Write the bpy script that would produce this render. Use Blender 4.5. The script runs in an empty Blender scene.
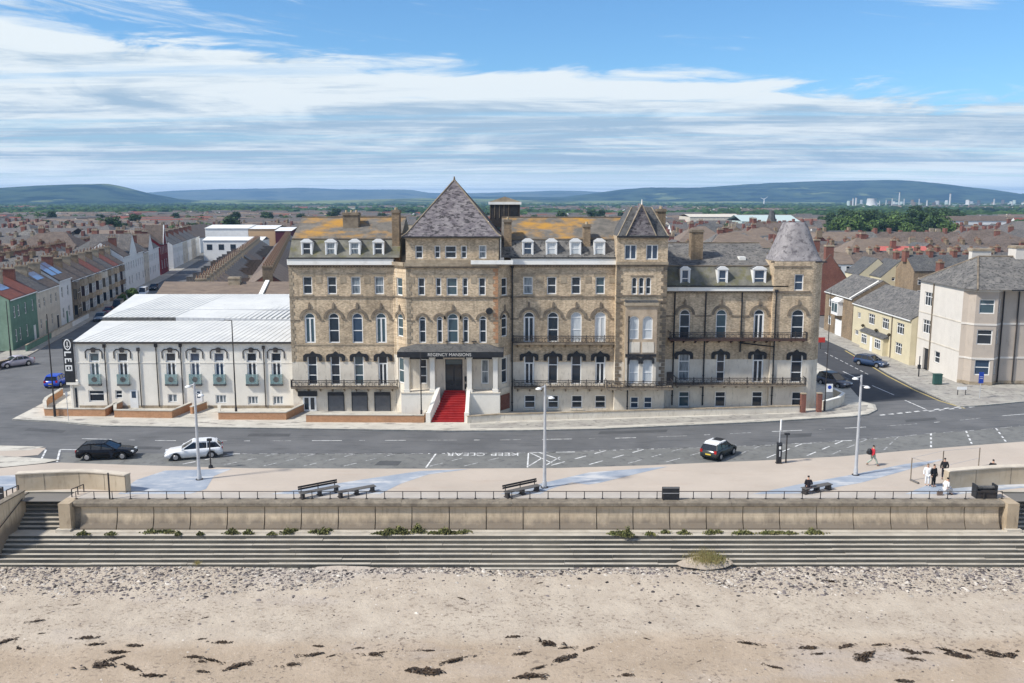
import bpy, bmesh, math, random
from mathutils import Vector, Matrix, noise
import numpy as np
R = math.radians
random.seed(7)
sc = bpy.context.scene
COL = sc.collection
# ------------------------------------------------------------------ camera
H = 22.0; F = 900.0
PITCH = math.atan(141.5 / F)
cam = bpy.data.objects.new('camera', bpy.data.cameras.new('camera')); COL.objects.link(cam)
cam.location = (0, 0, H); cam.rotation_euler = (math.pi/2 - PITCH, 0, 0)
cam.data.sensor_width = 36; cam.data.lens = 36 * F / 1024
cam.data.clip_start = 0.5; cam.data.clip_end = 40000
sc.camera = cam
# ------------------------------------------------------------------ light
SUN_EL, SUN_AZ = 47.0, 247.0     # azimuth of the sun: measured clockwise from +Y (view direction)
HAZE = 0.00011
sc.view_settings.view_transform = 'Standard'; sc.view_settings.look = 'None'
sc.view_settings.gamma = 1; sc.view_settings.exposure = 0.35
w = bpy.data.worlds.new('World'); sc.world = w; w.use_nodes = True
def world_nodes():
    nt = w.node_tree; N = nt.nodes; L = nt.links; N.clear()
    out = N.new('ShaderNodeOutputWorld'); bg = N.new('ShaderNodeBackground')
    sky = N.new('ShaderNodeTexSky'); sky.sky_type = 'NISHITA'; sky.sun_disc = False
    sky.sun_elevation = R(SUN_EL); sky.sun_rotation = R(SUN_AZ)
    sky.air_density = 1.0; sky.dust_density = 0.3; sky.ozone_density = 2.5
    tc = N.new('ShaderNodeTexCoord'); sep = N.new('ShaderNodeSeparateXYZ'); L.new(tc.outputs['Generated'], sep.inputs[0])
    def math_(op, a, b=None, c=None, clamp=False):
        n = N.new('ShaderNodeMath'); n.operation = op; n.use_clamp = clamp
        for i, v in enumerate((a, b, c)):
            if v is None: continue
            if isinstance(v, (int, float)): n.inputs[i].default_value = v
            else: L.new(v, n.inputs[i])
        return n.outputs[0]
    X, Y, Z = sep.outputs
    zc = math_('MAXIMUM', Z, 0.0)
    den = math_('ADD', zc, 0.035)
    def planar(sx, sy, off=0.0):
        c = N.new('ShaderNodeCombineXYZ')
        L.new(math_('MULTIPLY', math_('DIVIDE', X, den), sx), c.inputs[0])
        L.new(math_('MULTIPLY', math_('DIVIDE', Y, den), sy), c.inputs[1])
        c.inputs[2].default_value = off
        return c.outputs[0]
    def noise_(vec, scale, det, rough, dist=0.0):
        n = N.new('ShaderNodeTexNoise'); n.inputs['Scale'].default_value = scale
        n.inputs['Detail'].default_value = det; n.inputs['Roughness'].default_value = rough
        n.inputs['Distortion'].default_value = dist; L.new(vec, n.inputs['Vector']); return n.outputs[0]
    def ramp(v, a, b, lo=0.0, hi=1.0):
        n = N.new('ShaderNodeMapRange'); n.interpolation_type = 'SMOOTHSTEP'; n.clamp = True
        L.new(v, n.inputs[0]); n.inputs[1].default_value = a; n.inputs[2].default_value = b
        n.inputs[3].default_value = lo; n.inputs[4].default_value = hi; return n.outputs[0]
    # elevation above horizon as slope
    hyp = math_('SQRT', math_('ADD', math_('MULTIPLY', X, X), math_('MULTIPLY', Y, Y)))
    el = math_('DIVIDE', Z, math_('MAXIMUM', hyp, 0.01))
    az = math_('DIVIDE', X, math_('MAXIMUM', math_('ABSOLUTE', Y), 0.2))
    n_edge = noise_(planar(0.35, 0.5, 3.1), 1.0, 7, 0.62, 0.4)
    n_body = noise_(planar(0.20, 0.62, 1.3), 1.0, 9, 0.66, 0.5)
    n_fine = noise_(planar(1.1, 2.6, 4.3), 1.0, 7, 0.66, 0.6)
    pv = N.new('ShaderNodeCombineXYZ'); L.new(math_('MULTIPLY', az, 5.5), pv.inputs[0]); L.new(math_('MULTIPLY', el, 34.0), pv.inputs[1]); pv.inputs[2].default_value = 2.2
    n_puff = noise_(pv.outputs[0], 1.0, 10, 0.62, 0.9)
    n_str = noise_(planar(0.10, 1.1, 7.7), 1.0, 7, 0.6, 0.2)
    # the deck ends at a slope that falls towards the right
    edge = math_('ADD', math_('SUBTRACT', 0.139, math_('MULTIPLY', az, 0.066)), math_('ADD', math_('MULTIPLY', math_('SUBTRACT', n_edge, 0.5), 0.06), math_('MULTIPLY', math_('SUBTRACT', n_puff, 0.5), 0.10)))
    deck = ramp(math_('SUBTRACT', edge, el), -0.008, 0.012)
    # whiter / bluer gaps inside the deck
    gaps = ramp(math_('ADD', n_str, math_('MULTIPLY', math_('SUBTRACT', n_fine, 0.5), 0.3)), 0.36, 0.52, 0.55, 1.0)
    deck = math_('MULTIPLY', deck, gaps)
    # thin wisps above
    cvec = N.new('ShaderNodeCombineXYZ'); 
    rx = math_('ADD', math_('MULTIPLY', az, 4.0), math_('MULTIPLY', el, 9.0)); ry = math_('SUBTRACT', math_('MULTIPLY', el, 34.0), math_('MULTIPLY', az, -3.0))
    L.new(rx, cvec.inputs[0]); L.new(ry, cvec.inputs[1])
    wn = noise_(cvec.outputs[0], 1.3, 9, 0.66, 0.8)
    leftm = ramp(az, 0.05, -0.5, 0.0, 1.0)
    topr = math_('MULTIPLY', ramp(az, 0.30, 0.48), ramp(el, 0.165, 0.205))
    wsp = math_('MULTIPLY', ramp(math_('ADD', wn, math_('ADD', math_('MULTIPLY', leftm, 0.17), math_('MULTIPLY', topr, 0.30))), 0.6, 0.8), ramp(el, 0.5, 0.12))
    # unseen broken cloud overhead and behind the camera, added to light the hotel front
    gen = ramp(noise_(planar(0.7, 0.7, 9.0), 1.0, 6, 0.6, 0.3), 0.48, 0.66, 0.0, 0.75)
    high = ramp(el, 0.3, 0.5)
    back = ramp(Y, 0.1, -0.1)
    gen = math_('MULTIPLY', gen, math_('MAXIMUM', high, back))
    cl = math_('MAXIMUM', math_('MAXIMUM', deck, math_('MULTIPLY', wsp, 0.75)), gen)
    # cloud brightness: white tops, grey undersides in long bands
    nb = math_('ADD', n_body, math_('ADD', math_('MULTIPLY', math_('SUBTRACT', n_fine, 0.5), 0.30), math_('MULTIPLY', math_('SUBTRACT', n_puff, 0.5), 0.55)))
    nb = math_('ADD', nb, math_('MULTIPLY', ramp(el, 0.075, 0.125), 0.10))
    shade = ramp(nb, 0.38, 0.64, 0.0, 1.0)
    cr = N.new('ShaderNodeMixRGB'); L.new(shade, cr.inputs[0])
    cr.inputs[1].default_value = (3.3, 4.5, 5.7, 1); cr.inputs[2].default_value = (6.9, 7.5, 7.8, 1)
    hz = N.new('ShaderNodeMixRGB'); L.new(ramp(el, 0.045, 0.0, 0.0, 0.85), hz.inputs[0]); L.new(cr.outputs[0], hz.inputs[1]); hz.inputs[2].default_value = (11.5,12.6,12.6,1); cr = hz
    # clear-sky colour: Nishita with a little more blue
    tint = N.new('ShaderNodeMixRGB'); tint.blend_type = 'MULTIPLY'; tint.inputs[0].default_value = 1
    L.new(sky.outputs[0], tint.inputs[1]); tint.inputs[2].default_value = (0.66, 0.98, 1.22, 1)
    bright = N.new('ShaderNodeMixRGB'); L.new(math_('MAXIMUM', high, back), bright.inputs[0]); L.new(cr.outputs[0], bright.inputs[1]); bright.inputs[2].default_value = (12.5,11.9,10.8,1); cr = bright  # unseen overhead and rear cloud made extra bright to fill the shaded facade
    mx = N.new('ShaderNodeMixRGB'); L.new(cl, mx.inputs[0]); L.new(tint.outputs[0], mx.inputs[1]); L.new(cr.outputs[0], mx.inputs[2])
    L.new(mx.outputs[0], bg.inputs[0]); bg.inputs[1].default_value = 0.10
    L.new(bg.outputs[0], out.inputs[0])
world_nodes()
sd = bpy.data.lights.new('sun', 'SUN'); sd.energy = 4.1; sd.angle = R(5); sd.color = (1, 0.95, 0.87)
sun = bpy.data.objects.new('sun', sd); COL.objects.link(sun)
_a = R(SUN_AZ); _e = R(SUN_EL)
sdir = Vector((math.sin(_a)*math.cos(_e), math.cos(_a)*math.cos(_e), math.sin(_e)))
sun.rotation_euler = sdir.to_track_quat('Z', 'Y').to_euler(); sun.location = (0, 0, 200)

# ------------------------------------------------------------------ measuring on the ground
CP, SP = math.cos(PITCH), math.sin(PITCH)
def G(px, py, z=0.0):
    """ground point at height z seen at a pixel of the photograph"""
    u = (px-512)/F; v = (341.5-py)/F
    dy = CP + v*SP; dz = -SP + v*CP
    t = (z-H)/dz
    return (u*t, dy*t)
def PX(px, py, Y):
    """x and z on the upright plane at depth Y"""
    u = (px-512)/F; v = (341.5-py)/F
    t = Y/(CP + v*SP)
    return (u*t, H + (-SP + v*CP)*t)
def ZY(py, Y): return PX(512, py, Y)[1]
def XP(px, Y, z): return (px-512)/F*(Y*CP + (H-z)*SP)

# ------------------------------------------------------------------ mesh builder
class MB:
    def __init__(s): s.v = []; s.f = []; s.mi = []; s.mats = []; s.M = None; s.sm = []
    def mat(s, m):
        if m not in s.mats: s.mats.append(m)
        return s.mats.index(m)
    def add(s, vs, fs, m, smooth=False):
        b = len(s.v)
        if s.M is not None: vs = [tuple(s.M @ Vector(p)) for p in vs]
        s.v.extend([tuple(p) for p in vs]); k = s.mat(m)
        for f in fs: s.f.append(tuple(b+i for i in f)); s.mi.append(k); s.sm.append(smooth)
    def poly(s, pts, m): s.add(pts, [tuple(range(len(pts)))], m)
    def box(s, x0, x1, y0, y1, z0, z1, m):
        s.add([(x0,y0,z0),(x1,y0,z0),(x1,y1,z0),(x0,y1,z0),(x0,y0,z1),(x1,y0,z1),(x1,y1,z1),(x0,y1,z1)],
              [(0,3,2,1),(4,5,6,7),(0,1,5,4),(1,2,6,5),(2,3,7,6),(3,0,4,7)], m)
    def prism(s, pts, z0, z1, m, side=None):
        """polygon in xy extruded in z"""
        n = len(pts)
        a = sum(pts[i][0]*pts[(i+1)%n][1]-pts[(i+1)%n][0]*pts[i][1] for i in range(n))
        if a < 0: pts = pts[::-1]
        vs = [(p[0],p[1],z0) for p in pts] + [(p[0],p[1],z1) for p in pts]
        s.add(vs, [tuple(range(n, 2*n)), tuple(range(n-1,-1,-1))], m)
        s.add(vs, [(i,(i+1)%n,n+(i+1)%n,n+i) for i in range(n)], side or m)
    def xprism(s, pts, y0, y1, m):
        """polygon in xz extruded in y"""
        n = len(pts)
        a = sum(pts[i][0]*pts[(i+1)%n][1]-pts[(i+1)%n][0]*pts[i][1] for i in range(n))
        if a < 0: pts = pts[::-1]
        vs = [(p[0],y0,p[1]) for p in pts] + [(p[0],y1,p[1]) for p in pts]
        s.add(vs, [tuple(range(n)), tuple(range(2*n-1,n-1,-1))] + [((i+1)%n,i,n+i,n+(i+1)%n) for i in range(n)], m)
    def yprism(s, pts, x0, x1, m):
        """polygon in yz extruded in x"""
        n = len(pts)
        a = sum(pts[i][0]*pts[(i+1)%n][1]-pts[(i+1)%n][0]*pts[i][1] for i in range(n))
        if a < 0: pts = pts[::-1]
        vs = [(x0,p[0],p[1]) for p in pts] + [(x1,p[0],p[1]) for p in pts]
        s.add(vs, [tuple(range(n-1,-1,-1)), tuple(range(n,2*n))] + [(i,(i+1)%n,n+(i+1)%n,n+i) for i in range(n)], m)
    def tube(s, p0, p1, r0, r1, m, n=8, caps=True, smooth=True):
        p0 = Vector(p0); p1 = Vector(p1); d = (p1-p0)
        if d.length < 1e-6: return
        q = d.to_track_quat('Z','Y')
        vs = []
        for p, r in ((p0,r0),(p1,r1)):
            for i in range(n):
                a = 2*math.pi*i/n; vs.append(p + q @ Vector((r*math.cos(a), r*math.sin(a), 0)))
        s.add(vs, [(i,(i+1)%n,n+(i+1)%n,n+i) for i in range(n)], m, smooth)
        if caps: s.add(vs, [tuple(range(n-1,-1,-1)), tuple(range(n,2*n))], m)
    def lathe(s, prof, c, m, n=16, smooth=True, power=None):
        """profile (r,z) turned about the vertical through c; power>2 squares the plan"""
        vs = []
        for k, pr in enumerate(prof):
            r, z = pr[0], pr[1]; pw = pr[2] if len(pr) > 2 else 2
            for i in range(n):
                a = 2*math.pi*(i+0.5)/n; ca, sa = math.cos(a), math.sin(a)
                q = (abs(ca)**pw+abs(sa)**pw)**(-1/pw)
                vs.append((c[0]+r*q*ca, c[1]+r*q*sa, c[2]+z))
        fs = [(k*n+i, k*n+(i+1)%n, (k+1)*n+(i+1)%n, (k+1)*n+i) for k in range(len(prof)-1) for i in range(n)]
        s.add(vs, fs, m, smooth)
        s.add(vs, [tuple(range(n-1,-1,-1)), tuple((len(prof)-1)*n+i for i in range(n))], m)
    def mesh(s, name):
        me = bpy.data.meshes.new(name); me.from_pydata(s.v, [], s.f)
        for m in s.mats: me.materials.append(m)
        if s.f:
            me.polygons.foreach_set('material_index', s.mi); me.polygons.foreach_set('use_smooth', s.sm)
        me.update(); return me
    def build(s, name, parent=None, loc=None, rot=None):
        o = bpy.data.objects.new(name, s.mesh(name)); COL.objects.link(o)
        if parent is not None: o.parent = parent
        if loc is not None: o.location = loc
        if rot is not None: o.rotation_euler = rot
        return o
def link(name, me, parent=None, loc=None, rot=None, scale=None):
    o = bpy.data.objects.new(name, me); COL.objects.link(o)
    if parent is not None: o.parent = parent
    if loc is not None: o.location = loc
    if rot is not None: o.rotation_euler = rot
    if scale is not None: o.scale = scale
    return o
def thing(name, label, cat, loc=(0,0,0), rz=0.0, group=None):
    o = bpy.data.objects.new(name, None); COL.objects.link(o); o.location = loc; o.rotation_euler = (0,0,rz)
    o.empty_display_size = 0.3
    o['label'] = label; o['category'] = cat
    if group: o['group'] = group
    return o
def tag(o, label, cat, group=None, kind=None):
    o['label'] = label; o['category'] = cat
    if group: o['group'] = group
    if kind: o['kind'] = kind
    return o
def struct(o): o['kind'] = 'structure'; return o
def dup(root, loc, rz=None, label=None, group=None, scale=None):
    kids = {}
    for o in COL.objects:
        pass
    r = root.copy(); COL.objects.link(r); r.location = loc
    if rz is not None: r.rotation_euler = (0,0,rz)
    if label: r['label'] = label
    if group: r['group'] = group
    if scale: r.scale = scale
    for ch in list(root.children):
        c = ch.copy(); COL.objects.link(c); c.parent = r
        for g in ch.children:
            d = g.copy(); COL.objects.link(d); d.parent = c
    return r

# ------------------------------------------------------------------ materials
def new_mat(name):
    m = bpy.data.materials.new(name); m.use_nodes = True
    nt = m.node_tree; nt.nodes.clear()
    out = nt.nodes.new('ShaderNodeOutputMaterial'); b = nt.nodes.new('ShaderNodeBsdfPrincipled')
    nt.links.new(b.outputs[0], out.inputs[0]); return m, nt, b
def C4(c): return (c[0], c[1], c[2], 1)
def mat(name, col, rough=0.85, col2=None, scale=1.0, detail=6, lo=0.35, hi=0.65, metal=0.0, spec=0.3,
        col3=None, scale3=8.0, lo3=0.5, hi3=0.7, stretch=(1,1,1), bump=0.0, bscale=None, island=0.0, world_=False, stretch3=None):
    m, nt, b = new_mat(name); N = nt.nodes; L = nt.links
    b.inputs['Roughness'].default_value = rough; b.inputs['Metallic'].default_value = metal
    b.inputs['Specular IOR Level'].default_value = spec
    if world_:
        g = N.new('ShaderNodeNewGeometry'); base = g.outputs['Position']
    else:
        tc = N.new('ShaderNodeTexCoord'); base = tc.outputs['Object']
    def nz(sc_, det, st):
        mp = N.new('ShaderNodeMapping'); L.new(base, mp.inputs[0]); mp.inputs['Scale'].default_value = st
        n = N.new('ShaderNodeTexNoise'); n.inputs['Scale'].default_value = sc_; n.inputs['Detail'].default_value = det
        n.inputs['Roughness'].default_value = 0.62; L.new(mp.outputs[0], n.inputs['Vector']); return n.outputs[0]
    def mr(v, a, c):
        n = N.new('ShaderNodeMapRange'); L.new(v, n.inputs[0]); n.inputs[1].default_value = a; n.inputs[2].default_value = c; return n.outputs[0]
    cur = None
    if col2 is not None:
        mx = N.new('ShaderNodeMixRGB'); L.new(mr(nz(scale, detail, stretch), lo, hi), mx.inputs[0])
        mx.inputs[1].default_value = C4(col); mx.inputs[2].default_value = C4(col2); cur = mx.outputs[0]
    if col3 is not None:
        mx = N.new('ShaderNodeMixRGB'); L.new(mr(nz(scale3, 5, stretch3 or stretch), lo3, hi3), mx.inputs[0])
        if cur: L.new(cur, mx.inputs[1])
        else: mx.inputs[1].default_value = C4(col)
        mx.inputs[2].default_value = C4(col3); cur = mx.outputs[0]
    if island > 0:
        g = N.new('ShaderNodeNewGeometry'); hs = N.new('ShaderNodeHueSaturation')
        n = N.new('ShaderNodeMapRange'); L.new(g.outputs['Random Per Island'], n.inputs[0]); n.inputs[3].default_value = 1-island; n.inputs[4].default_value = 1+island
        L.new(n.outputs[0], hs.inputs['Value'])
        if cur: L.new(cur, hs.inputs['Color'])
        else: hs.inputs['Color'].default_value = C4(col)
        cur = hs.outputs[0]
    if cur: L.new(cur, b.inputs['Base Color'])
    else: b.inputs['Base Color'].default_value = C4(col)
    if bump > 0:
        bp = N.new('ShaderNodeBump'); bp.inputs['Strength'].default_value = bump; bp.inputs['Distance'].default_value = 0.1
        L.new(nz(bscale or scale*3, 5, stretch), bp.inputs['Height']); L.new(bp.outputs[0], b.inputs['Normal'])
    return m
def glass(name, col, rough=0.06, spec=0.5, col2=None):
    m = mat(name, col, rough=rough, spec=spec, col2=col2, scale=0.35, lo=0.4, hi=0.6, detail=2); return m
def brickmat(name, c1, c2, mortar, dirt=(0.09,0.075,0.055), bw=0.23, bh=0.085, amt=0.55):
    """brick courses in the plane of each wall (x or y against z), with large patches of grime"""
    m, nt, b = new_mat(name); N = nt.nodes; L = nt.links
    tc = N.new('ShaderNodeTexCoord'); sp = N.new('ShaderNodeSeparateXYZ'); L.new(tc.outputs['Object'], sp.inputs[0])
    ad = N.new('ShaderNodeMath'); L.new(sp.outputs[0], ad.inputs[0]); L.new(sp.outputs[1], ad.inputs[1])
    cb = N.new('ShaderNodeCombineXYZ'); L.new(ad.outputs[0], cb.inputs[0]); L.new(sp.outputs[2], cb.inputs[1])
    br = N.new('ShaderNodeTexBrick'); L.new(cb.outputs[0], br.inputs['Vector'])
    br.inputs['Scale'].default_value = 1; br.inputs['Brick Width'].default_value = bw; br.inputs['Row Height'].default_value = bh
    br.inputs['Mortar Size'].default_value = 0.010; br.inputs['Bias'].default_value = -0.1
    br.inputs['Color1'].default_value = C4(c1); br.inputs['Color2'].default_value = C4(c2); br.inputs['Mortar'].default_value = C4(mortar)
    cur = br.outputs[0]
    for sc_, lo, hi, a, vs_ in ((0.35, 0.45, 0.7, amt*0.9, 1.0), (1.6, 0.5, 0.8, amt*0.9, 1.0), (5.0, 0.5, 0.75, amt, 1.0), (2.6, 0.52, 0.72, amt*0.9, 0.12)):
        n = N.new('ShaderNodeTexNoise'); n.inputs['Scale'].default_value = sc_; n.inputs['Detail'].default_value = 8; n.inputs['Roughness'].default_value = 0.65
        mpv = N.new('ShaderNodeMapping'); mpv.inputs['Scale'].default_value = (1,1,vs_); L.new(tc.outputs['Object'], mpv.inputs[0]); L.new(mpv.outputs[0], n.inputs['Vector'])
        r = N.new('ShaderNodeMapRange'); L.new(n.outputs[0], r.inputs[0]); r.inputs[1].default_value = lo; r.inputs[2].default_value = hi; r.inputs[4].default_value = a
        mx = N.new('ShaderNodeMixRGB'); L.new(r.outputs[0], mx.inputs[0]); L.new(cur, mx.inputs[1]); mx.inputs[2].default_value = C4(dirt); cur = mx.outputs[0]
    L.new(cur, b.inputs['Base Color']); b.inputs['Roughness'].default_value = 0.9; b.inputs['Specular IOR Level'].default_value = 0.2
    return m
M = {}
M['brick'] = brickmat('buff_brick', (0.72,0.56,0.37), (0.38,0.27,0.165), (0.62,0.53,0.41), amt=0.55)
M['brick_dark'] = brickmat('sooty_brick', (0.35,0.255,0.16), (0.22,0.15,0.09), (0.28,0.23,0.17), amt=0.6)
M['redbrick'] = brickmat('red_brick', (0.25,0.085,0.06), (0.165,0.058,0.045), (0.25,0.17,0.13), dirt=(0.07,0.03,0.025), amt=0.4)
M['orangebrick'] = brickmat('orange_brick', (0.50,0.25,0.13), (0.40,0.19,0.09), (0.40,0.30,0.2), dirt=(0.2,0.1,0.06), amt=0.25)
M['stone'] = mat('pale_stone', (0.42,0.35,0.255), col2=(0.25,0.20,0.14), scale=1.2, col3=(0.12,0.10,0.075), scale3=5, lo3=0.55, hi3=0.85)
M['stone_dark'] = mat('weathered_stone', (0.25,0.205,0.15), col2=(0.13,0.105,0.08), scale=1.5, col3=(0.35,0.3,0.22), scale3=6, lo3=0.55, hi3=0.8)
M['cream'] = mat('cream_render', (0.70,0.64,0.54), col2=(0.58,0.52,0.43), scale=0.6, col3=(0.30,0.265,0.21), scale3=1.6, lo3=0.54, hi3=0.85, stretch3=(2.5,2.5,0.7))
M['white_render'] = mat('white_render', (0.80,0.76,0.68), col2=(0.71,0.67,0.59), scale=0.5, col3=(0.52,0.50,0.45), scale3=1.2, lo3=0.6, hi3=0.95, stretch3=(3,3,0.5))
M['white'] = mat('white_paint', (0.80,0.80,0.78), rough=0.5, col2=(0.74,0.74,0.72), scale=2)
M['fascia'] = mat('painted_fascia', (0.80,0.79,0.74), rough=0.6, col2=(0.62,0.60,0.54), scale=1.3, lo=0.5, hi=0.8)
M['black'] = mat('black_paint', (0.016,0.017,0.02), rough=0.45, col2=(0.03,0.032,0.036), scale=2)
M['iron'] = mat('painted_iron', (0.03,0.03,0.032), rough=0.6, col2=(0.055,0.045,0.04), scale=3)
M['rusty'] = mat('rusty_iron', (0.10,0.05,0.04), rough=0.8, col2=(0.05,0.04,0.035), scale=3)
M['slate'] = mat('slate', (0.10,0.097,0.093), rough=0.8, col2=(0.20,0.187,0.17), scale=1.1, col3=(0.05,0.048,0.046), scale3=3.2, lo3=0.52, hi3=0.62, detail=10)
M['slate_dark'] = mat('dark_slate', (0.075,0.075,0.078), rough=0.75, col2=(0.13,0.128,0.12), scale=0.9, col3=(0.04,0.04,0.04), scale3=4, lo3=0.5, hi3=0.65)
M['slate_purple'] = mat('purple_slate', (0.12,0.105,0.115), rough=0.8, col2=(0.23,0.21,0.21), scale=1.3, lo=0.4, hi=0.62, stretch=(1,1,2.2), col3=(0.045,0.04,0.043), scale3=2.2, lo3=0.5, hi3=0.6, detail=10)
M['slate_moss'] = mat('mossy_slate', (0.10,0.10,0.085), rough=0.85, col2=(0.20,0.19,0.155), scale=1.0, col3=(0.13,0.12,0.045), scale3=1.1, lo3=0.5, hi3=0.72)
M['slate_pale'] = mat('pale_weathered_slate', (0.20,0.185,0.19), rough=0.85, col2=(0.31,0.29,0.285), scale=1.4, col3=(0.11,0.10,0.105), scale3=2.5, lo3=0.5, hi3=0.65, detail=10)
M['lichen'] = mat('lichened_slate', (0.185,0.165,0.14), rough=0.9, col2=(0.105,0.098,0.085), scale=1.4, col3=(0.40,0.215,0.045), scale3=0.30, lo3=0.47, hi3=0.62, stretch3=(0.8,0.8,2.2), detail=8)
M['glass'] = glass('window_glass', (0.022,0.03,0.04))
M['glass_blue'] = glass('blue_window_glass', (0.035,0.06,0.10), spec=0.6)
M['glass_teal'] = glass('teal_window_glass', (0.05,0.085,0.10), spec=0.7)
M['curtain'] = mat('curtained_glass', (0.62,0.64,0.64), rough=0.25, col2=(0.42,0.46,0.48), scale=2.5, stretch=(6,6,0.4), spec=0.5)
M['curtain_half'] = mat('half_curtained_glass', (0.30,0.34,0.36), rough=0.15, col2=(0.07,0.09,0.11), scale=1.5, stretch=(4,4,0.6), spec=0.5)
M['asphalt'] = mat('asphalt', (0.105,0.107,0.11), rough=0.9, col2=(0.145,0.146,0.148), scale=0.22, col3=(0.075,0.077,0.08), scale3=1.1, lo3=0.52, hi3=0.75, stretch3=(0.25,1.6,1), world_=True, bump=0.2, bscale=14)
M['asphalt_new'] = mat('new_asphalt', (0.048,0.05,0.056), rough=0.85, col2=(0.065,0.066,0.07), scale=0.6, world_=True)
M['mark'] = mat('road_paint', (0.72,0.72,0.70), rough=0.7, col2=(0.36,0.36,0.36), scale=2.2, lo=0.45, hi=0.62, world_=True)
M['mark_worn'] = mat('worn_road_paint', (0.45,0.45,0.44), rough=0.8, col2=(0.16,0.16,0.16), scale=3.0, lo=0.42, hi=0.6, world_=True)
M['yellow_line'] = mat('yellow_line_paint', (0.55,0.42,0.14), rough=0.8, col2=(0.35,0.29,0.14), scale=1.5, world_=True)
M['flag'] = mat('paving_flags', (0.44,0.41,0.35), col2=(0.56,0.53,0.46), scale=0.35, col3=(0.22,0.20,0.18), scale3=0.9, lo3=0.54, hi3=0.66, stretch3=(0.6,1.5,1), world_=True, detail=8)
M['flag_dirty'] = mat('dirty_paving', (0.28,0.26,0.235), col2=(0.40,0.38,0.33), scale=0.5, col3=(0.16,0.15,0.14), scale3=1.6, lo3=0.52, hi3=0.7, world_=True)
M['kerb'] = mat('kerb_stone', (0.45,0.43,0.38), col2=(0.30,0.29,0.26), scale=1.5, world_=True)
M['concrete'] = mat('sea_wall_concrete', (0.46,0.37,0.26), col2=(0.36,0.285,0.195), scale=0.5, col3=(0.20,0.155,0.11), scale3=1.6, lo3=0.55, hi3=0.8, stretch3=(1.4,1.4,0.5), bump=0.25, bscale=5)
M['coping'] = mat('coping_concrete', (0.27,0.23,0.175), col2=(0.15,0.125,0.095), scale=1.2, col3=(0.12,0.105,0.085), scale3=5, lo3=0.5, hi3=0.75)
M['tread'] = mat('pale_worn_tread', (0.50,0.455,0.38), col2=(0.38,0.34,0.28), scale=0.8, col3=(0.2,0.19,0.16), scale3=3, lo3=0.6, hi3=0.8, stretch3=(0.3,1,1))
M['riser'] = mat('dark_riser', (0.05,0.05,0.045), col2=(0.15,0.14,0.115), scale=0.12, detail=9, lo=0.4, hi=0.7, col3=(0.18,0.17,0.14), scale3=0.7, lo3=0.62, hi3=0.8, stretch3=(0.3,1,1))  # risers much darker than the treads, with paler patches
M['car_glass'] = mat('car_glass', (0.012,0.014,0.018), rough=0.05, spec=0.6)
M['tyre'] = mat('tyre_rubber', (0.018,0.018,0.018), rough=0.8)
M['rim'] = mat('alloy_rim', (0.45,0.45,0.46), rough=0.35, metal=0.7)
M['galv'] = mat('galvanised_steel', (0.55,0.56,0.57), rough=0.45, metal=0.3, col2=(0.45,0.46,0.48), scale=2)
M['wood'] = mat('grey_timber', (0.10,0.095,0.09), rough=0.8, col2=(0.16,0.15,0.14), scale=2, stretch=(0.3,5,5))
M['skin'] = mat('skin', (0.50,0.30,0.21), rough=0.6)
# ================================================================== SETTING: ground, beach, roads
def sheet(name, pts, z, m):
    mb = MB(); a = sum(pts[i][0]*pts[(i+1)%len(pts)][1]-pts[(i+1)%len(pts)][0]*pts[i][1] for i in range(len(pts)))
    if a < 0: pts = pts[::-1]
    mb.poly([(p[0],p[1],z) for p in pts], m); return struct(mb.build(name))
def slab(name, pts, z, m, side=None):
    mb = MB(); mb.prism(pts, -0.3, z, m, side or M['kerb']); return struct(mb.build(name))
def g_pts(L_, z=0.0): return [G(a, b, z) for a, b in L_]

WALL_Y = 63.75
# far country: fields, hedges
def fields_mat():
    m, nt, b = new_mat('far_fields'); N = nt.nodes; L = nt.links
    g = N.new('ShaderNodeNewGeometry')
    mp = N.new('ShaderNodeMapping'); L.new(g.outputs['Position'], mp.inputs[0]); mp.inputs['Scale'].default_value = (0.0016,0.0010,0.0)
    vo = N.new('ShaderNodeTexVoronoi'); L.new(mp.outputs[0], vo.inputs['Vector']); vo.inputs['Scale'].default_value = 1
    cr = N.new('ShaderNodeValToRGB'); sp = N.new('ShaderNodeSeparateColor'); L.new(vo.outputs['Color'], sp.inputs[0]); L.new(sp.outputs[0], cr.inputs[0])
    e = cr.color_ramp.elements; e[0].position = 0; e[0].color = (0.03,0.055,0.02,1); e[1].position = 1; e[1].color = (0.22,0.26,0.10,1)
    for p, c in ((0.3,(0.05,0.085,0.03,1)),(0.55,(0.09,0.15,0.045,1)),(0.8,(0.14,0.20,0.07,1))):
        x = cr.color_ramp.elements.new(p); x.color = c
    cr.color_ramp.interpolation = 'CONSTANT'
    n = N.new('ShaderNodeTexNoise'); n.inputs['Scale'].default_value = 0.006; n.inputs['Detail'].default_value = 8; L.new(g.outputs['Position'], n.inputs['Vector'])
    r = N.new('ShaderNodeMapRange'); L.new(n.outputs[0], r.inputs[0]); r.inputs[1].default_value = 0.5; r.inputs[2].default_value = 0.56
    mx = N.new('ShaderNodeMixRGB'); L.new(r.outputs[0], mx.inputs[0]); L.new(cr.outputs[0], mx.inputs[1]); mx.inputs[2].default_value = (0.022,0.04,0.018,1)
    L.new(mx.outputs[0], b.inputs['Base Color']); b.inputs['Roughness'].default_value = 1; b.inputs['Specular IOR Level'].default_value = 0
    return m
M['fields'] = fields_mat()
sheet('ground', [(-9000,620),(9000,620),(14000,12700),(-14000,12700)], -0.06, M['fields'])
M['townground'] = mat('town_ground', (0.13,0.125,0.115), col2=(0.20,0.185,0.165), scale=0.05, col3=(0.05,0.075,0.03), scale3=0.03, lo3=0.55, hi3=0.65, world_=True)
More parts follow.
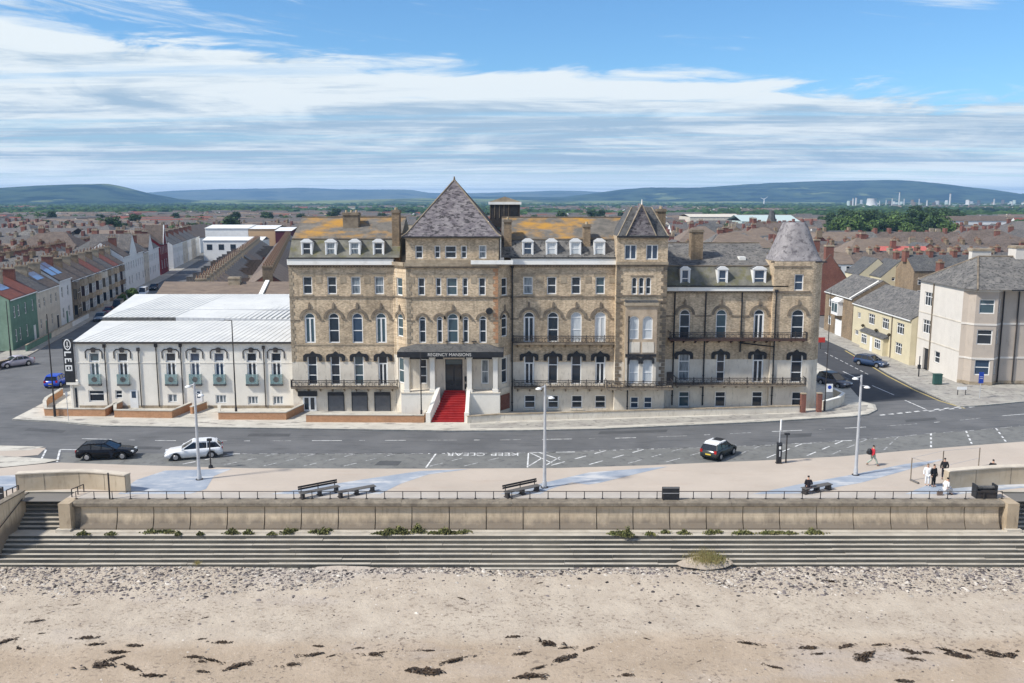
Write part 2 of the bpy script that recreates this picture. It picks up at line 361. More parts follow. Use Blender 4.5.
sheet('town_ground', [(-700,64),(700,64),(900,620),(-900,620)], -0.05, M['townground'])
M['sea'] = mat('sea', (0.03,0.06,0.075), rough=0.12, spec=0.5, bump=0.3, bscale=1.2, world_=True)
sheet('sea', [(-3000,-4000),(3000,-4000),(3000,12),(-3000,12)], -4.75, M['sea'])

# hills: ridge outlines measured in the photograph, carried to their own distance
def hill(name, D, depth, outline, m, seed, rough=6.0, nx=160, ny=26):
    mb = MB(); xs = [o[0] for o in outline]; vs = []
    random.seed(seed)
    for j in range(ny+1):
        t = j/ny
        for i in range(nx+1):
            px = xs[0] + (xs[-1]-xs[0])*i/nx
            py = np.interp(px, xs, [o[1] for o in outline])
            Zr = ZY(py, D); Xr = XP(px, D, Zr)
            prof = math.sin(min(1.0, t*1.0)*math.pi*0.5)**1.35 if t <= 0.999 else 1.0
            y = D - depth*(1-t)
            k = noise.fractal(Vector((Xr*0.0012+seed, y*0.0012, 0.3)), 0.9, 2.1, 5)
            zz = max(-1, Zr*prof + k*rough*(4*t*(1-t)) + noise.noise(Vector((Xr*0.01, seed, 0)))*rough*0.18*t)
            vs.append((Xr*(y/D*0.35+0.65), y, zz))
    W_ = nx+1
    fs = [(j*W_+i, j*W_+i+1, (j+1)*W_+i+1, (j+1)*W_+i) for j in range(ny) for i in range(nx)]
    base = len(vs)
    for i in range(W_): x, y, z = vs[ny*W_+i]; vs.append((x*1.15, y*1.15, -1))
    fs += [(ny*W_+i, ny*W_+i+1, base+i+1, base+i) for i in range(nx)]
    mb.add(vs, fs, m, True); o = mb.build(name); return struct(o)
M['wood_far'] = mat('hill_wood', (0.014,0.030,0.024), rough=1, spec=0, col2=(0.055,0.085,0.05), scale=0.007, lo=0.44, hi=0.56, col3=(0.15,0.18,0.08), scale3=0.0028, lo3=0.63, hi3=0.66, detail=12, world_=True, bump=0.0)
M['moor_far'] = mat('moorland', (0.055,0.075,0.045), rough=1, spec=0, col2=(0.14,0.15,0.08), scale=0.0012, lo=0.4, hi=0.6, col3=(0.03,0.045,0.025), scale3=0.003, lo3=0.52, hi3=0.6, world_=True)
M['slope_fields'] = mat('sloping_fields', (0.18,0.22,0.085), rough=1, spec=0, col2=(0.05,0.075,0.035), scale=0.003, lo=0.47, hi=0.53, col3=(0.20,0.20,0.09), scale3=0.0022, lo3=0.56, hi3=0.6, world_=True)
hill('moor_hills', 10500, 2500, [(-200,196),(60,198),(150,193),(190,190.5),(240,189),(305,188),(345,189.5),(410,189.5),(430,193),(480,193),(560,190.5),(600,192),(680,196),(1200,197)], M['moor_far'], 3, 18)
hill('wooded_ridge', 6500, 1900, [(300,204),(420,199),(470,197),(560,197),(585,194.5),(620,189.5),(650,187.5),(700,187.5),(760,183.5),(820,181),(885,180),(905,182),(930,186),(960,190),(985,194),(1005,195),(1024,193.5),(1060,190),(1300,189)], M['wood_far'], 5, 16)
hill('west_hill', 4700, 1300, [(-200,190),(0,188),(40,185.5),(75,184.5),(108,183.8),(125,187),(150,193.5),(180,199),(215,202),(250,204.5)], M['wood_far'], 8, 10)
hill('farmland_rise', 5600, 2300, [(100,204),(180,200.5),(240,199.8),(330,200.5),(420,198.5),(480,198.8),(560,200.5),(700,201.2),(1200,202.5)], M['slope_fields'], 11, 5)

# ---- beach
def beach_z(x, y):
    t = (61.5-y)/20.0
    b = -3.80 - 0.75*max(0, min(1.6, t)) 
    n = noise.fractal(Vector((x*0.09, y*0.16, 1.7)), 1.0, 2.0, 4)*0.10 + noise.noise(Vector((x*0.9, y*0.9, 0)))*0.018
    bank = 0.14*math.exp(-((x+36)/26)**2)*max(0, 1-abs(y-60.3)/4) + 0.12*math.exp(-((x-25)/16)**2)*max(0, 1-abs(y-60.3)/4)
    edge = 0.10/(1+math.exp((50.6+1.1*noise.noise(Vector((x*0.07, 0, 3)))-y)*3.0))
    return b + n + bank + edge
def beach():
    mb = MB(); vs = []; nx, ny = 420, 170
    X0, X1, Y0, Y1 = -75, 75, 8, 62.6
    for j in range(ny+1):
        y = Y1 - (Y1-Y0)*(j/ny)**1.25
        for i in range(nx+1):
            x = X0+(X1-X0)*i/nx
            vs.append((x, y, beach_z(x, y)))
    W_ = nx+1
    fs = [(j*W_+i, (j+1)*W_+i, (j+1)*W_+i+1, j*W_+i+1) for j in range(ny) for i in range(nx)]
    mb.add(vs, fs, M['sand'], True); return struct(mb.build('beach'))
def sand_mat():
    m, nt, b = new_mat('sand'); N = nt.nodes; L = nt.links
    g = N.new('ShaderNodeNewGeometry'); pos = g.outputs['Position']
    sp = N.new('ShaderNodeSeparateXYZ'); L.new(pos, sp.inputs[0])
    def nz(scale, det, st=(1,1,1), rough=0.6):
        mp = N.new('ShaderNodeMapping'); L.new(pos, mp.inputs[0]); mp.inputs['Scale'].default_value = st
        n = N.new('ShaderNodeTexNoise'); n.inputs['Scale'].default_value = scale; n.inputs['Detail'].default_value = det; n.inputs['Roughness'].default_value = rough
        L.new(mp.outputs[0], n.inputs['Vector']); return n.outputs[0]
    def mr(v, a, c, lo=0, hi=1):
        n = N.new('ShaderNodeMapRange'); L.new(v, n.inputs[0]); n.inputs[1].default_value = a; n.inputs[2].default_value = c; n.inputs[3].default_value = lo; n.inputs[4].default_value = hi; return n.outputs[0]
    def mix(f, a, c):
        n = N.new('ShaderNodeMixRGB'); L.new(f, n.inputs[0])
        for k, v in ((1,a),(2,c)):
            if isinstance(v, tuple): n.inputs[k].default_value = C4(v)
            else: L.new(v, n.inputs[k])
        return n.outputs[0]
    def mul(a, c):
        n = N.new('ShaderNodeMath'); n.operation = 'MULTIPLY'; L.new(a, n.inputs[0]); L.new(c, n.inputs[1]); return n.outputs[0]
    def add(a, c, k=1.0):
        n = N.new('ShaderNodeMath'); n.operation = 'MULTIPLY_ADD'; L.new(c, n.inputs[0]); n.inputs[1].default_value = k; L.new(a, n.inputs[2]); return n.outputs[0]
    yv = add(sp.outputs[1], nz(0.07, 5), 7.0)
    wet = mr(yv, 55.0, 53.6)                       # damp, browner sand nearer the sea
    cur = mix(mr(nz(0.5, 6), 0.35, 0.65), (0.49,0.42,0.335), (0.40,0.335,0.265))
    cur = mix(wet, cur, mix(mr(nz(0.4, 5), 0.35, 0.65), (0.43,0.345,0.26), (0.355,0.28,0.205)))
    cur = mix(mr(nz(0.16, 5, (0.5,1.4,1)), 0.56, 0.72, 0, 0.6), cur, (0.42,0.37,0.33))
    spk = mul(mr(nz(3.2, 3, (1,1.2,1), 0.7), 0.56, 0.62), mr(nz(0.25, 3), 0.4, 0.6, 0.15, 0.9))
    cur = mix(spk, cur, (0.20,0.16,0.125))
    spk2 = mr(nz(6.0, 2, (1,1,1), 0.7), 0.66, 0.72, 0, 0.5)
    cur = mix(spk2, cur, (0.66,0.60,0.52))
    L.new(cur, b.inputs['Base Color']); b.inputs['Roughness'].default_value = 0.95; b.inputs['Specular IOR Level'].default_value = 0.1
    bp = N.new('ShaderNodeBump'); bp.inputs['Strength'].default_value = 0.8; bp.inputs['Distance'].default_value = 0.12
    L.new(nz(2.4, 8, (1,1,1), 0.7), bp.inputs['Height']); L.new(bp.outputs[0], b.inputs['Normal'])
    return m
M['sand'] = sand_mat()
beach()
# pebbles: one mass of small stones thrown up under the steps
def pebbles():
    rnd = random.Random(5); mb = MB()
    m1 = mat('pebble_stone', (0.105,0.09,0.085), rough=0.8, island=0.85)
    m2 = mat('pale_pebble_stone', (0.40,0.36,0.31), rough=0.8, island=0.5)
    base = [(1,0,0),(0.3,0.9,0),(-0.75,0.6,0),(-0.8,-0.6,0),(0.2,-0.95,0),(0.1,0.05,0.8),(-0.25,0.1,0.7)]
    fs = [(0,1,5),(1,6,5),(1,2,6),(2,3,6),(3,4,6),(4,5,6),(4,0,5)]
    n = 0
    def put(x, y, s):
        a = rnd.uniform(0, 6.28); ca, sa = math.cos(a), math.sin(a); fl = rnd.uniform(0.35,0.7); z = beach_z(x, y)
        vs = []
        for p in base:
            q = (p[0]*s*1.3*rnd.uniform(.8,1.15), p[1]*s*rnd.uniform(.8,1.15))
            vs.append((x+q[0]*ca-q[1]*sa, y+q[0]*sa+q[1]*ca, z-0.02+p[2]*s*fl))
        mb.add(vs, fs, m1 if rnd.random() < 0.68 else m2)
    while n < 27000:
        x = rnd.uniform(-43, 43); y = 60.4 - abs(rnd.gauss(0, 2.6))
        if y < 50: continue
        d = noise.fractal(Vector((x*0.07, y*0.22, 4.0)), 1.0, 2.0, 3)
        left = 1.15 if x < -11 else (0.35 if x < 13 else 0.95)
        lim = 60.4 - (3.6 + 2.4*d)*left
        p = 1.0 if y > lim else 0.09
        if rnd.random() > p: continue
        put(x, y, rnd.uniform(0.04, 0.10) if rnd.random() < 0.9 else rnd.uniform(0.1,0.2)); n += 1
    for k in range(19000):
        x = rnd.uniform(-42, 42); y = rnd.uniform(45.5, 60); put(x, y, rnd.uniform(0.018, 0.045) if rnd.random()<.95 else rnd.uniform(.06,.12))
    o = mb.build('pebbles'); tag(o, 'grey and brown pebbles strewn in a band on the sand below the steps', 'pebbles', kind='stuff')
pebbles()

# ---- the stepped revetment below the sea wall
STEP_TOP = -2.05
def revetment():
    mb = MB(); n = 8; tr, rs = 0.31, 0.235
    y = 62.3; z = STEP_TOP
    # apron between wall foot and first step
    mb.box(-62, 62, y-0.02, WALL_Y+0.3, z-0.5, z, M['tread'])
    for k in range(n):
        y1 = y - 0.02 - tr*k if k else y-0.02
        ya = y - tr*k; z1 = z - rs*k
        # riser (front of level k) and tread (level k+1), in bays that are never quite level
        xb = -62
        r2 = random.Random(k*31+7)
        while xb < 62:
            L_ = r2.uniform(5.5, 7.5) ; x2 = min(62, xb+L_); dz = r2.uniform(-0.03, 0.03); dy = r2.uniform(-0.03,0.03)
            mb.box(xb, x2-0.02, ya-tr+dy, ya+0.02, z1-rs-0.45+dz, z1-rs+dz, M['tread'])
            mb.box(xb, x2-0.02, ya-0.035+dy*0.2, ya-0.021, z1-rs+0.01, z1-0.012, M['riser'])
            xb = x2
    return struct(mb.build('sea_steps'))
revetment()

def drift(px, py, z, rx, ry, h, name='sand_drift'):
    x, y = G(px, py, z); mb = MB(); n = 28; vs = [(x,y,z+h)]
    for k, f in enumerate((0.45,0.8,1.0)):
        for i in range(n):
            a = 2*math.pi*i/n; q = f*(1+0.22*noise.noise(Vector((math.cos(a)*1.7, math.sin(a)*1.7, px*0.1)))); yy = ry*q*math.sin(a); vs.append((x+rx*q*math.cos(a), y+yy, z+h*(1-f**1.6)+yy*0.72))
    fs = [(0,1+i,1+(i+1)%n) for i in range(n)]
    for k in range(2): fs += [(1+k*n+i, 1+(k+1)*n+i, 1+(k+1)*n+(i+1)%n, 1+k*n+(i+1)%n) for i in range(n)]
    mb.add(vs, fs, M['sand'], True); return struct(mb.build(name))
drift(706, 563, -3.25, 2.0, 0.42, 0.12); drift(345, 569.5, -3.7, 2.2, 0.25, 0.06)
# ---- sea wall: curved face in concrete panels, thick weathered coping
WX0 = XP(74, WALL_Y, -0.5); WX1 = XP(1003, WALL_Y, -0.5)
def panel_mat():
    m, nt, b = new_mat('stained_panel'); N = nt.nodes; L = nt.links
    g = N.new('ShaderNodeNewGeometry'); sp = N.new('ShaderNodeSeparateXYZ'); L.new(g.outputs['Position'], sp.inputs[0])
    def nz(scale, det, st):
        mp = N.new('ShaderNodeMapping'); L.new(g.outputs['Position'], mp.inputs[0]); mp.inputs['Scale'].default_value = st
        n = N.new('ShaderNodeTexNoise'); n.inputs['Scale'].default_value = scale; n.inputs['Detail'].default_value = det; n.inputs['Roughness'].default_value = 0.65; L.new(mp.outputs[0], n.inputs['Vector']); return n.outputs[0]
    def mr(v, a, c, lo=0, hi=1):
        n = N.new('ShaderNodeMapRange'); L.new(v, n.inputs[0]); n.inputs[1].default_value = a; n.inputs[2].default_value = c; n.inputs[3].default_value = lo; n.inputs[4].default_value = hi; return n.outputs[0]
    mx = N.new('ShaderNodeMixRGB'); L.new(mr(nz(0.45, 6, (1,1,1)), 0.35, 0.65), mx.inputs[0]); mx.inputs[1].default_value = (0.56,0.46,0.33,1); mx.inputs[2].default_value = (0.46,0.37,0.26,1)
    h = N.new('ShaderNodeMath'); h.operation = 'MULTIPLY_ADD'; L.new(nz(1.1, 6, (1,1,0.5)), h.inputs[0]); h.inputs[1].default_value = -1.5; L.new(sp.outputs[2], h.inputs[2])
    m2 = N.new('ShaderNodeMixRGB'); L.new(mr(h.outputs[0], -1.65, -2.35, 0, 0.85), m2.inputs[0]); L.new(mx.outputs[0], m2.inputs[1]); m2.inputs[2].default_value = (0.15,0.125,0.10,1)
    m3 = N.new('ShaderNodeMixRGB'); L.new(mr(nz(2.0, 6, (2.5,2.5,0.25)), 0.50, 0.75, 0, 0.6), m3.inputs[0]); L.new(m2.outputs[0], m3.inputs[1]); m3.inputs[2].default_value = (0.19,0.145,0.10,1)
    L.new(m3.outputs[0], b.inputs['Base Color']); b.inputs['Roughness'].default_value = 0.92; b.inputs['Specular IOR Level'].default_value = 0.2
    return m
M['panel'] = panel_mat()
def sea_wall():
    t = thing('sea_wall', 'long pale concrete sea wall of curved stained panels behind the beach steps', 'wall', (0, WALL_Y, STEP_TOP))
    prof = [(0.02,0.0),(-0.42,0.0),(-0.40,0.18),(-0.22,0.5),(-0.08,1.0),(-0.02,1.45),(-0.06,1.72),(0.02,1.72)]
    x = WX0+0.5; r = random.Random(3); jx = []
    while x < WX1-0.6:
        L_ = 2.72 + r.uniform(-0.04,0.04)
        x2 = min(WX1-0.3, x+L_)
        if WX1 - x2 < 0.8: x2 = WX1-0.3
        mb = MB(); mb.yprism([(p[0]+r.uniform(-.003,.003), p[1]) for p in prof], x+0.035, x2-0.035, M['panel']); mb.build('wall_panel', t)
        x = x2
    mb = MB()
    mb.box(WX0, WX1, 0.03, 0.6, 0.0, 1.72, M['coping'])           # core seen in the joints
    mb.build('wall_core', t)
    mb = MB(); x = WX0-0.1
    cp = [(-0.20,1.74),(-0.28,1.80),(-0.27,2.02),(-0.18,2.10),(0.62,2.11),(0.62,1.72),(0.0,1.72)]
    while x < WX1+0.1:
        x2 = min(WX1+0.12, x+8.1); dz = r.uniform(-0.012,0.012); mb.yprism([(p[0],p[1]+dz) for p in cp], x, x2-0.02, M['coping']); x = x2
    mb.build('coping', t)
    mb = MB(); mb.box(WX0-0.9, WX1+0.9, -1.0, -0.46, 0.001, 0.07, M['tread']); mb.build('wall_footing', t)
    for s, x in ((-1, WX0), (1, WX1)):
        mb = MB(); mb.box(min(x, x+s*0.85), max(x, x+s*0.85), -0.62, 0.75, 0.0, 2.12, M['concrete'])
        mb.box(min(x, x+s*1.0)-0.05, max(x, x+s*1.0)+0.05, -0.9, -0.45, 0.003, 0.22, M['tread']); mb.build('end_pier', t)
    return t
sea_wall()
PZ = 0.06
# stairs up to the promenade at either end of the wall
def flight(xa, xb, name, label, ytop=66.2):
    t = thing(name, label, 'steps', (0,0,0)); n = 9; tr = 0.30; z0 = STEP_TOP; rise = (PZ - z0)/n
    mb = MB(); y0 = ytop - n*tr
    for k in range(n):
        mb.box(xa, xb, y0+tr*k, ytop+0.5, z0+rise*k + (0.0 if k else 0.004), z0+rise*(k+1)-0.001, M['tread'])
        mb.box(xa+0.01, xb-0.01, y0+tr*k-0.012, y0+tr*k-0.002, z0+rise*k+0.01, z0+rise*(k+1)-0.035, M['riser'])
    mb.build('stair_flight', t); return t
lx0 = XP(12, 65, -1.2); 
t1 = flight(XP(4,64,-1), WX0-0.86, 'concrete_steps', 'flight of concrete steps up to the promenade at the left end of the sea wall')
t2 = flight(WX1+0.88, WX1+9, 'concrete_steps', 'flight of concrete steps at the right-hand edge beside the sea wall end')
M['prom'] = mat('pinkish_paving', (0.49,0.42,0.35), col2=(0.42,0.36,0.30), scale=0.14, col3=(0.42,0.34,0.275), scale3=0.5, lo3=0.55, hi3=0.8, stretch3=(0.35,2.2,1), world_=True)
def left_ramp_wall():
    t = thing('stair_wall', 'low concrete parapet wall slanting down the left side of the flight of steps', 'wall', (0,0,0))
    p1 = Vector(G(25,497,PZ)); p0 = Vector(G(-2,516,-0.2)); d = (p0-p1).normalized(); p0 = p1+d*3.9; n = Vector((-d.y,d.x))*0.42
    if n.x > 0: n = -n
    mb = MB()
    q = [p1, p0, p0+n, p1+n]
    mb.prism([(v.x,v.y) for v in q], STEP_TOP-1.2, 0.50, M['panel'], M['panel']); mb.build('parapet', t)
    mb = MB(); q = [p1-d*0.04-n*0.12, p0-n*0.12, p0+n*1.1, p1-d*0.04+n*1.1]; mb.prism([(v.x,v.y) for v in q], 0.501, 0.60, M['coping'], M['coping']); mb.build('coping', t)
    mb = MB(); a = Vector((*(p1+d*0.5-n*0.25),0.1)); b = Vector((*(p1+d*3.6-n*0.25),-1.1)); mb.tube(a, b, 0.035, 0.035, M['iron']); mb.build('handrail', t)
    slab('promenade_corner', [tuple(p1+n), tuple(p0+n), (-90,p0.y+n.y), (-90,67.2), (p1.x+n.x, 67.2)], PZ-0.004, M['prom'], M['panel'])
left_ramp_wall()

# ---- promenade and roads
prom_edge = [(-160,455),(0,468),(45,463.5),(60,462.5),(150,465.5),(250,468.2),(300,468.4),(430,468.7),(560,468),(650,465.2),(700,463),(760,460.5),(840,456.5),(920,449.5),(1024,441.5),(1200,428)]
pe = g_pts(prom_edge, PZ)
M['prom_grey'] = mat('grey_promenade_slabs', (0.46,0.42,0.37), col2=(0.38,0.34,0.30), scale=0.4, world_=True)
def prom():
    pts = [(WX0-0.86, WALL_Y+0.6)] + [(WX1+0.88, WALL_Y+0.6),(WX1+0.88,66.2),(75,66.2),(75,67.0)] + pe[::-1] + [(-75,66.2),(WX0-0.86,66.2)]
    slab('promenade', pts, PZ, M['prom'], M['kerb'])
prom()
sheet('promenade_walkway', [(WX0, WALL_Y+0.62),(WX1, WALL_Y+0.62),(WX1, WALL_Y+2.0),(WX0,WALL_Y+2.0)], PZ+0.004, M['prom_grey'])
M['bluepave'] = mat('blue_grey_paving', (0.25,0.29,0.35), col2=(0.35,0.38,0.42), scale=0.5, col3=(0.50,0.50,0.50), scale3=0.6, lo3=0.52, hi3=0.62, stretch3=(0.4,1.5,1), world_=True)
def wave(pix):
    sheet('blue_paving', g_pts(pix, PZ+0.008), PZ+0.008, M['bluepave'])
# diagonal blue-grey bands sweep from the walkway up to the bays
wave([(118,494),(136,480),(165,470.5),(232,464.8+4),(214,476),(206,489),(190,494)])
wave([(270,494),(320,486),(372,478),(420,471),(470,468.9),(428,474.5),(400,484),(380,494)])
wave([(500,494),(545,482.5),(590,472.2),(668,466.5),(640,473),(598,483.2),(588,484.5),(572,482.4),(550,489),(540,494)])
wave([(752,494),(800,484),(850,475),(905,464),(945,459),(900,472),(860,483),(800,493.5)])
wave([(905,494),(925,486),(965,481),(1000,482),(1030,480),(1030,487),(960,494)])
wave([(-20,477),(15,475),(22,486),(5,491),(-20,491)])
# roads
road_top = [(-300,418),(0,418)]
sheet('coast_road', [(-140, G(0,472)[1]-2),(140, G(1024,448)[1]-6),(160,125),(-160,125)], 0.0, M['asphalt'])
M['bays'] = mat('worn_bay_asphalt', (0.145,0.147,0.14), rough=0.92, col2=(0.19,0.19,0.18), scale=0.4, col3=(0.10,0.10,0.10), scale3=1.5, lo3=0.52, hi3=0.7, world_=True)
sheet('parking_bays', g_pts([(62,452.6),(130,453.2),(200,454),(280,454.1),(440,453.8),(540,453),(620,450),(700,447.8),(760,445.6),(800,443.8),(850,440.5),(900,436.8),(935,433.2),(966,431.2),(996,428.6),(1060,423)]+[(1060,439.5)]+prom_edge[-3:3:-1][0:0]+[(1024,442.5),(920,450.5),(840,457.5),(760,461.5),(700,464),(650,466.2),(560,469),(430,469.7),(300,469.4),(250,469.2),(150,466.5),(60,463.5)]), 0.005, M['bays'])
M['patch'] = mat('asphalt_repair', (0.07,0.072,0.075), rough=0.9, col2=(0.09,0.092,0.095), scale=1.0, world_=True)
for q in ([(250,433.5),(291,433.7),(289,436.6),(247,436.4)],[(600,431.5),(668,429.5),(666,432.2),(598,434.2)],[(120,446),(163,446.8),(160,449.6),(116,448.6)],[(780,434.5),(812,433),(811,436.5),(778,438)],[(380,461),(402,461.2),(398,465.6),(374,465.4)],[(905,420),(935,417.5),(937,419.8),(906,422.5)],[(30,428),(66,430.5),(62,433),(24,430.5)]):
    sheet('road_repair', g_pts(q), 0.0075, M['patch'])
# streets running inland
SLd = -0.224
ls = [G(-260,420), G(12,420), G(60,389), G(118,341)]
sheet('left_street', [(-160,88),(-49,88),(-51.5,100),(-51.5-0.224*240,340),(-64-0.224*250,340),(-160,112)], 0.004, M['asphalt'])
sheet('right_street', [G(820,406,0),G(905,400),G(965,400),(52,118),(48.5,330),(40,330),(42,110)], 0.004, M['asphalt_new'])
# pavements
def pave(name, pix, m='flag', z=0.12): return slab(name, g_pts(pix, z), z, M[m])
K = [(12,419),(60,421.5),(100,425.5),(200,427),(300,428.3),(450,430.6),(520,430.2),(600,428.6),(680,425.2),(760,421.7),(820,418),(852,416.2),(868,414),(877,409.5),(875,404.5),(862,401)]
pts = g_pts(K, 0.12)
slab('hotel_pavement', pts + [(41.5,112),(41.5,130),(-48,130),(-51.5,100)], 0.12, M['flag'])
sheet('worn_paving', g_pts([(470,424.5),(560,420.7),(680,417),(800,413.3),(845,405),(868,405),(866,410.5),(820,415.4),(760,419),(680,422.6),(600,426),(520,427.8),(470,428.2)],0.124), 0.124, M['flag_dirty'])
def strip(name, pix, wdt, z, m, offs=0.0):
    """a band of constant width laid along a line on the ground"""
    P = [Vector(G(a,b,z)) for a,b in pix]; mb = MB(); Lp=[];Rp=[]
    for i, p in enumerate(P):
        d = (P[min(i+1,len(P)-1)]-P[max(i-1,0)]).normalized(); nrm = Vector((-d.y,d.x))
        Lp.append(p+nrm*(offs+wdt/2)); Rp.append(p+nrm*(offs-wdt/2))
    n = len(P); mb.add([(p.x,p.y,z) for p in Rp]+[(p.x,p.y,z) for p in Lp], [(i,i+1,n+i+1,n+i) for i in range(n-1)], m)
    return struct(mb.build(name))
strip('kerb_line', K, 0.28, 0.128, M['kerb'], 0.12)
# corner pavement on the right
rk = [(1060,398.5),(1024,401.4),(985,405),(960,406.5),(940,398),(915,387),(887,372.5),(862,357.5),(845,348)]
slab('corner_pavement', g_pts(rk,0.12) + [(49.5,200),(53.0,200),(54.4,106),(150,106),(150,100)], 0.12, M['flag_dirty'])
strip('kerb_line', rk, 0.25, 0.128, M['kerb'], -0.12)
strip('yellow_line', [(965,408.5),(940,401),(915,390.2),(887,375.8),(862,360.5),(845,350.5)], 0.22, 0.012, M['yellow_line'])
# pavement in front of the left terrace
def lft(off, y): return (-73.4-0.224*(y-130.8)+off, y)
slab('terrace_pavement', [lft(3.4,118), lft(3.4,340), lft(-1,340), lft(-1,118), (-110,116), (-110,112.5), (-74,113.0)], 0.12, M['flag_dirty'])
# ---- painted markings
def dash(pix, wd=0.12, m='mark', name='road_marking', z=0.010):
    mb = MB()
    for a, b, c, d in pix:
        p = Vector(G(a,b)); q = Vector(G(c,d)); e = (q-p)
        if e.length < 0.05: continue
        e.normalize(); n = Vector((-e.y,e.x))*wd/2
        mb.add([(*(p-n),z),(*(q-n),z),(*(q+n),z),(*(p+n),z)], [(0,1,2,3)], M[m])
    return struct(mb.build(name))
ctr = [(0,433),(75,438.5),(150,440.5),(240,441),(330,440.7),(415,440.3),(500,440),(560,439.2),(620,438.2),(680,436.2),(760,432.2),(840,428.5),(900,425.2),(960,420.3),(1024,413.5)]
def along(line, t0, t1):
    xs = [p[0] for p in line]; ys = [p[1] for p in line]; return (t0, float(np.interp(t0,xs,ys)), t1, float(np.interp(t1,xs,ys)))
dd = []; x = 82; k = 0
r = random.Random(9)
while x < 1010:
    l = (30,6,21)[k%3]; dd.append(along(ctr, x, x+l)); x += l + (17,20,21)[k%3]; k += 1
dash([d for i,d in enumerate(dd) if i%2==0], 0.13, 'mark'); dash([d for i,d in enumerate(dd) if i%2], 0.12, 'mark_worn')
bay = [(70,450),(130,452.5),(200,453.8),(280,453.9),(350,453.9),(440,453.6),(540,452.8),(620,449.8),(700,447.6),(760,445.4),(800,443.6),(850,440.3),(900,436.6),(935,433),(966,431.0),(996,428.4),(1040,424)]
dd = []; x = 240
while x < 1020: dd.append(along(bay, x, min(x+12,1020))); x += 19
dash(dd, 0.11, 'mark_worn')
tees = [235,276,316,356,396,436,482,520,607,645,684,722,762,803,843,868,898]
edx = [p[0] for p in prom_edge]; edy = [p[1] for p in prom_edge]
for tx in tees:
    ty = float(np.interp(tx, [b[0] for b in bay], [b[1] for b in bay]))
    dxp = -58 if tx < 500 else (-62 if tx < 760 else (-40 if tx<870 else -16))
    ey = float(np.interp(tx+dxp, edx, edy)) - 1
    seg = [(tx-8, ty+0.1, tx+9, ty-0.1)]
    if 425 < tx < 445: dxp = -10; seg.append((tx, ty, tx+dxp, ey)); dash(seg, 0.14); continue
    for f0, f1 in ((0.02,0.2),(0.34,0.52),(0.68,0.9)):
        seg.append((tx+dxp*f0, ty+(ey-ty)*f0, tx+dxp*f1, ty+(ey-ty)*f1))
    dash(seg, 0.14, 'mark' if tx%2 else 'mark_worn')
for tx, bx in ((931,931),(966,972),(996,1006)):
    ty = float(np.interp(tx, [b[0] for b in bay], [b[1] for b in bay])); ey = float(np.interp(bx, edx, edy))-1
    dash([(tx+(bx-tx)*f, ty+(ey-ty)*f, tx+(bx-tx)*(f+.15), ty+(ey-ty)*(f+.15)) for f in (0,.28,.56,.82)] , 0.16)
dash([(528.5,452.5,527.5,467.5),(530,452.8,552,463),(539,452.6,560,459.5),(529,466,542,458),(543,467,560,457),(528,452.6,575,452.0)], 0.13)
dash([(0,451.5,46,449.8),(60,449.5,92,450.2),(60,450,57,462),(46,450,40,462)], 0.16)
sheet('crossing_paving', g_pts([(-150,456),(0,447.5),(46,447.8),(38,455),(-150,470)],0.02), 0.02, M['prom'])
sheet('pale_crossing', g_pts([(-150,461),(0,455.5),(60,459.6),(44,463),(0,467.5),(-150,474)],0.066), 0.066, M['flag'])
sheet('pale_crossing', g_pts([(-150,452),(0,445.4),(44,446.6),(30,450),(-150,456)],0.026), 0.026, M['flag'])
# junction
jl = [(878,414.3),(900,412.6),(920,410),(945,405.8),(960,405.0)]
dd = []; x = 880
while x < 925: dd.append(along([(878,415.5),(928,410.3)], x, x+5)); x += 8.6
dash(dd, 0.30)
dd = []; x = 929; s_ = 0
while x < 970: dd.append((x, 410.2-(x-929)*0.10 + (0 if s_%2 else 1.1), x+5, 410.0-(x-924)*0.10 + (0 if s_%2 else 1.1))); x += 5; s_ += 1
dash(dd, 0.26)
dash([(905,400.3,926,409.5)], 0.16); dash([(872,385.5,894,395.0),(843,371.5,856,377.5)], 0.14)
dash([(825+i*5.0, 352.5+i*2.55, 828+i*5.0, 354+i*2.55) for i in range(9)], 0.13)
# KEEP CLEAR, written for drivers coming the other way
def text_mesh(s, size, m, name, parent=None, extrude=0.0):
    cu = bpy.data.curves.new(name, 'FONT'); cu.body = s; cu.size = size; cu.align_x = 'CENTER'; cu.align_y = 'CENTER'; cu.extrude = extrude
    o = bpy.data.objects.new(name, cu); COL.objects.link(o)
    dg = bpy.context.evaluated_depsgraph_get(); me = bpy.data.meshes.new_from_object(o.evaluated_get(dg))
    bpy.data.objects.remove(o); me.materials.clear(); me.materials.append(m)
    n = bpy.data.objects.new(name, me); COL.objects.link(n)
    if parent: n.parent = parent
    return n
for s, px, wd in (('KEEP', 505, 2.0), ('CLEAR', 466, 2.4)):
    o = text_mesh(s, 1.1, M['mark'], 'road_lettering'); x, y = G(px, 454.2); o.location = (x, y, 0.013); o.rotation_euler = (0,0,math.pi); o.scale = (1.05, 1.25, 1); struct(o)
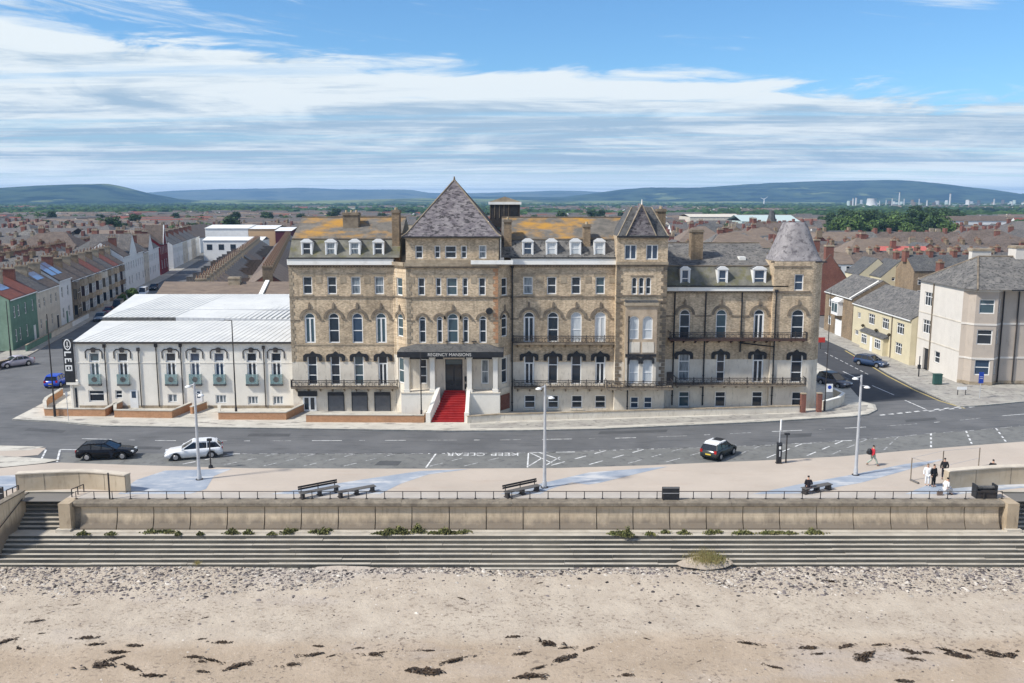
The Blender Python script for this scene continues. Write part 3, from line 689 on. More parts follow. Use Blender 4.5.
# ================================================================== BUILDING KIT
class Face:
    """an upright wall plane: origin (x,y), local x along the wall, local y inwards"""
    def __init__(s, x, y, ang=0.0, off=(0,0,0)):
        s.x, s.y, s.a, s.off = x, y, ang, off
        s.M = Matrix.Translation((x-off[0], y-off[1], -off[2])) @ Matrix.Rotation(ang, 4, 'Z')
    def at(s, lx, ly, lz): return s.M @ Vector((lx, ly, lz))
def face2(p, q, off=(0,0,0)):
    return Face(p[0], p[1], math.atan2(q[1]-p[1], q[0]-p[0]), off), math.hypot(q[0]-p[0], q[1]-p[1])
NA = 9
def arc_pts(cx, zc, r, n=NA): return [(cx - r*math.cos(math.pi*i/(n-1)), zc + r*math.sin(math.pi*i/(n-1))) for i in range(n)]
def wall(mb, x0, x1, z0, z1, ops, matf, rev=0.2, zc=(), revm=None):
    """front at local y=0; ops = (xa,xb,za,zb,arch) are cut out with their reveals"""
    xs = sorted({x0,x1} | {o[0] for o in ops} | {o[1] for o in ops}); zs = sorted({z0,z1} | {o[2] for o in ops} | {o[3] for o in ops} | set(c for c in zc if z0 < c < z1))
    xs = [x for x in xs if x0-1e-6 <= x <= x1+1e-6]; zs = [z for z in zs if z0-1e-6 <= z <= z1+1e-6]
    f = matf if callable(matf) else (lambda z: matf)
    for i in range(len(xs)-1):
        for j in range(len(zs)-1):
            cx, cz = (xs[i]+xs[i+1])/2, (zs[j]+zs[j+1])/2
            if any(o[0] < cx < o[1] and o[2] < cz < o[3] for o in ops): continue
            mb.poly([(xs[i],0,zs[j]),(xs[i+1],0,zs[j]),(xs[i+1],0,zs[j+1]),(xs[i],0,zs[j+1])], f(cz))
    for o in ops:
        xa, xb, za, zb = o[:4]; ar = len(o) > 4 and o[4]; rm = revm or f((za+zb)/2)
        top = zb - (xb-xa)/2 if ar else zb
        mb.poly([(xa,0,za),(xa,0,top),(xa,rev,top),(xa,rev,za)], rm)
        mb.poly([(xb,0,za),(xb,rev,za),(xb,rev,top),(xb,0,top)], rm)
        mb.poly([(xa,0,za),(xa,rev,za),(xb,rev,za),(xb,0,za)], M['stone'])
        if ar:
            P = arc_pts((xa+xb)/2, top, (xb-xa)/2)
            m_ = f(zb-0.1)
            h = len(P)//2
            for k in range(h): mb.poly([(xa,0,zb),(P[k][0],0,P[k][1]),(P[k+1][0],0,P[k+1][1])], m_)
            for k in range(h, len(P)-1): mb.poly([(xb,0,zb),(P[k][0],0,P[k][1]),(P[k+1][0],0,P[k+1][1])], m_)
            for k in range(len(P)-1): mb.poly([(P[k][0],0,P[k][1]),(P[k+1][0],0,P[k+1][1]),(P[k+1][0],rev,P[k+1][1]),(P[k][0],rev,P[k][1])], rm)
        else: mb.poly([(xa,0,zb),(xb,0,zb),(xb,rev,zb),(xa,rev,zb)], rm)
_wc = {}
def win_mesh(W, Hh, kind, arch, gl, fr, t):
    key = (round(W,2), round(Hh,2), kind, arch, gl, fr, t)
    if key in _wc: return _wc[key]
    mb = MB(); m = M[fr]; y0, y1 = 0.10, 0.17; w2 = W/2; sp = Hh-w2 if arch else Hh
    mb.box(-w2, -w2+t, y0, y1, 0, sp, m); mb.box(w2-t, w2, y0, y1, 0, sp, m); mb.box(-w2+t, w2-t, y0, y1, 0, t*1.1, m)
    if arch:
        A = arc_pts(0, sp, w2); B = arc_pts(0, sp, w2-t*0.8)
        for k in range(len(A)-1): mb.xprism([A[k],A[k+1],B[k+1],B[k]], y0, y1, m)
    else: mb.box(-w2+t, w2-t, y0, y1, Hh-t, Hh, m)
    def hb(z, tt=t*0.9): mb.box(-w2+t, w2-t, y0+0.006, y1-0.006, z-tt/2, z+tt/2, m)
    def vb(z0, z1, tt=t*0.9, x=0): mb.box(x-tt/2, x+tt/2, y0+0.01, y1-0.01, z0, z1, m)
    if kind == 'sash': hb(Hh*0.5 if not arch else sp*0.52); 
    if kind == 'asash': hb(sp); hb(sp*0.5)
    if kind == 'tri': hb(Hh*0.68); hb(Hh*0.33)
    if kind == 'french':
        z = sp if arch else Hh*0.72
        hb(z, t*1.3); vb(t, z, t*1.5); mb.box(-w2+t, -w2+t*1.8, y0+0.012, y1-0.012, t, z, m); mb.box(w2-t*1.8, w2-t, y0+0.012, y1-0.012, t, z, m)
    if kind == 'case2': vb(t, Hh-t, t*1.2)
    if kind == 'case3': vb(t, Hh-t, x=-W/6); vb(t, Hh-t, x=W/6); hb(Hh*0.68)
    if kind == 'case3b': vb(t, Hh-t, x=-W/6); vb(t, Hh-t, x=W/6)
    if kind == 'top': hb(Hh*0.66)
    if kind == 'fourlight': hb(Hh*0.62); vb(t, Hh-t)
    pm = MB(); y = 0.14
    if arch: pts = [(-w2+0.02,y,0.02),(w2-0.02,y,0.02)] + [(p[0]*0.97,y,p[1]-0.02) for p in arc_pts(0, sp, w2)[::-1]]
    else: pts = [(-w2+0.02,y,0.02),(w2-0.02,y,0.02),(w2-0.02,y,Hh-0.02),(-w2+0.02,y,Hh-0.02)]
    pm.poly(pts, M[gl])
    r = (mb.mesh('window'), pm.mesh('pane')); _wc[key] = r; return r
def put_window(parent, fc, cx, z0, W, Hh, kind='sash', arch=False, gl='glass', fr='white', t=0.10, split=True, name='window', dy=0.0):
    fm, pm = win_mesh(W, Hh, kind, arch, gl, fr, t)
    p = fc.at(cx, dy, z0)
    o = link(name, fm, parent, p, (0,0,fc.a)); g = link('pane', pm, o)
    return o
def hip_roof(mb, x0, x1, y0, y1, z0, z1, m, ins=None, ridge='x', eave=0.0):
    w_ = min(x1-x0, y1-y0)/2 if ins is None else ins
    if ridge == 'x': a, b = (x0+w_, (y0+y1)/2), (x1-w_, (y0+y1)/2)
    else: a, b = ((x0+x1)/2, y0+w_), ((x0+x1)/2, y1-w_)
    vs = [(x0,y0,z0),(x1,y0,z0),(x1,y1,z0),(x0,y1,z0),(*a,z1),(*b,z1)]
    if ridge == 'x': fs = [(0,1,5,4),(1,2,5),(2,3,4,5),(3,0,4),(0,3,2,1)]
    else: fs = [(0,1,4),(1,2,5,4),(2,3,5),(3,0,4,5),(0,3,2,1)]
    mb.add(vs, fs, m)
def gable_roof(mb, x0, x1, y0, y1, z0, z1, m, ridge='x', gm=None, ov=0.15):
    th = 0.12
    if ridge == 'x':
        ym = (y0+y1)/2
        mb.yprism([(y0-ov,z0-ov*0.3),(ym,z1),(ym,z1+th),(y0-ov,z0+th-ov*0.3)], x0, x1, m); mb.yprism([(ym,z1),(y1+ov,z0-ov*0.3),(y1+ov,z0+th-ov*0.3),(ym,z1+th)], x0, x1, m)
        if gm: mb.yprism([(y0,z0-0.02),(y1,z0-0.02),(ym,z1-0.02)], x0+0.02, x1-0.02, gm)
    else:
        xm = (x0+x1)/2
        mb.xprism([(x0-ov,z0-ov*0.3),(xm,z1),(xm,z1+th),(x0-ov,z0+th-ov*0.3)], y0, y1, m); mb.xprism([(xm,z1),(x1+ov,z0-ov*0.3),(x1+ov,z0+th-ov*0.3),(xm,z1+th)], y0, y1, m)
        if gm: mb.xprism([(x0,z0-0.02),(x1,z0-0.02),(xm,z1-0.02)], y0+0.02, y1-0.02, gm)
M['pot'] = mat('chimney_pot', (0.26,0.15,0.10), col2=(0.17,0.11,0.08), scale=3)
M['pot_buff'] = mat('buff_chimney_pot', (0.45,0.36,0.24), col2=(0.3,0.24,0.16), scale=3)
def chimney(mb, x0, x1, y0, y1, z0, z1, m, cap, pots=0, pm='pot', ph=0.5):
    mb.box(x0, x1, y0, y1, z0, z1-0.28, M[m]); e = 0.09
    mb.box(x0-e, x1+e, y0-e, y1+e, z1-0.28, z1-0.12, M[cap]); mb.box(x0-e*0.4, x1+e*0.4, y0-e*0.4, y1+e*0.4, z1-0.12, z1, M[cap])
    for i in range(pots):
        lx = x0 + (x1-x0)*(i+0.5)/pots if (x1-x0) >= (y1-y0) else (x0+x1)/2
        ly = y0 + (y1-y0)*(i+0.5)/pots if (y1-y0) > (x1-x0) else (y0+y1)/2
        mb.tube((lx,ly,z1), (lx,ly,z1+ph), 0.13, 0.10, M[pm], 7)

# ================================================================== THE HOTEL
YW, YC, YP, YT, YR = 92.2, 90.5, 88.9, 91.1, 94.0
HO = (XP(453, YC, 0), YC, 0.12)
hotel = thing('hotel', 'huge Victorian buff-brick seafront hotel with slate pyramid roof, iron balconies and red entrance stairs', 'hotel', HO)
def hM(): mb = MB(); mb.M = Matrix.Translation((-HO[0],-HO[1],-HO[2])); return mb
def hF(x, y, a=0.0): return Face(x, y, a, HO)
def paint(zp, low='cream', up='brick'): return lambda z: M[low] if z < zp else M[up]
def shell(x0, x1, y0, y1, z1, low, z_p, up='brick'):
    """side and back walls of a block (front is built with openings)"""
    mb = hM()
    for a, b, m in ((0.12, z_p, low), (z_p, z1, up)):
        mb.poly([(x1,y0,a),(x1,y1,a),(x1,y1,b),(x1,y0,b)], M[m]); mb.poly([(x0,y1,a),(x0,y0,a),(x0,y0,b),(x0,y1,b)], M[m]); mb.poly([(x1,y1,a),(x0,y1,a),(x0,y1,b),(x1,y1,b)], M[m])
    return mb
def hood(mb, cx, zb, w, h, m='black'):
    """ogee label mould standing proud of the wall with a finial"""
    w2 = w/2; k = w*0.17; P = [(-w2,0),(-w2,h*0.62),(-w2*0.78,h*0.82),(-w2*0.3,h*0.86),(-w2*0.12,h*1.05),(0,h*1.15),(w2*0.12,h*1.05),(w2*0.3,h*0.86),(w2*0.78,h*0.82),(w2,h*0.62),(w2,0)]
    I = [(-w2+k,0),(-w2+k,h*0.36),(-w2*0.5,h*0.5),(w2*0.5,h*0.5),(w2-k,h*0.36),(w2-k,0)]
    oL = P[:6]; 
    segs = [(P[0],P[1],I[1],I[0]),(P[1],P[2],I[2],I[1]),(P[2],P[3],(0,h*0.5),I[2]),(P[3],P[4],P[5],(0,h*0.5)),(P[5],P[6],P[7],(0,h*0.5)),(P[7],P[8],I[3],(0,h*0.5)),(P[8],P[9],I[4],I[3]),(P[9],P[10],I[5],I[4])]
    for s_ in segs: mb.xprism([(cx+p[0], zb+p[1]) for p in s_], -0.13, -0.002, M[m])
def arch_mould(mb, cx, sp, r0, r1, m='stone_dark', fin=True):
    A = arc_pts(cx, sp, r1, 11); B = arc_pts(cx, sp, r0, 11)
    for k in range(10): mb.xprism([A[k],A[k+1],B[k+1],B[k]], -0.09, -0.002, M[m])
    if fin: mb.xprism([(cx-0.13,sp+r1-0.05),(cx+0.13,sp+r1-0.05),(cx+0.09,sp+r1+0.45),(cx,sp+r1+0.62),(cx-0.09,sp+r1+0.45)], -0.13, -0.003, M[m])
def quoins(mb, x, z0, z1, side, m='stone', wd=0.42):
    z = z0; k = 0
    while z < z1-0.2:
        w_ = wd if k%2 else wd*0.62
        mb.box(min(x,x+side*w_), max(x,x+side*w_), -0.045, -0.002, z+0.015, min(z+0.36,z1)-0.015, M[m]); z += 0.38; k += 1
def sill(mb, cx, z, w, m='stone'): mb.box(cx-w/2-0.12, cx+w/2+0.12, -0.10, 0.09, z-0.16, z-0.004, M[m])
def lintel(mb, cx, z, w, m='stone'): mb.box(cx-w/2-0.2, cx+w/2+0.2, -0.035, -0.002, z+0.004, z+0.34, M[m])
def balcony(parent, x0, x1, yf, zt, zb, dep=0.85, slab_m='stone_dark', rail_m='iron', name='balcony', sides=True, pattern=0):
    mb = hM(); mb.box(x0, x1, yf-dep, yf-0.012, zb-0.16, zb, M[slab_m])
    x = x0+0.4
    while x < x1: mb.yprism([(yf-0.015,zb-0.161),(yf-0.015,zb-0.6),(yf-dep*0.8,zb-0.161)], x-0.06, x+0.06, M[slab_m]); x += 1.25
    b = mb.build(name, parent)
    rb = hM(); m = M[rail_m]; y = yf-dep+0.06
    rb.box(x0, x1, y-0.03, y+0.03, zt-0.06, zt, m); rb.box(x0, x1, y-0.02, y+0.02, zb+0.08, zb+0.12, m); rb.box(x0, x1, y-0.018, y+0.018, zt-0.25, zt-0.22, m)
    n = max(2, int((x1-x0)/0.15))
    for i in range(n+1):
        x = x0+(x1-x0)*i/n; rb.box(x-0.013, x+0.013, y-0.013, y+0.013, zb, zt-0.06, m)
    n = max(2, int((x1-x0)/0.6))
    for i in range(n):
        xa = x0+(x1-x0)*(i+0.5)/n; zm = (zt+zb)/2-0.05; rr = 0.24
        for k in range(8):
            a0, a1 = k*math.pi/4, (k+1)*math.pi/4
            rb.tube((xa+rr*math.cos(a0), y, zm+rr*math.sin(a0)), (xa+rr*math.cos(a1), y, zm+rr*math.sin(a1)), 0.022, 0.022, m, 4, False)
    for i in range(0, n+1, 3):
        x = x0+(x1-x0)*i/n; rb.box(x-0.035, x+0.035, y-0.035, y+0.035, zb, zt+0.1, m)
    for xx in (x0+0.03, x1-0.03):
        rb.box(xx-0.03, xx+0.03, y, yf-0.01, zt-0.06, zt, m)
        for k in range(5): rb.box(xx-0.013, xx+0.013, y+0.13*k, y+0.13*k+0.026, zb, zt-0.06, m)
    rb.build('railing', b); return b
def downpipe(x, y, z0, z1, parent=hotel, m='black', r=0.075, hopper=True, off=True):
    mb = hM() if parent is hotel else MB(); mb.tube((x,y,z0), (x,y,z1), r, r, M[m], 6, smooth=True)
    if hopper: mb.box(x-0.16, x+0.16, y-0.12, y+0.1, z1-0.02, z1+0.25, M[m])
    for z in np.arange(z0+1, z1, 2.2): mb.box(x-0.11, x+0.11, y-0.03, y+0.1, z, z+0.06, M[m])
    return mb.build('downpipe', parent)
def mansard(x0, x1, y0, zg, zbk, ybk, zr, yr, ydeep, mlow, mup, name='roof'):
    mb = hM()
    mb.poly([(x0,y0,zg),(x1,y0,zg),(x1,ybk,zbk),(x0,ybk,zbk)], M[mlow])
    nx_ = 24
    for i in range(nx_):  # upper slope with a slightly wavy surface
        xa = x0+(x1-x0)*i/nx_; xb = x0+(x1-x0)*(i+1)/nx_
        wa = 0.05*math.sin(xa*1.3)*math.sin(xa*0.4); wb = 0.05*math.sin(xb*1.3)*math.sin(xb*0.4)
        ym = (ybk+yr)/2; zm = (zbk+zr)/2
        mb.poly([(xa,ybk-0.1,zbk),(xb,ybk-0.1,zbk),(xb,ym,zm+wb),(xa,ym,zm+wa)], M[mup]); mb.poly([(xa,ym,zm+wa),(xb,ym,zm+wb),(xb,yr,zr),(xa,yr,zr)], M[mup])
    mb.poly([(x0,yr,zr),(x1,yr,zr),(x1,ydeep,zg),(x0,ydeep,zg)], M[mup])
    for x in (x0,x1): mb.poly([(x,y0,zg),(x,ybk,zbk),(x,yr,zr),(x,ydeep,zg)], M[mlow])
    mb.box(x0, x1, yr-0.12, yr+0.12, zr-0.02, zr+0.1, M['stone_dark'])
    mb.box(x0, x1, ybk-0.16, ybk-0.02, zbk-0.08, zbk+0.04, M['stone_dark'])
    return mb.build(name, hotel)
def dormer(cx, yf, z0, w, h, gl='glass_blue', kind='sash', back=2.2, ped=0.35, parent=None, mk=None):
    """white dormer: cheeks, pediment, its window; centred on cx with its front at yf"""
    mb = (mk or hM)(); w2 = w/2
    mb.box(-w2+cx, cx-w2+0.13, yf, yf+back, z0, z0+h, M['white']); mb.box(cx+w2-0.13, cx+w2, yf, yf+back, z0, z0+h, M['white'])
    mb.box(cx-w2+0.13, cx+w2-0.13, yf, yf+0.12, z0, z0+0.14, M['white'])
    P = [(cx-w2-0.05,z0+h),(cx+w2+0.05,z0+h),(cx+w2+0.05,z0+h+0.08),(cx+w2*0.4,z0+h+ped),(cx-w2*0.4,z0+h+ped),(cx-w2-0.05,z0+h+0.08)]
    mb.xprism(P, yf-0.06, yf+0.12, M['white']); P2 = [(p[0], p[1]-0.01) for p in P]; mb.xprism(P2, yf+0.121, yf+back, M['slate_dark'])
    d = mb.build('dormer', parent or hotel)
    fm, pm = win_mesh(w-0.28, h-0.15, kind, False, gl, 'white', 0.09)
    wm = MB(); off = HO if parent is None else (0,0,0)
    o = link('window', merged(fm, pm), d, (cx-off[0], yf-off[1]-0.04, z0+0.14-off[2]))
    return d
_mg = {}
def merged(fm, pm):
    k = (fm.name, pm.name)
    if k in _mg: return _mg[k]
    bm = bmesh.new(); bm.from_mesh(fm); n0 = len(bm.faces); bm.from_mesh(pm); bm.faces.ensure_lookup_table()
    for f in bm.faces[n0:]: f.material_index = 1
    me = bpy.data.meshes.new('window'); bm.to_mesh(me); bm.free(); me.materials.append(fm.materials[0]); me.materials.append(pm.materials[0]); _mg[k] = me; return me

def section(x0, x1, yf, zcor, zpaint, wins, bottoms, deco, sy):
    """one run of facade; wins = (px, kind, arch, ytop, ybot, wpx, glass)"""
    z_ = lambda y: ZY(y, yf); fc = hF(0, yf)
    ops = []; put = []
    for (px, kind, arch, yt, yb, wp, gl) in wins:
        za, zb = z_(yb), z_(yt); cx = XP(px, yf, (za+zb)/2); W = wp/900*(yf*CP+(H-za)*SP)
        if px < 0: continue
        ops.append((cx-W/2, cx+W/2, za, zb, arch)); put.append((cx, za, W, zb-za, kind, arch, gl))
    mb = hM(); mb.M = fc.M; wall(mb, x0, x1, 0.12, zcor, ops, paint(zpaint), zc=(zpaint,)); mb.build('wall', hotel)
    for (cx, za, W, Hh, kind, arch, gl) in put: put_window(hotel, fc, cx, za, W, Hh, kind, arch, gl)
    return fc, z_, put
G1 = ['glass','glass_teal','glass','glass']
# -------- left wing
xl0, xl1 = XP(288, YW, 16), XP(394, YW, 14)
zc = ZY(265, YW); zp = ZY(362, YW)
cols = [307.5,332,355.8,379.3]; colg = [312.5,335.5,359,383]
wins = [(p,'sash',False,276.5,294.3,9.4,g) for p,g in zip(cols,['glass','glass','curtain_half','curtain_half'])]
wins += [(p,k,True,313,343,10.8,g) for p,k,g in zip([310,334,357.5,381.2],['french','asash','asash','french'],['glass_teal','glass','glass_blue','glass_teal'])]
wins += [(p,k,False,355.5,385,9.6,g) for p,k,g in zip(colg,['tri','tri','tri','french'],['glass','glass','glass_teal','glass'])]
fc, z_, put = section(xl0, xl1, YW, zc, zp, wins, None, None, 0)
deco = hM(); deco.M = fc.M
for (cx, za, W, Hh, kind, arch, gl) in put:
    if arch: arch_mould(deco, cx, za+Hh-W/2, W/2+0.22, W/2+0.5)
    elif za > 9: sill(deco, cx, za, W); lintel(deco, cx, za+Hh, W)
    else: sill(deco, cx, za, W, 'cream')
def bands(mb, x0, x1, z_, ys, arches):
    for ya, yb, pr, m in ys: mb.box(x0, x1, -pr, -0.003, z_(yb), z_(ya), M[m])
    # spring-level string broken round each arch
for (ya, yb, pr, m) in ((296.2,297.6,0.09,'stone_dark'),(344.2,345.2,0.05,'stone')): deco.box(xl0, xl1, -pr, -0.003, z_(yb), z_(ya), M[m])
def springs(mb, x0, x1, put, zs, m='stone_dark', th=0.13):
    e = sorted([(cx-W/2-0.5, cx+W/2+0.5) for cx, za, W, Hh, k, a, g in put if a]); x = x0
    for a, b in e:
        if a > x: mb.box(x, a, -0.06, -0.003, zs, zs+th, M[m])
        x = b
    if x < x1: mb.box(x, x1, -0.06, -0.003, zs, zs+th, M[m])
springs(deco, xl0, xl1, put, z_(320.8)); quoins(deco, xl0+0.02, z_(362), zc-0.1, 1); 
for px in (319.5, 343.5, 367.5, 391): 
    cx = XP(px, YW, 12); deco.box(cx-0.3, cx+0.3, -0.03, -0.002, z_(283), z_(276.5), M['stone'])
deco.build('stone_dressing', hotel)
for px in colg:
    hd = hM(); hd.M = fc.M; hood(hd, XP(px,YW,6.5), z_(361), 1.95, 0.92); hd.build('hood_mould', hotel)
def cornice(x0, x1, yf, ytop, ywhite, ybot, name='cornice', fm='fascia'):
    mb = hM(); z = lambda y: ZY(y, yf)
    mb.box(x0-0.02, x1+0.02, yf-0.42, yf+0.5, z(ywhite), z(ytop), M[fm]); mb.box(x0-0.04, x1+0.04, yf-0.50, yf-0.36, z(ytop)+0.002, z(ytop)+0.13, M['black'])
    mb.box(x0, x1, yf-0.30, yf-0.002, z(ywhite)-0.12, z(ywhite)-0.002, M['stone_dark'])
    x = x0+0.1
    while x < x1-0.15: mb.box(x, x+0.14, yf-0.24, yf-0.004, z(ybot), z(ywhite)-0.122, M['stone_dark']); x += 0.3
    mb.box(x0, x1, yf-0.06, yf-0.003, z(ybot)-0.12, z(ybot)-0.004, M['stone'])
    return mb.build(name, hotel)
cornice(xl0, xl1, YW, 258.6, 264.6, 266.8)
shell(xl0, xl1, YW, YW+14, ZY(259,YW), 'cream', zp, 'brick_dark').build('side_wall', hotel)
zg = ZY(258.5, YW)+0.1
mansard(xl0+0.1, xl1+0.6, YW-0.1, zg, ZY(238.5,YW+1.6), YW+1.6, ZY(217.2,YW+6.5), YW+6.5, YW+14, 'slate_moss', 'lichen')
for px, g in zip([306.3,330.5,354.5,378.2],['glass','curtain_half','curtain_half','glass']): dormer(XP(px,YW,17), YW+0.15, ZY(256.6,YW), 1.15, 1.45, g)
balcony(hotel, XP(292.5,YW,4), XP(398,YW,4), YW, ZY(380.5,YW-0.85), ZY(387.5,YW-0.85))
# street-level openings of the left wing: shop door and three grey shutters, set in a plane just behind
M['shutter'] = mat('grey_roller_shutter', (0.10,0.105,0.115), rough=0.6, col2=(0.13,0.135,0.145), scale=2)
def applied(px0, px1, y0, y1, yf, name, m, dep=0.06, parent=hotel, fr='black', extra=None):
    mb = hM(); xa, xb = XP(px0,yf,2), XP(px1,yf,2); za, zb = max(0.13, ZY(y1,yf)), ZY(y0,yf)
    mb.box(xa, xb, yf-dep, yf-0.003, za, zb, M[m]); e = 0.07
    for q in ((xa-e,xa,za,zb+e),(xb,xb+e,za,zb+e),(xa,xb,zb+0.001,zb+e)): mb.box(q[0],q[1],yf-dep-0.04,yf-0.004,q[2],q[3],M[fr])
    n = 12
    if m == 'shutter':
        for i in range(n): mb.box(xa+0.01,xb-0.01,yf-dep-0.018,yf-dep-0.001,za+(zb-za)*i/n+0.02,za+(zb-za)*(i+0.55)/n,M['shutter'])
        mb.box(xa-0.05, xb+0.05, yf-dep-0.25, yf-dep+0.0-0.045, zb-0.02, zb+0.32, M['black'])
    return mb.build(name, parent)
for a, b in ((328.5,343.5),(352.3,367),(375,390)): applied(a, b, 394.8, 412.8, YW, 'shutter', 'shutter')
d = applied(303.5, 315.5, 396.5, 413, YW, 'door', 'white', fr='white')
mb = hM()
for a, b in ((304.6,308.6),(310.6,314.4)): mb.box(XP(a,YW,1.5), XP(b,YW,1.5), YW-0.075, YW-0.062, 0.3, ZY(397.6,YW), M['glass'])
mb.build('door_glass', d)
mb = hM(); mb.box(XP(298,YW,2.5), XP(317,YW,2.5), YW-0.2, YW-0.004, ZY(396,YW), ZY(391,YW), M['black']); mb.build('sign_board', hotel)

# -------- right-of-centre run
xr0, xr1 = XP(509, YW, 14), XP(617, YW, 14)
cols = [528,551.7,576,600.2]
wins = [(p,'sash',False,276.7,294.2,9.4,g) for p,g in zip(cols,['curtain_half','glass','glass','glass_teal'])]
wins += [(p,k,True,312,342,11,g) for p,k,g in zip([529,553,576.2,600.3],['french','asash','asash','french'],['glass','glass','curtain','curtain'])]
wins += [(p,k,False,355,384.3,10,g) for p,k,g in zip([529.2,553,576.3,600.2],['french','top','top','french'],['glass','glass','glass','glass'])]
wins += [(p,'sash',False,395.2,408.2,11,'glass') for p in [529.8,553.2,576.9,600.3]]
fc, z_, put = section(xr0, xr1, YW, zc, zp, wins, None, None, 0)
deco = hM(); deco.M = fc.M
for (cx, za, W, Hh, kind, arch, gl) in put:
    if arch: arch_mould(deco, cx, za+Hh-W/2, W/2+0.22, W/2+0.5)
    elif za > 9: sill(deco, cx, za, W); lintel(deco, cx, za+Hh, W)
    else: sill(deco, cx, za, W, 'cream')
deco.box(xr0, xr1, -0.09, -0.003, z_(297.6), z_(296.2), M['stone_dark']); springs(deco, xr0, xr1, put, z_(319.5))
for px in (516.5, 540, 563.5, 588, 612):
    cx = XP(px, YW, 12); deco.box(cx-0.3, cx+0.3, -0.03, -0.002, z_(283), z_(276.5), M['stone'])
deco.build('stone_dressing', hotel)
for px in (529,553,576.6,600.4):
    hd = hM(); hd.M = fc.M; hood(hd, XP(px,YW,6.5), z_(360.6), 1.95, 0.9); hd.build('hood_mould', hotel)
cornice(xr0+0.2, xr1, YW, 258.3, 264.3, 266.5)
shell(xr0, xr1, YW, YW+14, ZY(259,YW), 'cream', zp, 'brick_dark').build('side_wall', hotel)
mansard(xr0-0.8, xr1+1.5, YW-0.1, zg, ZY(239,YW+1.6), YW+1.6, ZY(217.5,YW+6.5), YW+6.5, YW+14, 'slate', 'lichen')
for px, g in zip([527.8,551.6,575.6,599.7],['glass_blue','curtain','curtain','curtain']): dormer(XP(px,YW,17), YW+0.15, ZY(256.6,YW), 1.15, 1.5, g)
balcony(hotel, XP(513.5,YW,9), XP(616,YW,9), YW, ZY(336,YW-0.85), ZY(343.2,YW-0.85))
balcony(hotel, XP(514,YW,5), XP(616,YW,5), YW, ZY(380.5,YW-0.85), ZY(387.5,YW-0.85))

# -------- central block
xa, xb = XP(407, YC, 8), XP(498.5, YC, 8)
zcc = ZY(262.5, YC); zpc = ZY(357, YC)
wins = [(421.5,'sash',False,277.6,295.5,7,'glass'),(438.5,'sash',False,277.6,295.5,5.6,'glass'),(452,'sash',False,277.6,295.5,11,'glass_teal'),(465.2,'sash',False,277.6,295.5,5.6,'glass'),(482.2,'sash',False,277.6,295.5,7,'glass')]
wins += [(422.6,'asash',True,316.5,343,7,'glass'),(439.8,'asash',True,316.5,343,5.8,'glass'),(453,'asash',True,313.5,343,11,'glass_teal'),(465.8,'asash',True,316.5,343,5.8,'glass'),(483,'asash',True,316,343,7.2,'glass')]
wins += [(423.3,'tri',False,359,384,7.5,'glass'),(485,'sash',False,359.5,384,7.5,'curtain_half')]
fc, z_, put = section(xa, xb, YC, zcc, zpc, wins, None, None, 0)
deco = hM(); deco.M = fc.M
for (cx, za, W, Hh, kind, arch, gl) in put:
    if arch: arch_mould(deco, cx, za+Hh-W/2, W/2+0.16, W/2+0.36, fin=W>0.8)
    elif za > 9: sill(deco, cx, za, W); lintel(deco, cx, za+Hh, W)
for ya, yb, pr, m in ((262.5,266.2,0.35,'stone'),(266.2,268.0,0.22,'stone_dark'),(296.8,298.2,0.1,'stone_dark')): deco.box(xa-0.12, xb+0.12, -pr, -0.003, z_(yb), z_(ya)-0.002, M[m])
deco.box(xa, xb, -0.2, -0.004, ZY(265.5,YC)-0.0, ZY(262.5,YC)+0.25, M['stone'])
springs(deco, xa, xb, put, z_(321.5)); quoins(deco, xa+0.02, z_(343), z_(268), 1, 'stone', 0.5); quoins(deco, xb-0.02, z_(343), z_(268), -1, 'orangebrick', 0.5)
for px in (412, 430, 474, 491): 
    cx = XP(px, YC, 12); deco.box(cx-0.28, cx+0.28, -0.03, -0.002, z_(283.5), z_(277), M['stone'])
deco.build('stone_dressing', hotel)
# chamfered sides of the central block
for (p, q, pxs, wk) in (((XP(394,YW,8),YW),(xa,YC),0,0.9),((xb,YC),(XP(510.5,YW,8),YW),1,0.95)):
    fcx, Lc = face2(p, q, HO)
    mb = hM(); mb.M = fcx.M; ops = []
    rows = ((277.6,295.5,False,'sash'),(313.5,336.5,True,'asash'),(357.5,383,False,'sash'))
    for yt, yb, ar, kd in rows: ops.append((Lc/2-0.5, Lc/2+0.5, ZY(yb,YW-0.8), ZY(yt,YW-0.8), ar))
    wall(mb, 0, Lc, 0.12, zcc, ops, paint(zpc), zc=(zpc,))
    for o_ in ops:
        if o_[4]: arch_mould(mb, Lc/2, o_[3]-0.5, 0.62, 0.82)
    mb.box(0, Lc, -0.3, -0.003, ZY(266,YC), zcc-0.003, M['stone']); mb.box(0, Lc, -0.09, -0.003, ZY(298.2,YC), ZY(296.8,YC), M['stone_dark'])
    mb.build('chamfer_wall', hotel)
    for o_, r_ in zip(ops, rows): put_window(hotel, fcx, Lc/2, o_[2], 1.0, o_[3]-o_[2], r_[3], r_[2], 'glass' if pxs else 'glass_teal')
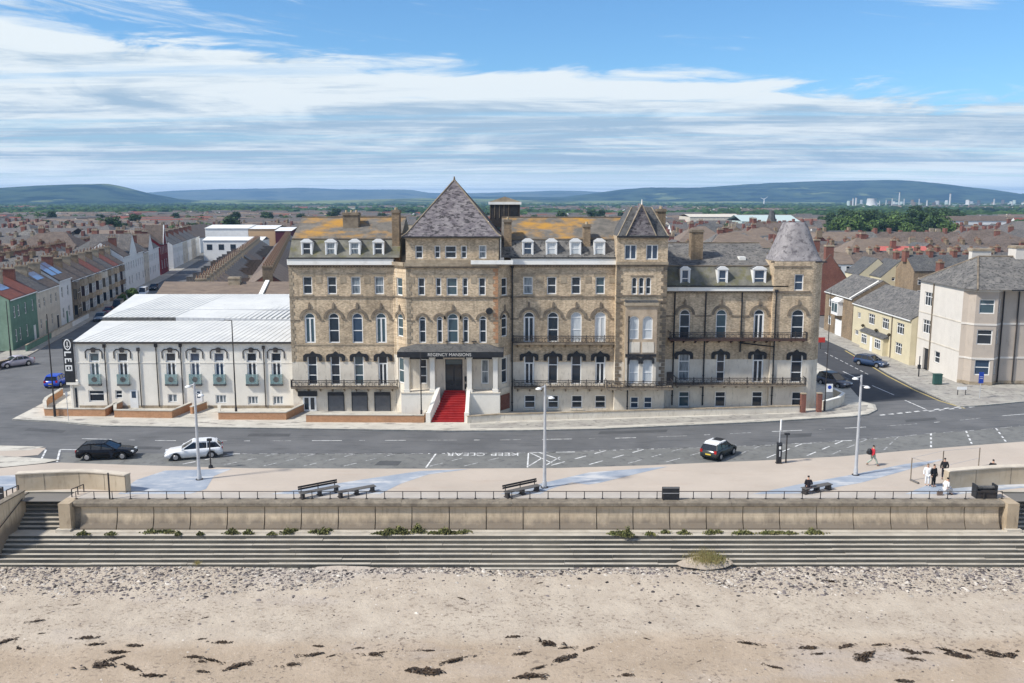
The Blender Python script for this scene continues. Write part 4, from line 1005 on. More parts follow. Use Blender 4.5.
# top storey under the pyramid
xA, xB = XP(405.5,YC,18), XP(498.6,YC,18); zt0, zt1 = ZY(262.3,YC)-0.2, ZY(236.5,YC)
wins = [(419,'sash',False,245.4,258.6,7.6,'glass'),(437.3,'sash',False,245.6,258.4,5.8,'glass'),(450.7,'sash',False,245.6,258.4,11.5,'glass'),(463.9,'sash',False,245.6,258.4,5.8,'glass'),(482.6,'sash',False,245.2,258.6,7.6,'curtain_half')]
fct = hF(0, YC+0.06); ops = []; put = []
for (px, kind, arch, yt, yb, wp, gl) in wins:
    za, zb = ZY(yb,YC), ZY(yt,YC); cx = XP(px,YC,17); W = wp/900*(YC*CP+0.8); ops.append((cx-W/2,cx+W/2,za,zb,False)); put.append((cx,za,W,zb-za,kind,arch,gl))
mb = hM(); mb.M = fct.M; wall(mb, xA, xB, zt0, zt1, ops, M['brick']); 
D_ = 9.6
for x in (xA, xB): mb.poly([(x,0,zt0),(x,D_,zt0),(x,D_,zt1),(x,0,zt1)], M['brick'])
mb.poly([(xA,D_,zt0),(xB,D_,zt0),(xB,D_,zt1),(xA,D_,zt1)], M['brick'])
mb.box(xA-0.1, xB+0.1, -0.12, D_+0.1, zt1-0.22, zt1-0.002, M['stone']); mb.build('top_storey', hotel)
for q in put: put_window(hotel, fct, *q)
mb = hM(); apx = XP(454.3, YC+4.8, 24); zap = ZY(179.8, YC+4.8)
x0, x1, y0, y1 = xA-0.35, xB+0.3, YC-0.35, YC+10.0; zE = zt1
bell = [(0,0.0),(0.09,0.055),(1,1.0)]; vs = []
cxm = (x0+x1)/2; cym = YC+4.8
for k, (f, g) in enumerate(bell[:2]):
    for (X_, Y_) in ((x0,y0),(x1,y0),(x1,y1),(x0,y1)): vs.append((X_+(apx-X_)*f, Y_+(cym-Y_)*f, zE+(zap-zE)*g))
vs.append((apx, cym, zap))
mb.add(vs, [(0,1,5,4),(1,2,6,5),(2,3,7,6),(3,0,4,7),(4,5,8),(5,6,8),(6,7,8),(7,4,8),(0,3,2,1)], M['slate_purple'])
mb.build('pyramid_roof', hotel)
mb = hM()
for k in range(4):
    a = Vector(vs[4+k]); mb.tube(a, Vector(vs[8]), 0.09, 0.09, M['stone_dark'], 5); mb.tube(Vector(vs[k]), a, 0.09, 0.09, M['stone_dark'], 5)
mb.tube((apx,cym,zap-0.2),(apx,cym,zap+0.35),0.16,0.06,M['stone_dark'],6)
mb.box(x0-0.02, x1+0.02, y0-0.1, y0+0.05, zE-0.1, zE+0.03, M['black']); mb.build('roof_ridges', hotel)
mb = hM(); mb.box(XP(471,YC,16), XP(513,YC,16), YC-0.5, YC-0.36, ZY(264,YC), ZY(260,YC), M['fascia']); mb.build('fascia_board', hotel)
# entrance: podium, pillars, canopy, door, stairs
pz = ZY(393.3, YP); 
px0, px1 = XP(401.5,YP,1), XP(500,YP,1); sx0, sx1 = XP(440,YP,1.5), XP(466.3,YP,1.5)
for a, b in ((px0,sx0-0.25),(sx1+0.25,px1)): mb = hM(); mb.box(a, b, YP, YC-0.004, 0.12, pz, M['white_render']); mb.box(a-0.06, b+0.06, YP-0.07, YC-0.01, pz+0.001, pz+0.1, M['cream']); mb.box(a, b, YP-0.05, YP-0.003, 0.12, 0.5, M['cream']); mb.build('podium', hotel)
canz = ZY(357.3, YP-0.4)
for px in (406.5, 432.3, 469.4, 495.3):
    mb = hM(); x = XP(px,YP,4); r = 0.24
    mb.box(x-r-0.06, x+r+0.06, YP+0.02, YP+0.62, pz+0.1, pz+0.35, M['white_render']); mb.box(x-r, x+r, YP+0.08, YP+0.56, pz+0.351, canz-0.25, M['white_render']); mb.box(x-r-0.07, x+r+0.07, YP+0.01, YP+0.63, canz-0.249, canz-0.003, M['white_render'])
    mb.build('pillar', hotel)
    mb = hM(); mb.box(x-0.2, x+0.2, YC-0.12, YC-0.004, pz+0.1, canz-0.1, M['cream']); mb.build('pilaster', hotel)
cx0, cx1 = XP(397,YP-0.5,6.5), XP(503.5,YP-0.5,6.5); fzt = ZY(352.2, YP-0.5)
mb = hM()
mb.add([(cx0,YP-0.5,fzt+0.02),(cx1,YP-0.5,fzt+0.02),(cx1,YC+1.0,fzt+0.02),(cx0,YC+1.0,fzt+0.02),(cx0+1.6,YC-0.02,ZY(344,YC)),(cx1-1.6,YC-0.02,ZY(344,YC))], [(0,1,5,4),(1,2,5),(3,0,4),(2,3,4,5)], M['slate_dark'])
cn = mb.build('canopy', hotel)
mb = hM(); mb.box(cx0, cx1, YP-0.5, YP-0.35, canz, fzt, M['black']); mb.box(cx0, cx0+0.15, YP-0.349, YC+0.6, canz, fzt, M['black']); mb.box(cx1-0.15, cx1, YP-0.349, YC+0.6, canz, fzt, M['black'])
mb.box(cx0+0.151, cx1-0.151, YP-0.349, YC-0.01, fzt-0.12, fzt-0.02, M['cream'])
for a, b in ((xa+0.2, XP(443,YC,6)),(XP(465,YC,6), xb-0.2)): 
    mb.box(a, b, YC-0.1, YC-0.008, ZY(359,YC), ZY(354,YC), M['black'])
mb.build('fascia', cn)
tx = text_mesh('REGENCY MANSIONS', 0.44, mat('sign_lettering', (0.62,0.60,0.56), rough=0.6), 'lettering', cn, 0.01)
tx.location = (XP(449.5,YP-0.5,6.3)-HO[0], YP-0.515-HO[1], (canz+fzt)/2-HO[2]); tx.rotation_euler = (math.pi/2,0,0); tx.scale = (1.02,1,1)
mb = hM(); dx0, dx1 = XP(445.4,YC,4), XP(462.8,YC,4); zd = ZY(359,YC)
mb.box(dx0, dx1, YC-0.09, YC-0.004, pz+0.01, zd, M['black'])
for q in ((dx0-0.14,dx0-0.001,pz,zd+0.14),(dx1+0.001,dx1+0.14,pz,zd+0.14),(dx0,dx1,zd+0.001,zd+0.14)): mb.box(q[0],q[1],YC-0.14,YC-0.005,q[2],q[3],M['cream'])
dr = mb.build('entrance_door', hotel)
mb = hM(); mb.box(dx0+0.08, dx1-0.08, YC-0.10, YC-0.091, ZY(364,YC), zd-0.08, M['glass_teal'])
for a, b in ((dx0+0.12,(dx0+dx1)/2-0.06),((dx0+dx1)/2+0.06,dx1-0.12)): mb.box(a, b, YC-0.10, YC-0.091, pz+0.5, ZY(365,YC), M['car_glass'])
mb.build('door_glass', dr)
mb = hM()
for z in (ZY(379,YC), ZY(386.5,YC)): mb.tube((XP(465.7,YC,4),YC-0.12,z-0.25),(XP(465.7,YC,4),YC-0.12,z+0.3),0.09,0.09,M['black'],6)
mb.build('wall_lantern', hotel)
M['carpet'] = mat('red_carpet_paint', (0.36,0.016,0.016), rough=0.75, col2=(0.27,0.012,0.014), scale=1.5, col3=(0.17,0.01,0.012), scale3=5, lo3=0.58, hi3=0.75)
M['carpet_edge'] = mat('worn_red_edge', (0.50,0.09,0.08), rough=0.7, col2=(0.36,0.03,0.03), scale=3)
mb = hM(); n = 13; yb0 = 87.35; y_top = YC-0.1; tr = (y_top-yb0)/n; rs = (pz-0.12)/n
xb0, xb1 = XP(431.4,87.4,0.2), XP(463.8,87.4,0.2); xt0, xt1 = XP(444.5,YC,2.4), XP(465,YC,2.4)
for k in range(n):
    f = (k/(n-1)); g = min(1, f*1.15); a = xb0+(sx0-xb0)*min(1,f*1.5) if f < 0.67 else sx0+(xt0-sx0)*(f-0.67)/0.33; b = xb1+(sx1-xb1)*min(1,f*1.5) if f < 0.67 else sx1+(xt1-sx1)*(f-0.67)/0.33
    mb.box(a, b, yb0+tr*k, y_top+0.05 if k == n-1 else yb0+tr*(k+1)+0.02, 0.121, 0.12+rs*(k+1), M['carpet'])
    mb.box(a+0.01, b-0.01, yb0+tr*k-0.012, yb0+tr*k+0.03, 0.12+rs*(k+1)-0.012, 0.12+rs*(k+1)+0.006, M['carpet_edge'])
mb.build('entrance_stairs', hotel)
for (xbm, xtm, w_) in ((xb0-0.3, sx0-0.18, 0.36),(xb1+0.3, sx1+0.22, 0.36)):
    mb = hM(); y0, y1 = 87.2, YP+0.25
    vs = [(xbm-w_/2,y0,0.12),(xbm+w_/2,y0,0.12),(xtm+w_/2,y1,0.12),(xtm-w_/2,y1,0.12),(xbm-w_/2,y0,1.0),(xbm+w_/2,y0,1.0),(xtm+w_/2,y1,pz+0.55),(xtm-w_/2,y1,pz+0.55)]
    mb.add(vs, [(4,5,6,7),(0,1,5,4),(1,2,6,5),(2,3,7,6),(3,0,4,7)], M['white_render'])
    mb.box(xbm-w_/2-0.05, xbm+w_/2+0.05, y0-0.06, y0+0.35, 0.12, 1.12, M['white_render'])
    mb.build('stair_balustrade', hotel)
mb = hM()
for px, w_ in ((474,0.5),(463,0.3),(447,0.3)): # small crosses of ironwork above the canopy
    x = XP(px,YC-0.1,8); z = ZY(341.5,YC); mb.box(x-0.03,x+0.03,YC-0.12,YC-0.06,z-0.35,z+0.3,M['iron']); mb.box(x-w_/2,x+w_/2,YC-0.121,YC-0.061,z-0.05,z+0.05,M['iron'])
mb.build('iron_finial', hotel)
mb = hM(); x = XP(489.3,YC,10); mb.tube((x,YC-0.3,ZY(311,YC)),(x,YC-0.02,ZY(311,YC)),0.32,0.36,M['black'],12); mb.build('satellite_dish', hotel)

# -------- square tower with steep slated roof
ta, tb = XP(616,YT,12), XP(666.6,YT,12); ztt = ZY(236,YT); zpt = ZY(362,YT)
wins = [(630.6,'case2',False,244.6,259.6,12,'glass_blue'),(652.2,'case2',False,244.6,259.6,12,'glass_blue')]
wins += [(634.4,'sash',True,277.2,294.6,5.6,'glass'),(641.4,'sash',True,277.2,294.6,5.6,'glass'),(648.4,'sash',True,277.2,294.6,5.6,'glass')]
wins += [(634.5,'sash',False,396.8,408.6,8.5,'glass_blue'),(648,'sash',False,396.8,408.6,8.5,'glass_blue')]
fc, z_, put = section(ta, tb, YT, ztt, zpt, wins, None, None, 0)
deco = hM(); deco.M = fc.M
for ya, yb, pr, m in ((236.2,239,0.2,'stone'),(261.5,264.5,0.28,'stone'),(264.6,266.5,0.15,'stone_dark'),(294.9,296.4,0.1,'stone_dark'),(300.5,302.5,0.1,'stone_dark')): deco.box(ta-0.05, tb+0.05, -pr, -0.003, z_(yb), z_(ya)-0.004, M[m])
quoins(deco, ta+0.01, z_(388), z_(267), 1, 'stone_dark', 0.6); quoins(deco, tb-0.01, z_(388), z_(267), -1, 'stone_dark', 0.6); 
cx = XP(641.4,YT,12); deco.box(cx-1.15, cx+1.15, -0.05, -0.002, z_(276.8), z_(275.3), M['stone_dark']); deco.box(cx-1.1, cx+1.1, -0.12, 0.05, z_(296), z_(294.8), M['stone_dark'])
deco.build('stone_dressing', hotel)
mb = shell(ta, tb, YT, YT+8, ztt, 'cream', zpt); mb.build('side_wall', hotel)
# oriel bay
ox0, ox1 = XP(625.5,YT-0.9,9), XP(656.8,YT-0.9,9); yo = YT-0.95; fo = hF(0, yo); ops = []; put = []
for px, yt, yb, wp in ((633.9,316,339.3,10.2),(647.7,316,339.3,10.2),(633.9,357.5,383.5,10.2),(647.7,357.5,383.5,10.2)):
    za, zb = ZY(yb,yo), ZY(yt,yo); cx = XP(px,yo,(za+zb)/2); W = wp/900*(yo*CP+2); ops.append((cx-W/2,cx+W/2,za,zb,True)); put.append((cx,za,W,zb-za,'sash',True,'curtain'))
mb = hM(); mb.M = fo.M; zo0, zo1 = ZY(386,yo), ZY(305.5,yo)
M['oriel'] = mat('oriel_stone', (0.50,0.40,0.29), col2=(0.36,0.28,0.20), scale=1.5)
wall(mb, ox0, ox1, zo0, zo1, ops, lambda z: M['cream'] if z < ZY(358,yo) else M['oriel'], zc=(ZY(358,yo),))
for x in (ox0, ox1): mb.poly([(x,0,zo0),(x,0.95,zo0),(x,0.95,zo1),(x,0,zo1)], M['stone'])
mb.poly([(ox0,0,zo0),(ox0,0.95,zo0),(ox1,0.95,zo0),(ox1,0,zo0)], M['stone'])
mb.box(ox0-0.15, ox1+0.15, -0.16, 0.94, zo1+0.001, zo1+0.28, M['stone']); mb.box(ox0-0.05, ox1+0.05, -0.08, 0.94, zo1+0.281, zo1+0.5, M['slate_dark'])
for a, b in ((342,352.5),): mb.box(ox0+0.25, (ox0+ox1)/2-0.12, -0.05, -0.002, ZY(b,yo), ZY(a,yo), M['cream']); mb.box((ox0+ox1)/2+0.12, ox1-0.25, -0.05, -0.002, ZY(b,yo), ZY(a,yo), M['cream'])
ob = mb.build('oriel_bay', hotel)
for q in put: put_window(hotel, fo, *q)
hd = hM(); hd.M = fo.M
for px in (633.9,647.7): hood(hd, XP(px,yo,6.5), ZY(363.5,yo), 1.35, 0.8)
hd.box(ox0+0.02, ox1-0.02, -0.14, -0.003, ZY(356.5,yo), ZY(354,yo), M['black']); hd.build('hood_mould', hotel)
balcony(hotel, XP(606,YT-0.9,4), XP(672,YT-0.9,4), YT, ZY(381.5,YT-1.8), ZY(388.5,YT-1.8), dep=1.8)
# roof of the tower: steep truncated pyramid, gablet in front with pale raking copings
mb = hM(); e = 0.3; x0, x1, y0, y1 = ta+0.02, tb-0.02, YT-e, YT+6.0; zt = ZY(207,YT+2.2); i_ = 1.55
mb.add([(x0,y0,ztt),(x1,y0,ztt),(x1,y1,ztt),(x0,y1,ztt),(x0+i_,y0+i_,zt),(x1-i_,y0+i_,zt),(x1-i_,y1-i_,zt),(x0+i_,y1-i_,zt)], [(0,1,5,4),(1,2,6,5),(2,3,7,6),(3,0,4,7),(4,5,6,7),(0,3,2,1)], M['slate_dark'])
rt = mb.build('tower_roof', hotel)
mb = hM(); gx0, gx1 = XP(626,YT,19), XP(656,YT,19); gm_ = (gx0+gx1)/2; gz = ZY(203.5,YT-0.2)
mb.add([(gx0,YT-0.25,ztt+0.05),(gx1,YT-0.25,ztt+0.05),(gm_,YT-0.1,gz),(gm_,YT+2.4,gz)], [(0,1,2),(1,3,2),(0,2,3)], M['slate_purple']); mb.build('gablet', rt)
mb = hM()
for a, b in (((gx0,YT-0.3,ztt+0.05),(gm_,YT-0.2,gz)),((gx1,YT-0.3,ztt+0.05),(gm_,YT-0.2,gz)),((x0,y0,ztt),(x0+i_,y0+i_,zt)),((x1,y0,ztt),(x1-i_,y0+i_,zt))): mb.tube(a, b, 0.06, 0.06, M['stone'], 5)
mb.box(x0-0.05,x1+0.05,y0-0.12,y0+0.02,ztt-0.15,ztt+0.02,M['black']); mb.tube((gm_,YT-0.2,gz-0.1),(gm_,YT-0.2,gz+0.4),0.09,0.04,M['fascia'],6); mb.build('raking_coping', rt)

# -------- lower right wing
ra, rb_ = XP(666,YR,10), XP(771,YR,10); rc_ = XP(821.5,YR,8)
zcr = ZY(290.8,YR); zpr = ZY(359.3,YR)
wins = [(p,k,True,309.5,338.5,10.6,g) for p,k,g in zip([684.7,721.2,758.8],['asash','asash','french'],['glass','glass_teal','glass'])]
wins += [(684,'tri',False,352,381,11,'curtain_half'),(720.6,'tri',False,352,382,8.5,'glass'),(758,'french',False,352,382.5,11,'glass')]
wins += [(p,'top',False,391.5,407,10.8,g) for p,g in zip([684,720.3,757.2],['glass_teal','glass','glass'])]
fc, z_, put = section(ra, rb_, YR, zcr, zpr, wins, None, None, 0)
deco = hM(); deco.M = fc.M
for (cx, za, W, Hh, kind, arch, gl) in put:
    if arch: arch_mould(deco, cx, za+Hh-W/2, W/2+0.22, W/2+0.5)
    else: sill(deco, cx, za, W, 'cream')
springs(deco, ra, rb_, put, z_(316.5)); deco.build('stone_dressing', hotel)
fcR = hF(0, YR-0.5); ops = []; put2 = []
for (px, kind, arch, yt, yb, wp, gl) in ((763+36,'sash',False,274.2,290.6,9,'glass_blue'),(797.6,'asash',True,309.5,338.5,12.5,'glass'),(796.6,'tri',False,352,382.5,11.5,'glass'),(796.8,'sash',False,391.8,406.5,10.5,'glass')):
    za, zb = ZY(yb,YR-.5), ZY(yt,YR-.5); cx = XP(px,YR-.5,(za+zb)/2); W = wp/900*(YR*CP+2); ops.append((cx-W/2,cx+W/2,za,zb,arch)); put2.append((cx,za,W,zb-za,kind,arch,gl))
mb = hM(); mb.M = fcR.M; zrt = ZY(261.5,YR-.5); r_c = 1.6
wall(mb, rb_, rc_-r_c, 0.12, zrt, ops, paint(zpr), zc=(zpr,))
N_ = 8; pr = None
for k in range(N_+1):
    a = math.pi/2*k/N_; p = (rc_-r_c+r_c*math.sin(a), r_c-r_c*math.cos(a))
    if pr:
        for a0, b0, m in ((0.12,zpr,'cream'),(zpr,zrt,'brick')): mb.add([(pr[0],pr[1],a0),(p[0],p[1],a0),(p[0],p[1],b0),(pr[0],pr[1],b0)], [(0,1,2,3)], M[m], True)
    pr = p
for a0, b0, m in ((0.12,zpr,'cream'),(zpr,zrt,'brick')):
    mb.poly([(rc_,r_c,a0),(rc_,14,a0),(rc_,14,b0),(rc_,r_c,b0)], M[m]); mb.poly([(rb_,6,a0),(rb_,0,a0),(rb_,0,b0),(rb_,6,b0)], M[m]); mb.poly([(rc_,14,a0),(rb_,14,a0),(rb_,14,b0),(rc_,14,b0)], M[m])
mb.box(rb_-0.05, rc_-r_c, -0.12, -0.003, ZY(293,YR-.5), ZY(291,YR-.5), M['stone_dark']); mb.box(rb_-0.05, rc_-r_c, -0.07, -0.003, ZY(267.5,YR-.5), ZY(266,YR-.5), M['stone_dark'])
cx, za, W, Hh = put2[1][:4]; arch_mould(mb, cx, za+Hh-W/2, W/2+0.22, W/2+0.5)
mb.build('round_tower', hotel)
for q in put2: put_window(hotel, fcR, *q)
for px in (684,720.8,757.6):
    hd = hM(); hd.M = fc.M; hood(hd, XP(px,YR,6.5), z_(358.8), 1.95, 0.95); hd.build('hood_mould', hotel)
hd = hM(); hd.M = fcR.M; hood(hd, XP(796.8,YR-.5,6.5), z_(358.8), 2.1, 0.95); hd.build('hood_mould', hotel)
mb = hM(); hx, hy = (rb_+rc_)/2, YR-.5+2.75; R0 = (rc_-rb_)/2-0.12
prof = [(R0,0,6),(R0,0.06,6),(R0*0.95,0.22,5.5),(R0*0.88,0.8,4.2),(R0*0.79,1.6,3.2),(R0*0.69,2.5,2.6),(R0*0.58,3.4,2.2),(R0*0.48,4.1,2.0),(R0*0.44,4.2,2)]
zk = (ZY(222.5,hy)-zrt)/4.2
mb.lathe([(a,b*zk,c) for a,b,c in prof], (hx,hy,zrt), M['slate_pale'], 32); mb.build('bell_roof', hotel)
mb = hM(); mb.box(rb_-0.35, rc_+0.05, hy-R0-0.1, hy-R0+0.05, zrt-0.12, zrt+0.01, M['black']); mb.build('gutter', hotel)
cornice(ra, rb_+1.5, YR, 286.6, 290.6, 292.4)
shell(ra, rb_, YR, YR+14, zcr, 'cream', zpr).build('side_wall', hotel)
mansard(ra, rb_+0.6, YR-0.1, ZY(286.4,YR)+0.1, ZY(265.5,YR+1.5), YR+1.5, ZY(243,YR+8), YR+8, YR+14, 'slate_moss', 'slate')
for px, w_, h_ in ((685.4,0.95,1.75),(722.8,1.0,1.75),(759.8,1.3,1.75)): dormer(XP(px,YR,14), YR+0.1, ZY(288.8,YR)+0.0, w_+0.1, h_+0.25, 'glass_blue')
mb = hM(); x = XP(740,YR+4,15.5); z = ZY(260,YR+3.2); mb.box(x-0.35,x+0.35,YR+2.9,YR+3.9,z,z+0.35,M['fascia']); mb.build('skylight', hotel)
balcony(hotel, XP(668,YR,9), XP(808,YR-1.4,9), YR, ZY(332.5,YR-1.5), ZY(339.5,YR-1.5), dep=1.5, slab_m='rusty')
balcony(hotel, XP(674,YR,5), XP(807,YR-1.4,5), YR, ZY(378,YR-1.5), ZY(385,YR-1.5), dep=1.5)
mb = hM()
for x0_, x1_, ytop in ((667,674,372),): mb.box(XP(x0_,YR-1.5,5),XP(x1_,YR-1.5,5),YR-1.45,YR-1.4,ZY(385,YR-1.5),ZY(ytop,YR-1.5),M['iron'])
mb.build('balcony_screen', hotel)
# chimneys
for (p0, p1, yt, yb, Y_, dp, m, cap, pots) in ((342.6,358,212.5,236,YW+4,1.3,'stone_dark','stone_dark',3),(391.5,398.8,210,254,YW+0.9,1.6,'brick_dark','stone_dark',2),(504,511.6,219.5,254,YW+0.9,1.6,'brick_dark','stone_dark',2),(583.6,590.6,224.3,250,YW+0.9,1.3,'brick_dark','stone_dark',2),(657.5,666,208.8,236,YT+2.8,1.3,'brick_dark','stone_dark',2),(692,703.6,229.5,259,YR+3,1.5,'brick_dark','stone_dark',0)):
    mb = hM(); z1 = ZY(yt,Y_); chimney(mb, XP(p0,Y_,z1), XP(p1,Y_,z1), Y_, Y_+dp, ZY(yb,Y_)-0.8, z1, m, cap, pots, 'pot_buff', 0.25); mb.build('chimney', hotel)
# lift housing with a white pediment
mb = hM(); Yl = 99.5; a, b = XP(489.8,Yl,22), XP(520,Yl,22); z0, z1, z2 = ZY(218,Yl), ZY(204.5,Yl), ZY(196.5,Yl)
mb.box(a, b, Yl, Yl+4, z0-1, z1, M['iron']); mb.box(XP(510.5,Yl,22), XP(518,Yl,22), Yl-0.03, Yl-0.005, z0, z1-0.15, M['black'])
for i in range(5): x = a+(b-a)*i/6.5; mb.box(x, x+0.06, Yl-0.05, Yl-0.006, z0, z1, M['stone_dark'])
mb.box(a-0.15, b+0.15, Yl-0.15, Yl+4.1, z1, z1+0.28, M['fascia']); mb.xprism([(a-0.1,z1+0.281),(b+0.1,z1+0.281),((a+b)/2,z2)], Yl-0.1, Yl+4.05, M['stone']); mb.build('lift_housing', hotel)
# downpipes
for px, Y_, yb, yt in ((395.2,YW-0.1,412,262),(512.2,YW-0.12,412,268),(674,YR-0.1,405,291),(704.8,YR-0.1,405,291),(740.8,YR-0.1,352,292),(774.6,YR-0.62,405,292),(614.8,YT+0.9,402,392)):
    downpipe(XP(px,Y_,8 if yt>270 else 10), Y_, ZY(yb,Y_), ZY(yt,Y_))
downpipe(XP(627.6,yo,4), yo-0.1, ZY(416,yo), ZY(316,yo), hopper=False)
mb = hM()
mb.tube((XP(741,YR-.1,8),YR-0.1,ZY(340,YR)-0.3),(XP(774,YR-.1,8),YR-0.55,ZY(346,YR)),0.07,0.07,M['black'],6)
mb.tube((XP(666,YR-.1,14),YR-0.1,ZY(292.5,YR)),(XP(674,YR-.1,14),YR-0.1,ZY(287,YR)),0.07,0.07,M['black'],6); mb.build('gutter_branch', hotel)
mb = hM(); fcx, Lc = face2((xb,YC),(XP(510.5,YW,8),YW), HO); mb.M = fcx.M; mb.box(0.3, Lc-0.2, -0.05, -0.003, 0.5, ZY(396,YC), M['redbrick']); mb.box(0.25, Lc-0.15, -0.14, -0.004, ZY(394,YC), ZY(389,YC), M['cream']); mb.build('brick_patch', hotel)
# ================================================================== THE WHITE ANNEXE
YA = 93.5
def annexe():
    a0, a1 = XP(77, YA, 4), xl0-0.02; zE = ZY(342.2, YA)
    t = thing('annexe_building', 'long two-storey white rendered building with a shallow pale metal roof left of the brick hotel', 'building', (a0, YA, 0.12))
    def mk(): mb = MB(); mb.M = Matrix.Translation((-a0,-YA,-0.12)); return mb
    fc = Face(0, YA, 0, (a0,YA,0.12)); z_ = lambda y: ZY(y, YA)
    W = []; 
    for px, g in zip((94.7,123.2,171.2,195.2,219.4,252,276.4),('glass_teal','glass','glass','glass_blue','glass_blue','glass','glass')): W.append((px,'french',352.8,383.6,10.2,g))
    W += [(96.5,'top',390.2,401.8,16,'glass'),(118.8,'sash',390.2,398.6,7.4,'glass'),(172.5,'case2',394,402.5,9.6,'curtain_half'),(221,'case3b',394.8,403.4,11,'curtain_half'),(253,'case3b',396,404.4,10.6,'curtain_half'),(278,'case3b',396,404.6,10.6,'curtain_half')]
    ops = []; put = []
    for px,k,yt,yb,wp,g in W:
        za, zb = z_(yb), z_(yt); cx = XP(px,YA,(za+zb)/2); w_ = wp/900*(YA*CP+2); ops.append((cx-w_/2,cx+w_/2,za,zb,False)); put.append((cx,za,w_,zb-za,k,False,g))
    mb = mk(); mb.M = fc.M; wall(mb, a0, a1, 0.12, zE, ops, M['white_render'])
    mb.box(a0, a1, -0.04, -0.003, z_(363.2), z_(362.2), M['white_render']); mb.box(a0,a1,-0.03,-0.003,0.12,0.42,M['stone']); mb.build('wall', t)
    back = 34.5; D = -0.224*back
    mb = mk(); zb_ = 8.25
    mb.add([(a0,YA,0.12),(a0+D,YA+back,0.12),(a0+D,YA+back,zb_),(a0,YA,zE)], [(0,3,2,1)], M['white_render']); mb.add([(a1,YA,0.12),(a1,YA+back,0.12),(a1,YA+back,zb_),(a1,YA,zE)], [(0,1,2,3)], M['white_render'])
    mb.add([(a0+D,YA+back,0.12),(a1,YA+back,0.12),(a1,YA+back,zb_),(a0+D,YA+back,zb_)], [(0,3,2,1)], M['white_render']); mb.build('side_wall', t)
    # roof: two shallow sheets with a step between them
    M['metal_roof'] = mat('pale_metal_roof', (0.64,0.64,0.61), rough=0.8, spec=0.15, col2=(0.55,0.555,0.54), scale=0.3, col3=(0.42,0.42,0.40), scale3=1.2, lo3=0.58, hi3=0.8, stretch3=(3,0.3,1))
    def lx(y): return a0 - 0.224*(y-YA)
    ys = G(140, 321.5, 7.6)[1]
    def rz(y, up=0): return zE+0.06 + (zb_-zE)*(y-YA)/back + up
    mb = mk()
    mb.add([(a0-0.2,YA-0.25,rz(YA-.25)),(a1,YA-0.25,rz(YA-.25)),(a1,ys,rz(ys)),(lx(ys)-0.2,ys,rz(ys))], [(0,1,2,3)], M['metal_roof'])
    x = a0+0.3; n = 0
    while x < a1:      # standing seams
        mb.add([(x-0.02,YA-0.25,rz(YA-.25)),(x+0.02,YA-0.25,rz(YA-.25)),(x+0.02,ys,rz(ys)),(x-0.02,ys,rz(ys)),(x-0.02,YA-0.25,rz(YA-.25)+.03),(x+0.02,YA-0.25,rz(YA-.25)+.03),(x+0.02,ys,rz(ys)+.03),(x-0.02,ys,rz(ys)+.03)], [(0,3,7,4),(1,5,6,2),(4,7,6,5),(0,4,5,1)], M['metal_roof']); x += 0.62
    mb.box(a0-0.25, a1, YA-0.33, YA-0.26, zE-0.12, zE+0.08, M['iron']); mb.build('roof', t)
    mb = mk(); yb = YA+back; up = 0.42; xm = XP(176, ys, 7.6)
    mb.add([(lx(ys)-0.1,ys,rz(ys,up)),(a1,ys,rz(ys,0.12)),(a1,yb,rz(yb,up)),(lx(yb)-0.1,yb,rz(yb,up)),(xm,ys,rz(ys,up))], [(0,4,2,3),(4,1,2)], M['metal_roof'])
    mb.add([(lx(ys)-0.1,ys,rz(ys,-.3)),(xm,ys,rz(ys,-.3)),(xm,ys,rz(ys,up)),(lx(ys)-0.1,ys,rz(ys,up))], [(0,1,2,3)], M['slate_dark'])
    mb.add([(xm,ys,rz(ys,-.3)),(a1,ys,rz(ys,-.3)),(a1,ys,rz(ys,.12)),(xm,ys,rz(ys,up))], [(0,1,2,3)], M['galv'])
    mb.box(lx(ys)+0.5, a1-0.3, ys+6.0, ys+6.12, rz(ys+6,up)-.05, rz(ys+6,up)+0.04, M['galv'])
    x = lx(ys)+0.3
    while x < a1:
        xe = x; 
        if x > lx(ys): mb.add([(x-0.02,ys,rz(ys,.1)),(x+0.02,ys,rz(ys,.1)),(xe+0.02,yb,rz(yb,up)),(xe-0.02,yb,rz(yb,up)),(x-0.02,ys,rz(ys,up if x<xm else .3)+.05),(x+0.02,ys,rz(ys,up if x<xm else .3)+.05),(xe+0.02,yb,rz(yb,up)+.03),(xe-0.02,yb,rz(yb,up)+.03)], [(0,3,7,4),(1,5,6,2),(4,7,6,5),(0,4,5,1)], M['metal_roof'])
        x += 0.62
    mb.build('raised_roof', t)
    for q in put: put_window(t, fc, *q)
    M['teal_panel'] = mat('teal_glass_panel', (0.30,0.42,0.42), rough=0.15, spec=0.6, col2=(0.20,0.31,0.32), scale=1.0)
    M['teal_panel'].node_tree.nodes['Principled BSDF'].inputs['Alpha'].default_value = 0.55
    for (cx,za,w_,h_,k,ar,g) in put[:7]:
        mb = mk(); mb.M = fc.M; mb.box(cx-w_/2-0.1, cx+w_/2+0.1, -0.28, -0.25, za, za+1.05, M['teal_panel']); mb.box(cx-w_/2-0.1,cx-w_/2-0.07,-0.249,-0.01,za,za+1.05,M['teal_panel']); mb.box(cx+w_/2+0.07,cx+w_/2+0.1,-0.249,-0.01,za,za+1.05,M['teal_panel']); mb.box(cx-w_/2-0.12, cx+w_/2+0.12, -0.3, -0.004, za-0.2, za-0.002, M['slate_dark'])
        mb.tube((cx,-0.285,za+0.5),(cx,-0.2815,za+0.5),0.3,0.3,M['slate_dark'],12); mb.build('glass_balcony', t)
        mb = mk(); mb.M = fc.M; zt = za+h_; zz = zt-0.35; x = 0.92
